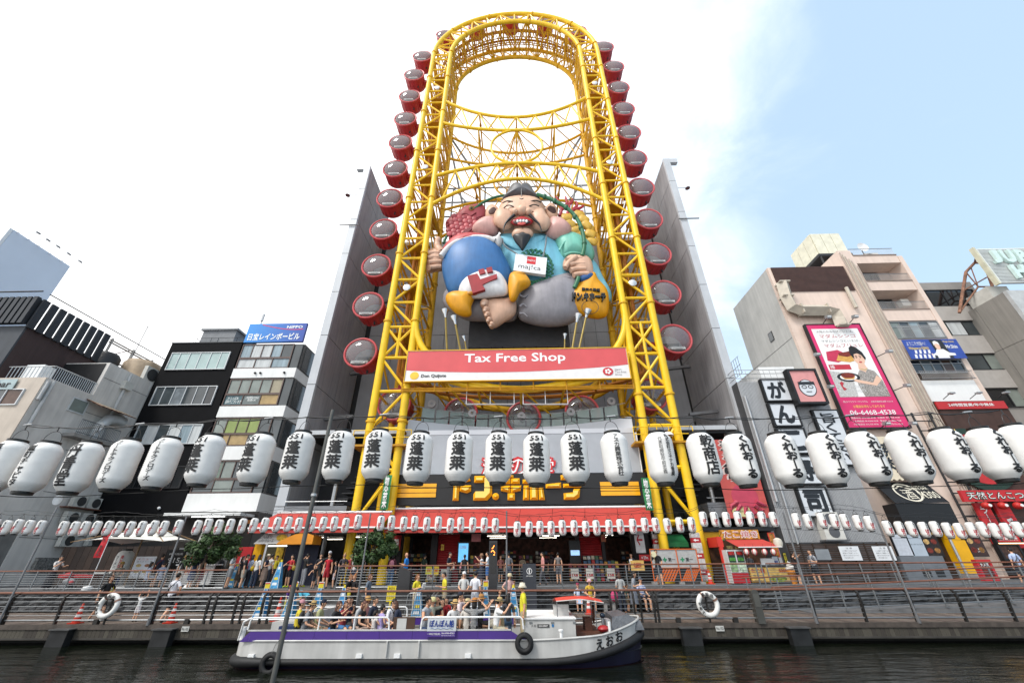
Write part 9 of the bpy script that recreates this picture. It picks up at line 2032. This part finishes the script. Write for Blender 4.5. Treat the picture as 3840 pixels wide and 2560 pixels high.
DTx=solve_x(1700,21.7,1.5);DT=thing('desk','narrow dark standing desk on the boardwalk between the staff','desk',(DTx,21.8,ZD));xbox('top',mat('#2b2a2c',.5),DT,solve_x(1704,21.8,1.6),solve_x(1762,21.8,1.6),21.6,22.0,ZD+.98,ZD+1.02);tub('leg',dsteel,DT,[(solve_x(1733,21.8,1.2),21.8,ZD),(solve_x(1733,21.8,1.2),21.8,ZD+.98)],.04,6)
lp(1911,22.2,'woman with a beige sun hat and a pale vest',25,top=('#c39f9a','short'),bot=('trousers','#22242c'),hat=('bucket','#c9bb98'),arms=('phone','hip'),hair=('bob',DKH))
lp(2168,23.75,'girl with a bright pink cap sitting on the wall bench',0,pose='sit',seat=.46,h=1.38,top=('#b9c6da','short'),bot=('skirt','#b4c2da'),hat=('cap','#c93a6a'),hair=('pony',DKH),arms=('out','lap'))
lp(2212,23.75,'woman with a pale pink hat and yellow top on the wall bench',5,pose='sit',seat=.5,top=('#c2a032','short'),bot=('shorts','#cdbfa8'),hat=('bucket','#d5a6ae'),hair=('bob',DKH),arms=('lap','lap'))
lp(2328,22.9,'woman in a grey shirt and dark jeans seen from behind',185,top=('#a5a6a5','short'),bot=('trousers','#272d3a'),hair=('bob',BRH),arms=('hold','hold'),pose='relax')
lp(2374,23.1,'woman in a grey striped dress bending towards the bench',75,top=(cloth_print('#a9adb4','#2f3642','Z',9),'short'),bot=('skirt','#6a6f7a'),hair=('bob',DKH),arms=('hold','hold'),lean=10,h=1.7)
sm_p=lp(2404,23.75,'man in a blue and white striped polo and grey cap on the bench',20,pose='sit',seat=.5,top=(cloth_print('#d8dbe2','#2f4f96','Z',4),'short'),bot=('shorts','#1f2330'),hat=('cap','#5a5f6c'),arms=('lap','lap'),h=1.76,girth=1.1)
lp(2352,23.6,'small child in dark clothes beside the striped dress',100,h=1.15,top=('#2f4038','short'),bot=('shorts','#6a5f4c'),hair=('short',DKH))
PB=MB();xq=solve_x(2307,23.5,1.2);PB.ball((xq,23.6,ZD+.66),.2,.15,.24,12,8);tag(PB.build('pink_backpack',mat('#b83a6a',.7,var=.2),smooth=True),'pink backpack on the wall bench beside the grey shirt woman','backpack')
def up_(px,Y,lab,face=0,**k):k.setdefault('h',1.66);return person(px,Y,ZP,lab,face=face,group=g3,**k)
up_(203,25.6,'woman in black and white pushing the red stroller',85,top=('#c9c5c2','short'),bot=('longskirt','#1a1c26'),hair=('bun',DKH),arms=('rail','phone'),lean=6)
up_(594,27.4,'man in a navy shirt seen from behind near the black number sign',175,top=(NV,'short'),bot=('shorts','#3a3a3f'),hair=('short',DKH),bag=('strap','#7a2a2c'),h=1.74)
up_(683,26.6,'person in black with a tan sun hat before the low menu board',190,top=(BK,'short'),bot=('trousers','#c3bcb6'),hat=('bucket','#a07c48'),hair=('short',DKH))
up_(728,26.2,'woman in a dark blue dress left of the tree trunk',170,top=('#2a3550','short'),bot=('skirt','#2c3858'),hair=('bob',BRH))
up_(757,26.1,'woman in a black top and dark red skirt at the tree trunk',160,top=(BK,'none'),bot=('skirt','#6a1c26'),hair=('long',DKH),arms=('hold','down'))
up_(449,27.2,'seated woman with a yellow straw hat before the lantern figure',40,pose='sit',seat=.45,top=('#8c8276','short'),bot=('trousers','#22304a'),hat=('wide','#b08c45'),hair=('bob',DKH),arms=('lap','lap'))
up_(560,26.9,'seated girl in pale blue under the parasol',150,pose='sit',seat=.45,top=('#aab2c6','short'),bot=('skirt','#b6bccc'),hair=('long',DKH))
up_(610,26.8,'seated woman in a grey blue dress under the parasol',190,pose='sit',seat=.45,top=('#8c93a6','short'),bot=('skirt','#8c93a6'),hair=('bun',DKH))
up_(868,25.9,'man in a white shirt and grey shorts with a brown backpack',100,top=('#d5d6d8','short'),bot=('shorts','#8b8c8e'),hair=('short',DKH),bag=('backpack','#4c443a'),arms=('hold','hold'),h=1.78)
up_(916,26.0,'young man in a black shirt and beige shorts in the queue',120,top=(BK,'short'),bot=('shorts','#a79f92'),hair=('short',DKH),hat=('cap','#1a1a1a'))
up_(937,26.4,'woman in a blue striped blouse in the ticket queue',150,top=(cloth_print('#b4bccc','#5a6c96','X',10),'long'),bot=('trousers','#22242e'),hair=('long',DKH),arms=('hold','hold'))
up_(962,26.2,'woman in white and jeans with a bright yellow bag',165,top=('#cfcdca','short'),bot=('trousers','#20283c'),hair=('long',DKH),bag=('shoulder','#d0ac22'))
up_(994,26.5,'woman in a dark top and floral skirt fanning under a hat',100,top=('#22263a','none'),bot=('skirt','#8c7668'),hat=('straw','#d1c3a8'),hair=('long',DKH),arms=('phone','hold'),bag=('shoulder','#c9b0aa'))
up_(1030,28.9,'booth attendant in a yellow shirt behind the ticket counter',0,top=('#c9b82f','short'),bot=('trousers','#333'),hair=('short',DKH))
up_(1088,27.0,'girl in a red top, black shorts and neon shoes',340,top=('#a3262b','short'),bot=('shorts','#131315'),shoe='#b8cc2a',hair=('long',DKH),arms=('hold','out'),bag=('shoulder','#b39a3a'))
up_(1144,27.3,'person in a black shirt and grey trousers with neon shoes',150,top=(BK,'short'),bot=('trousers','#8b8c92'),shoe='#b8cc2a',hair=('short',DKH),arms=('hat','hold'),h=1.72)
up_(1228,26.3,'man in a black shirt and white cap behind the red tank top',10,top=(BK,'short'),bot=('shorts','#b9b4ac'),hat=('cap','#b9bcc2'),hair=('short',DKH),arms=('down','out'),h=1.8)
up_(1228,25.6,'woman in a bright red tank top with sunglasses',5,top=('#a81826','none'),bot=('shorts','#8f1722'),hair=('bob',DKH),arms=('down','down'),h=1.66)
up_(1180,25.7,'small child in black holding the hand of the woman in red',60,h=1.12,top=(BK,'none'),bot=('shorts','#2c3038'),hair=('bob',DKH),arms=('down','out'))
up_(1255,25.8,'child in a dark top right of the red tank top',300,h=1.3,top=('#3a3338','short'),bot=('shorts','#b9aeb0'),hair=('bob',DKH))
up_(1285,26.2,'blonde woman with a bun in a dark checked shirt',10,top=('#37333a','short'),bot=('trousers','#2b2d33'),hair=('bun',BLH),arms=('hold','lap'),h=1.7)
up_(1330,26.4,'person in a white printed shirt beside the right street tree',340,top=('#c9c2c4','short'),bot=('trousers','#22263a'),hair=('short',DKH))
up_(1468,26.0,'woman in maroon and jeans with a pink backpack',190,top=('#4a1a26','long'),bot=('trousers','#3d5a7c'),hair=('bob',DKH),bag=('backpack','#c07a86'),pose='walk')
up_(1521,25.8,'bald man in a bright blue polo shirt',260,top=('#1f78c4','short'),bot=('trousers','#3a3f4a'),hair=('bald',DKH),arms=('hold','hold'),h=1.7,girth=1.12,skin=1)
up_(1684,27.5,'man in a dark shirt carrying a baby',75,top=('#1d2330','short'),bot=('trousers','#6a6a6c'),hair=('short',DKH),arms=('hold','hold'),h=1.74)
b_=up_(1699,27.3,'baby in pale grey held in the arms of the dark shirted man',300,h=.72,pose='sit',seat=.05,top=('#b9b4ae','short'),bot=('shorts','#a9a49e'),hair=('short',DKH),arms=('lap','out'));b_.location.z=ZP+.8
up_(1741,27.6,'girl in black with a high ponytail carrying a pink bag',190,top=(BK,'none'),bot=('shorts',BK),hair=('pony',DKH),bag=('shoulder','#b8808a'),h=1.62)
up_(1806,27.6,'woman in white with a brown hat drinking from a bottle',280,top=('#cfd0d2','short'),bot=('skirt','#23283a'),hat=('bucket','#8c6a52'),hair=('long',BRH),arms=('photo','hold'))
up_(1828,26.8,'man in a white shirt and blue shorts left of the led totem',275,top=('#d2d6da','short'),bot=('shorts','#2f5f9c'),hair=('short',DKH),arms=('rail','down'),h=1.74)
up_(2036,28.0,'man in a pink shirt and patterned trousers walking by',275,pose='walk',top=('#c98a84','long'),bot=('trousers','#4a4a50'),hair=('short',DKH),h=1.72)
up_(1877,30.5,'shopper in a pink top at the shop entrance',20,top=('#a86a62','short'),bot=('shorts',BK),hair=('bob',DKH),h=1.62)
up_(1908,29.5,'shopper in a grey shirt and jeans at the shop entrance',200,top=('#77777a','short'),bot=('trousers','#3d4a62'),hair=('short',DKH),h=1.74)
up_(2094,29.3,'shopper in a grey tank top and shorts before the goods',180,top=('#77706e','none'),bot=('shorts','#4a4a52'),hair=('short',DKH),h=1.74)
up_(2068,31.2,'shopper in dark clothes inside the shop',160,top=('#3a2c2c','short'),bot=('trousers','#2c2a2c'),hair=('bob',DKH))
up_(2372,29.9,'shop attendant holding a white sheet at the pillar',330,top=('#2a2c3a','short'),bot=('trousers','#22242a'),hair=('short',DKH),arms=('hold','down'),hold='paper')
up_(2467,26.0,'man in black with sunglasses shading himself with a fan',350,top=('#1c1d20','short'),bot=('shorts','#1e2430'),hair=('short',DKH),arms=('lap','fan'),hold=None,pose='walk',h=1.78,skin=1)
fx_=solve_x(2453,25.8,3.0);FN=thing('hand_fan','round cream hand fan raised by the man in black','fan',(fx_,25.8,3.0));MB().lathe([(.15,-.006),(.15,.006),(.001,.008)],(fx_,25.8,zY(2077,25.8,2453)),18,'Y').build('leaf',mat('#d9d2ac',.6),FN);tub('handle',mat('#b9a878',.6),FN,[(fx_,25.8,zY(2077,25.8,2453)-.14),(fx_+.03,25.85,zY(2077,25.8,2453)-.36)],.012,5)
up_(2818,29.2,'stall keeper in a grey apron behind the stall counter',10,top=('#8a8a8c','short'),bot=('trousers','#333'),hair=('short','#5a5552'),h=1.62)
up_(2985,26.3,'girl in black and white raising a phone at the ice cream figure',80,top=('#2a2628','none'),bot=('shorts','#1d1d22'),hair=('pony',DKH),arms=('photo','hat'),hold='phone',h=1.62,shoe='#ddd')
up_(3052,26.4,'young man in a grey shirt with a backpack beside the high table',290,top=('#8d9096','short'),bot=('shorts','#1b1c22'),hair=('short',DKH),bag=('backpack','#23324a'),arms=('hold','down'),h=1.74,pose='relax')
hx=solve_x(3025,26.5,2.3);HT_=thing('high_table','round black high table between the two young people','table',(hx,26.5,ZP));MB().lathe([(.3,1.0),(.3,1.03),(.001,1.03)],(hx,26.5,ZP),18).build('top',black,HT_);
for a in(0,2.1,4.2):tub('leg',black,HT_,[(hx+.05*math.cos(a),26.5+.05*math.sin(a),ZP+1),(hx+.25*math.cos(a),26.5+.25*math.sin(a),ZP)],.015,5)
up_(3816,26.5,'man in a pale blue shirt with a cross strap at the right edge',170,top=('#a9b8d8','short'),bot=('shorts','#33363f'),hair=('short',DKH),bag=('strap','#26272b'),pose='walk',h=1.76)
up_(1312,26.9,'person in a dull red top behind the blonde woman',20,top=('#8c3034','short'),bot=('trousers','#26262c'),hair=('short',DKH))
up_(1352,27.4,'person in pale pink behind the right street tree',200,top=('#b59a9c','short'),bot=('trousers','#2a2d36'),hair=('long',DKH))
up_(1196,27.6,'person in dark clothes in the shade under the smaller awning',30,top=('#22222a','short'),bot=('shorts','#3b3a38'),hair=('short',DKH),h=1.72)
up_(1010,27.4,'queueing person in white at the ticket counter',170,top=('#bdbcb8','short'),bot=('trousers','#2b2f3a'),hair=('short',DKH),h=1.7)
up_(900,26.9,'queueing girl in a dark top behind the brown backpack',110,top=('#2b2a30','short'),bot=('skirt','#4a4038'),hair=('long',DKH),h=1.6)
up_(1960,31.6,'shopper in beige deep inside the shop entrance',190,top=('#9c8a74','short'),bot=('trousers','#3a3a42'),hair=('bob',BRH),h=1.6)
up_(1590,31.0,'shopper in dark green at the dim goods behind the bald man',150,top=('#2f4034','short'),bot=('trousers','#2a2a2c'),hair=('short',DKH),h=1.7)

bpy.data.scenes.remove(TMP)
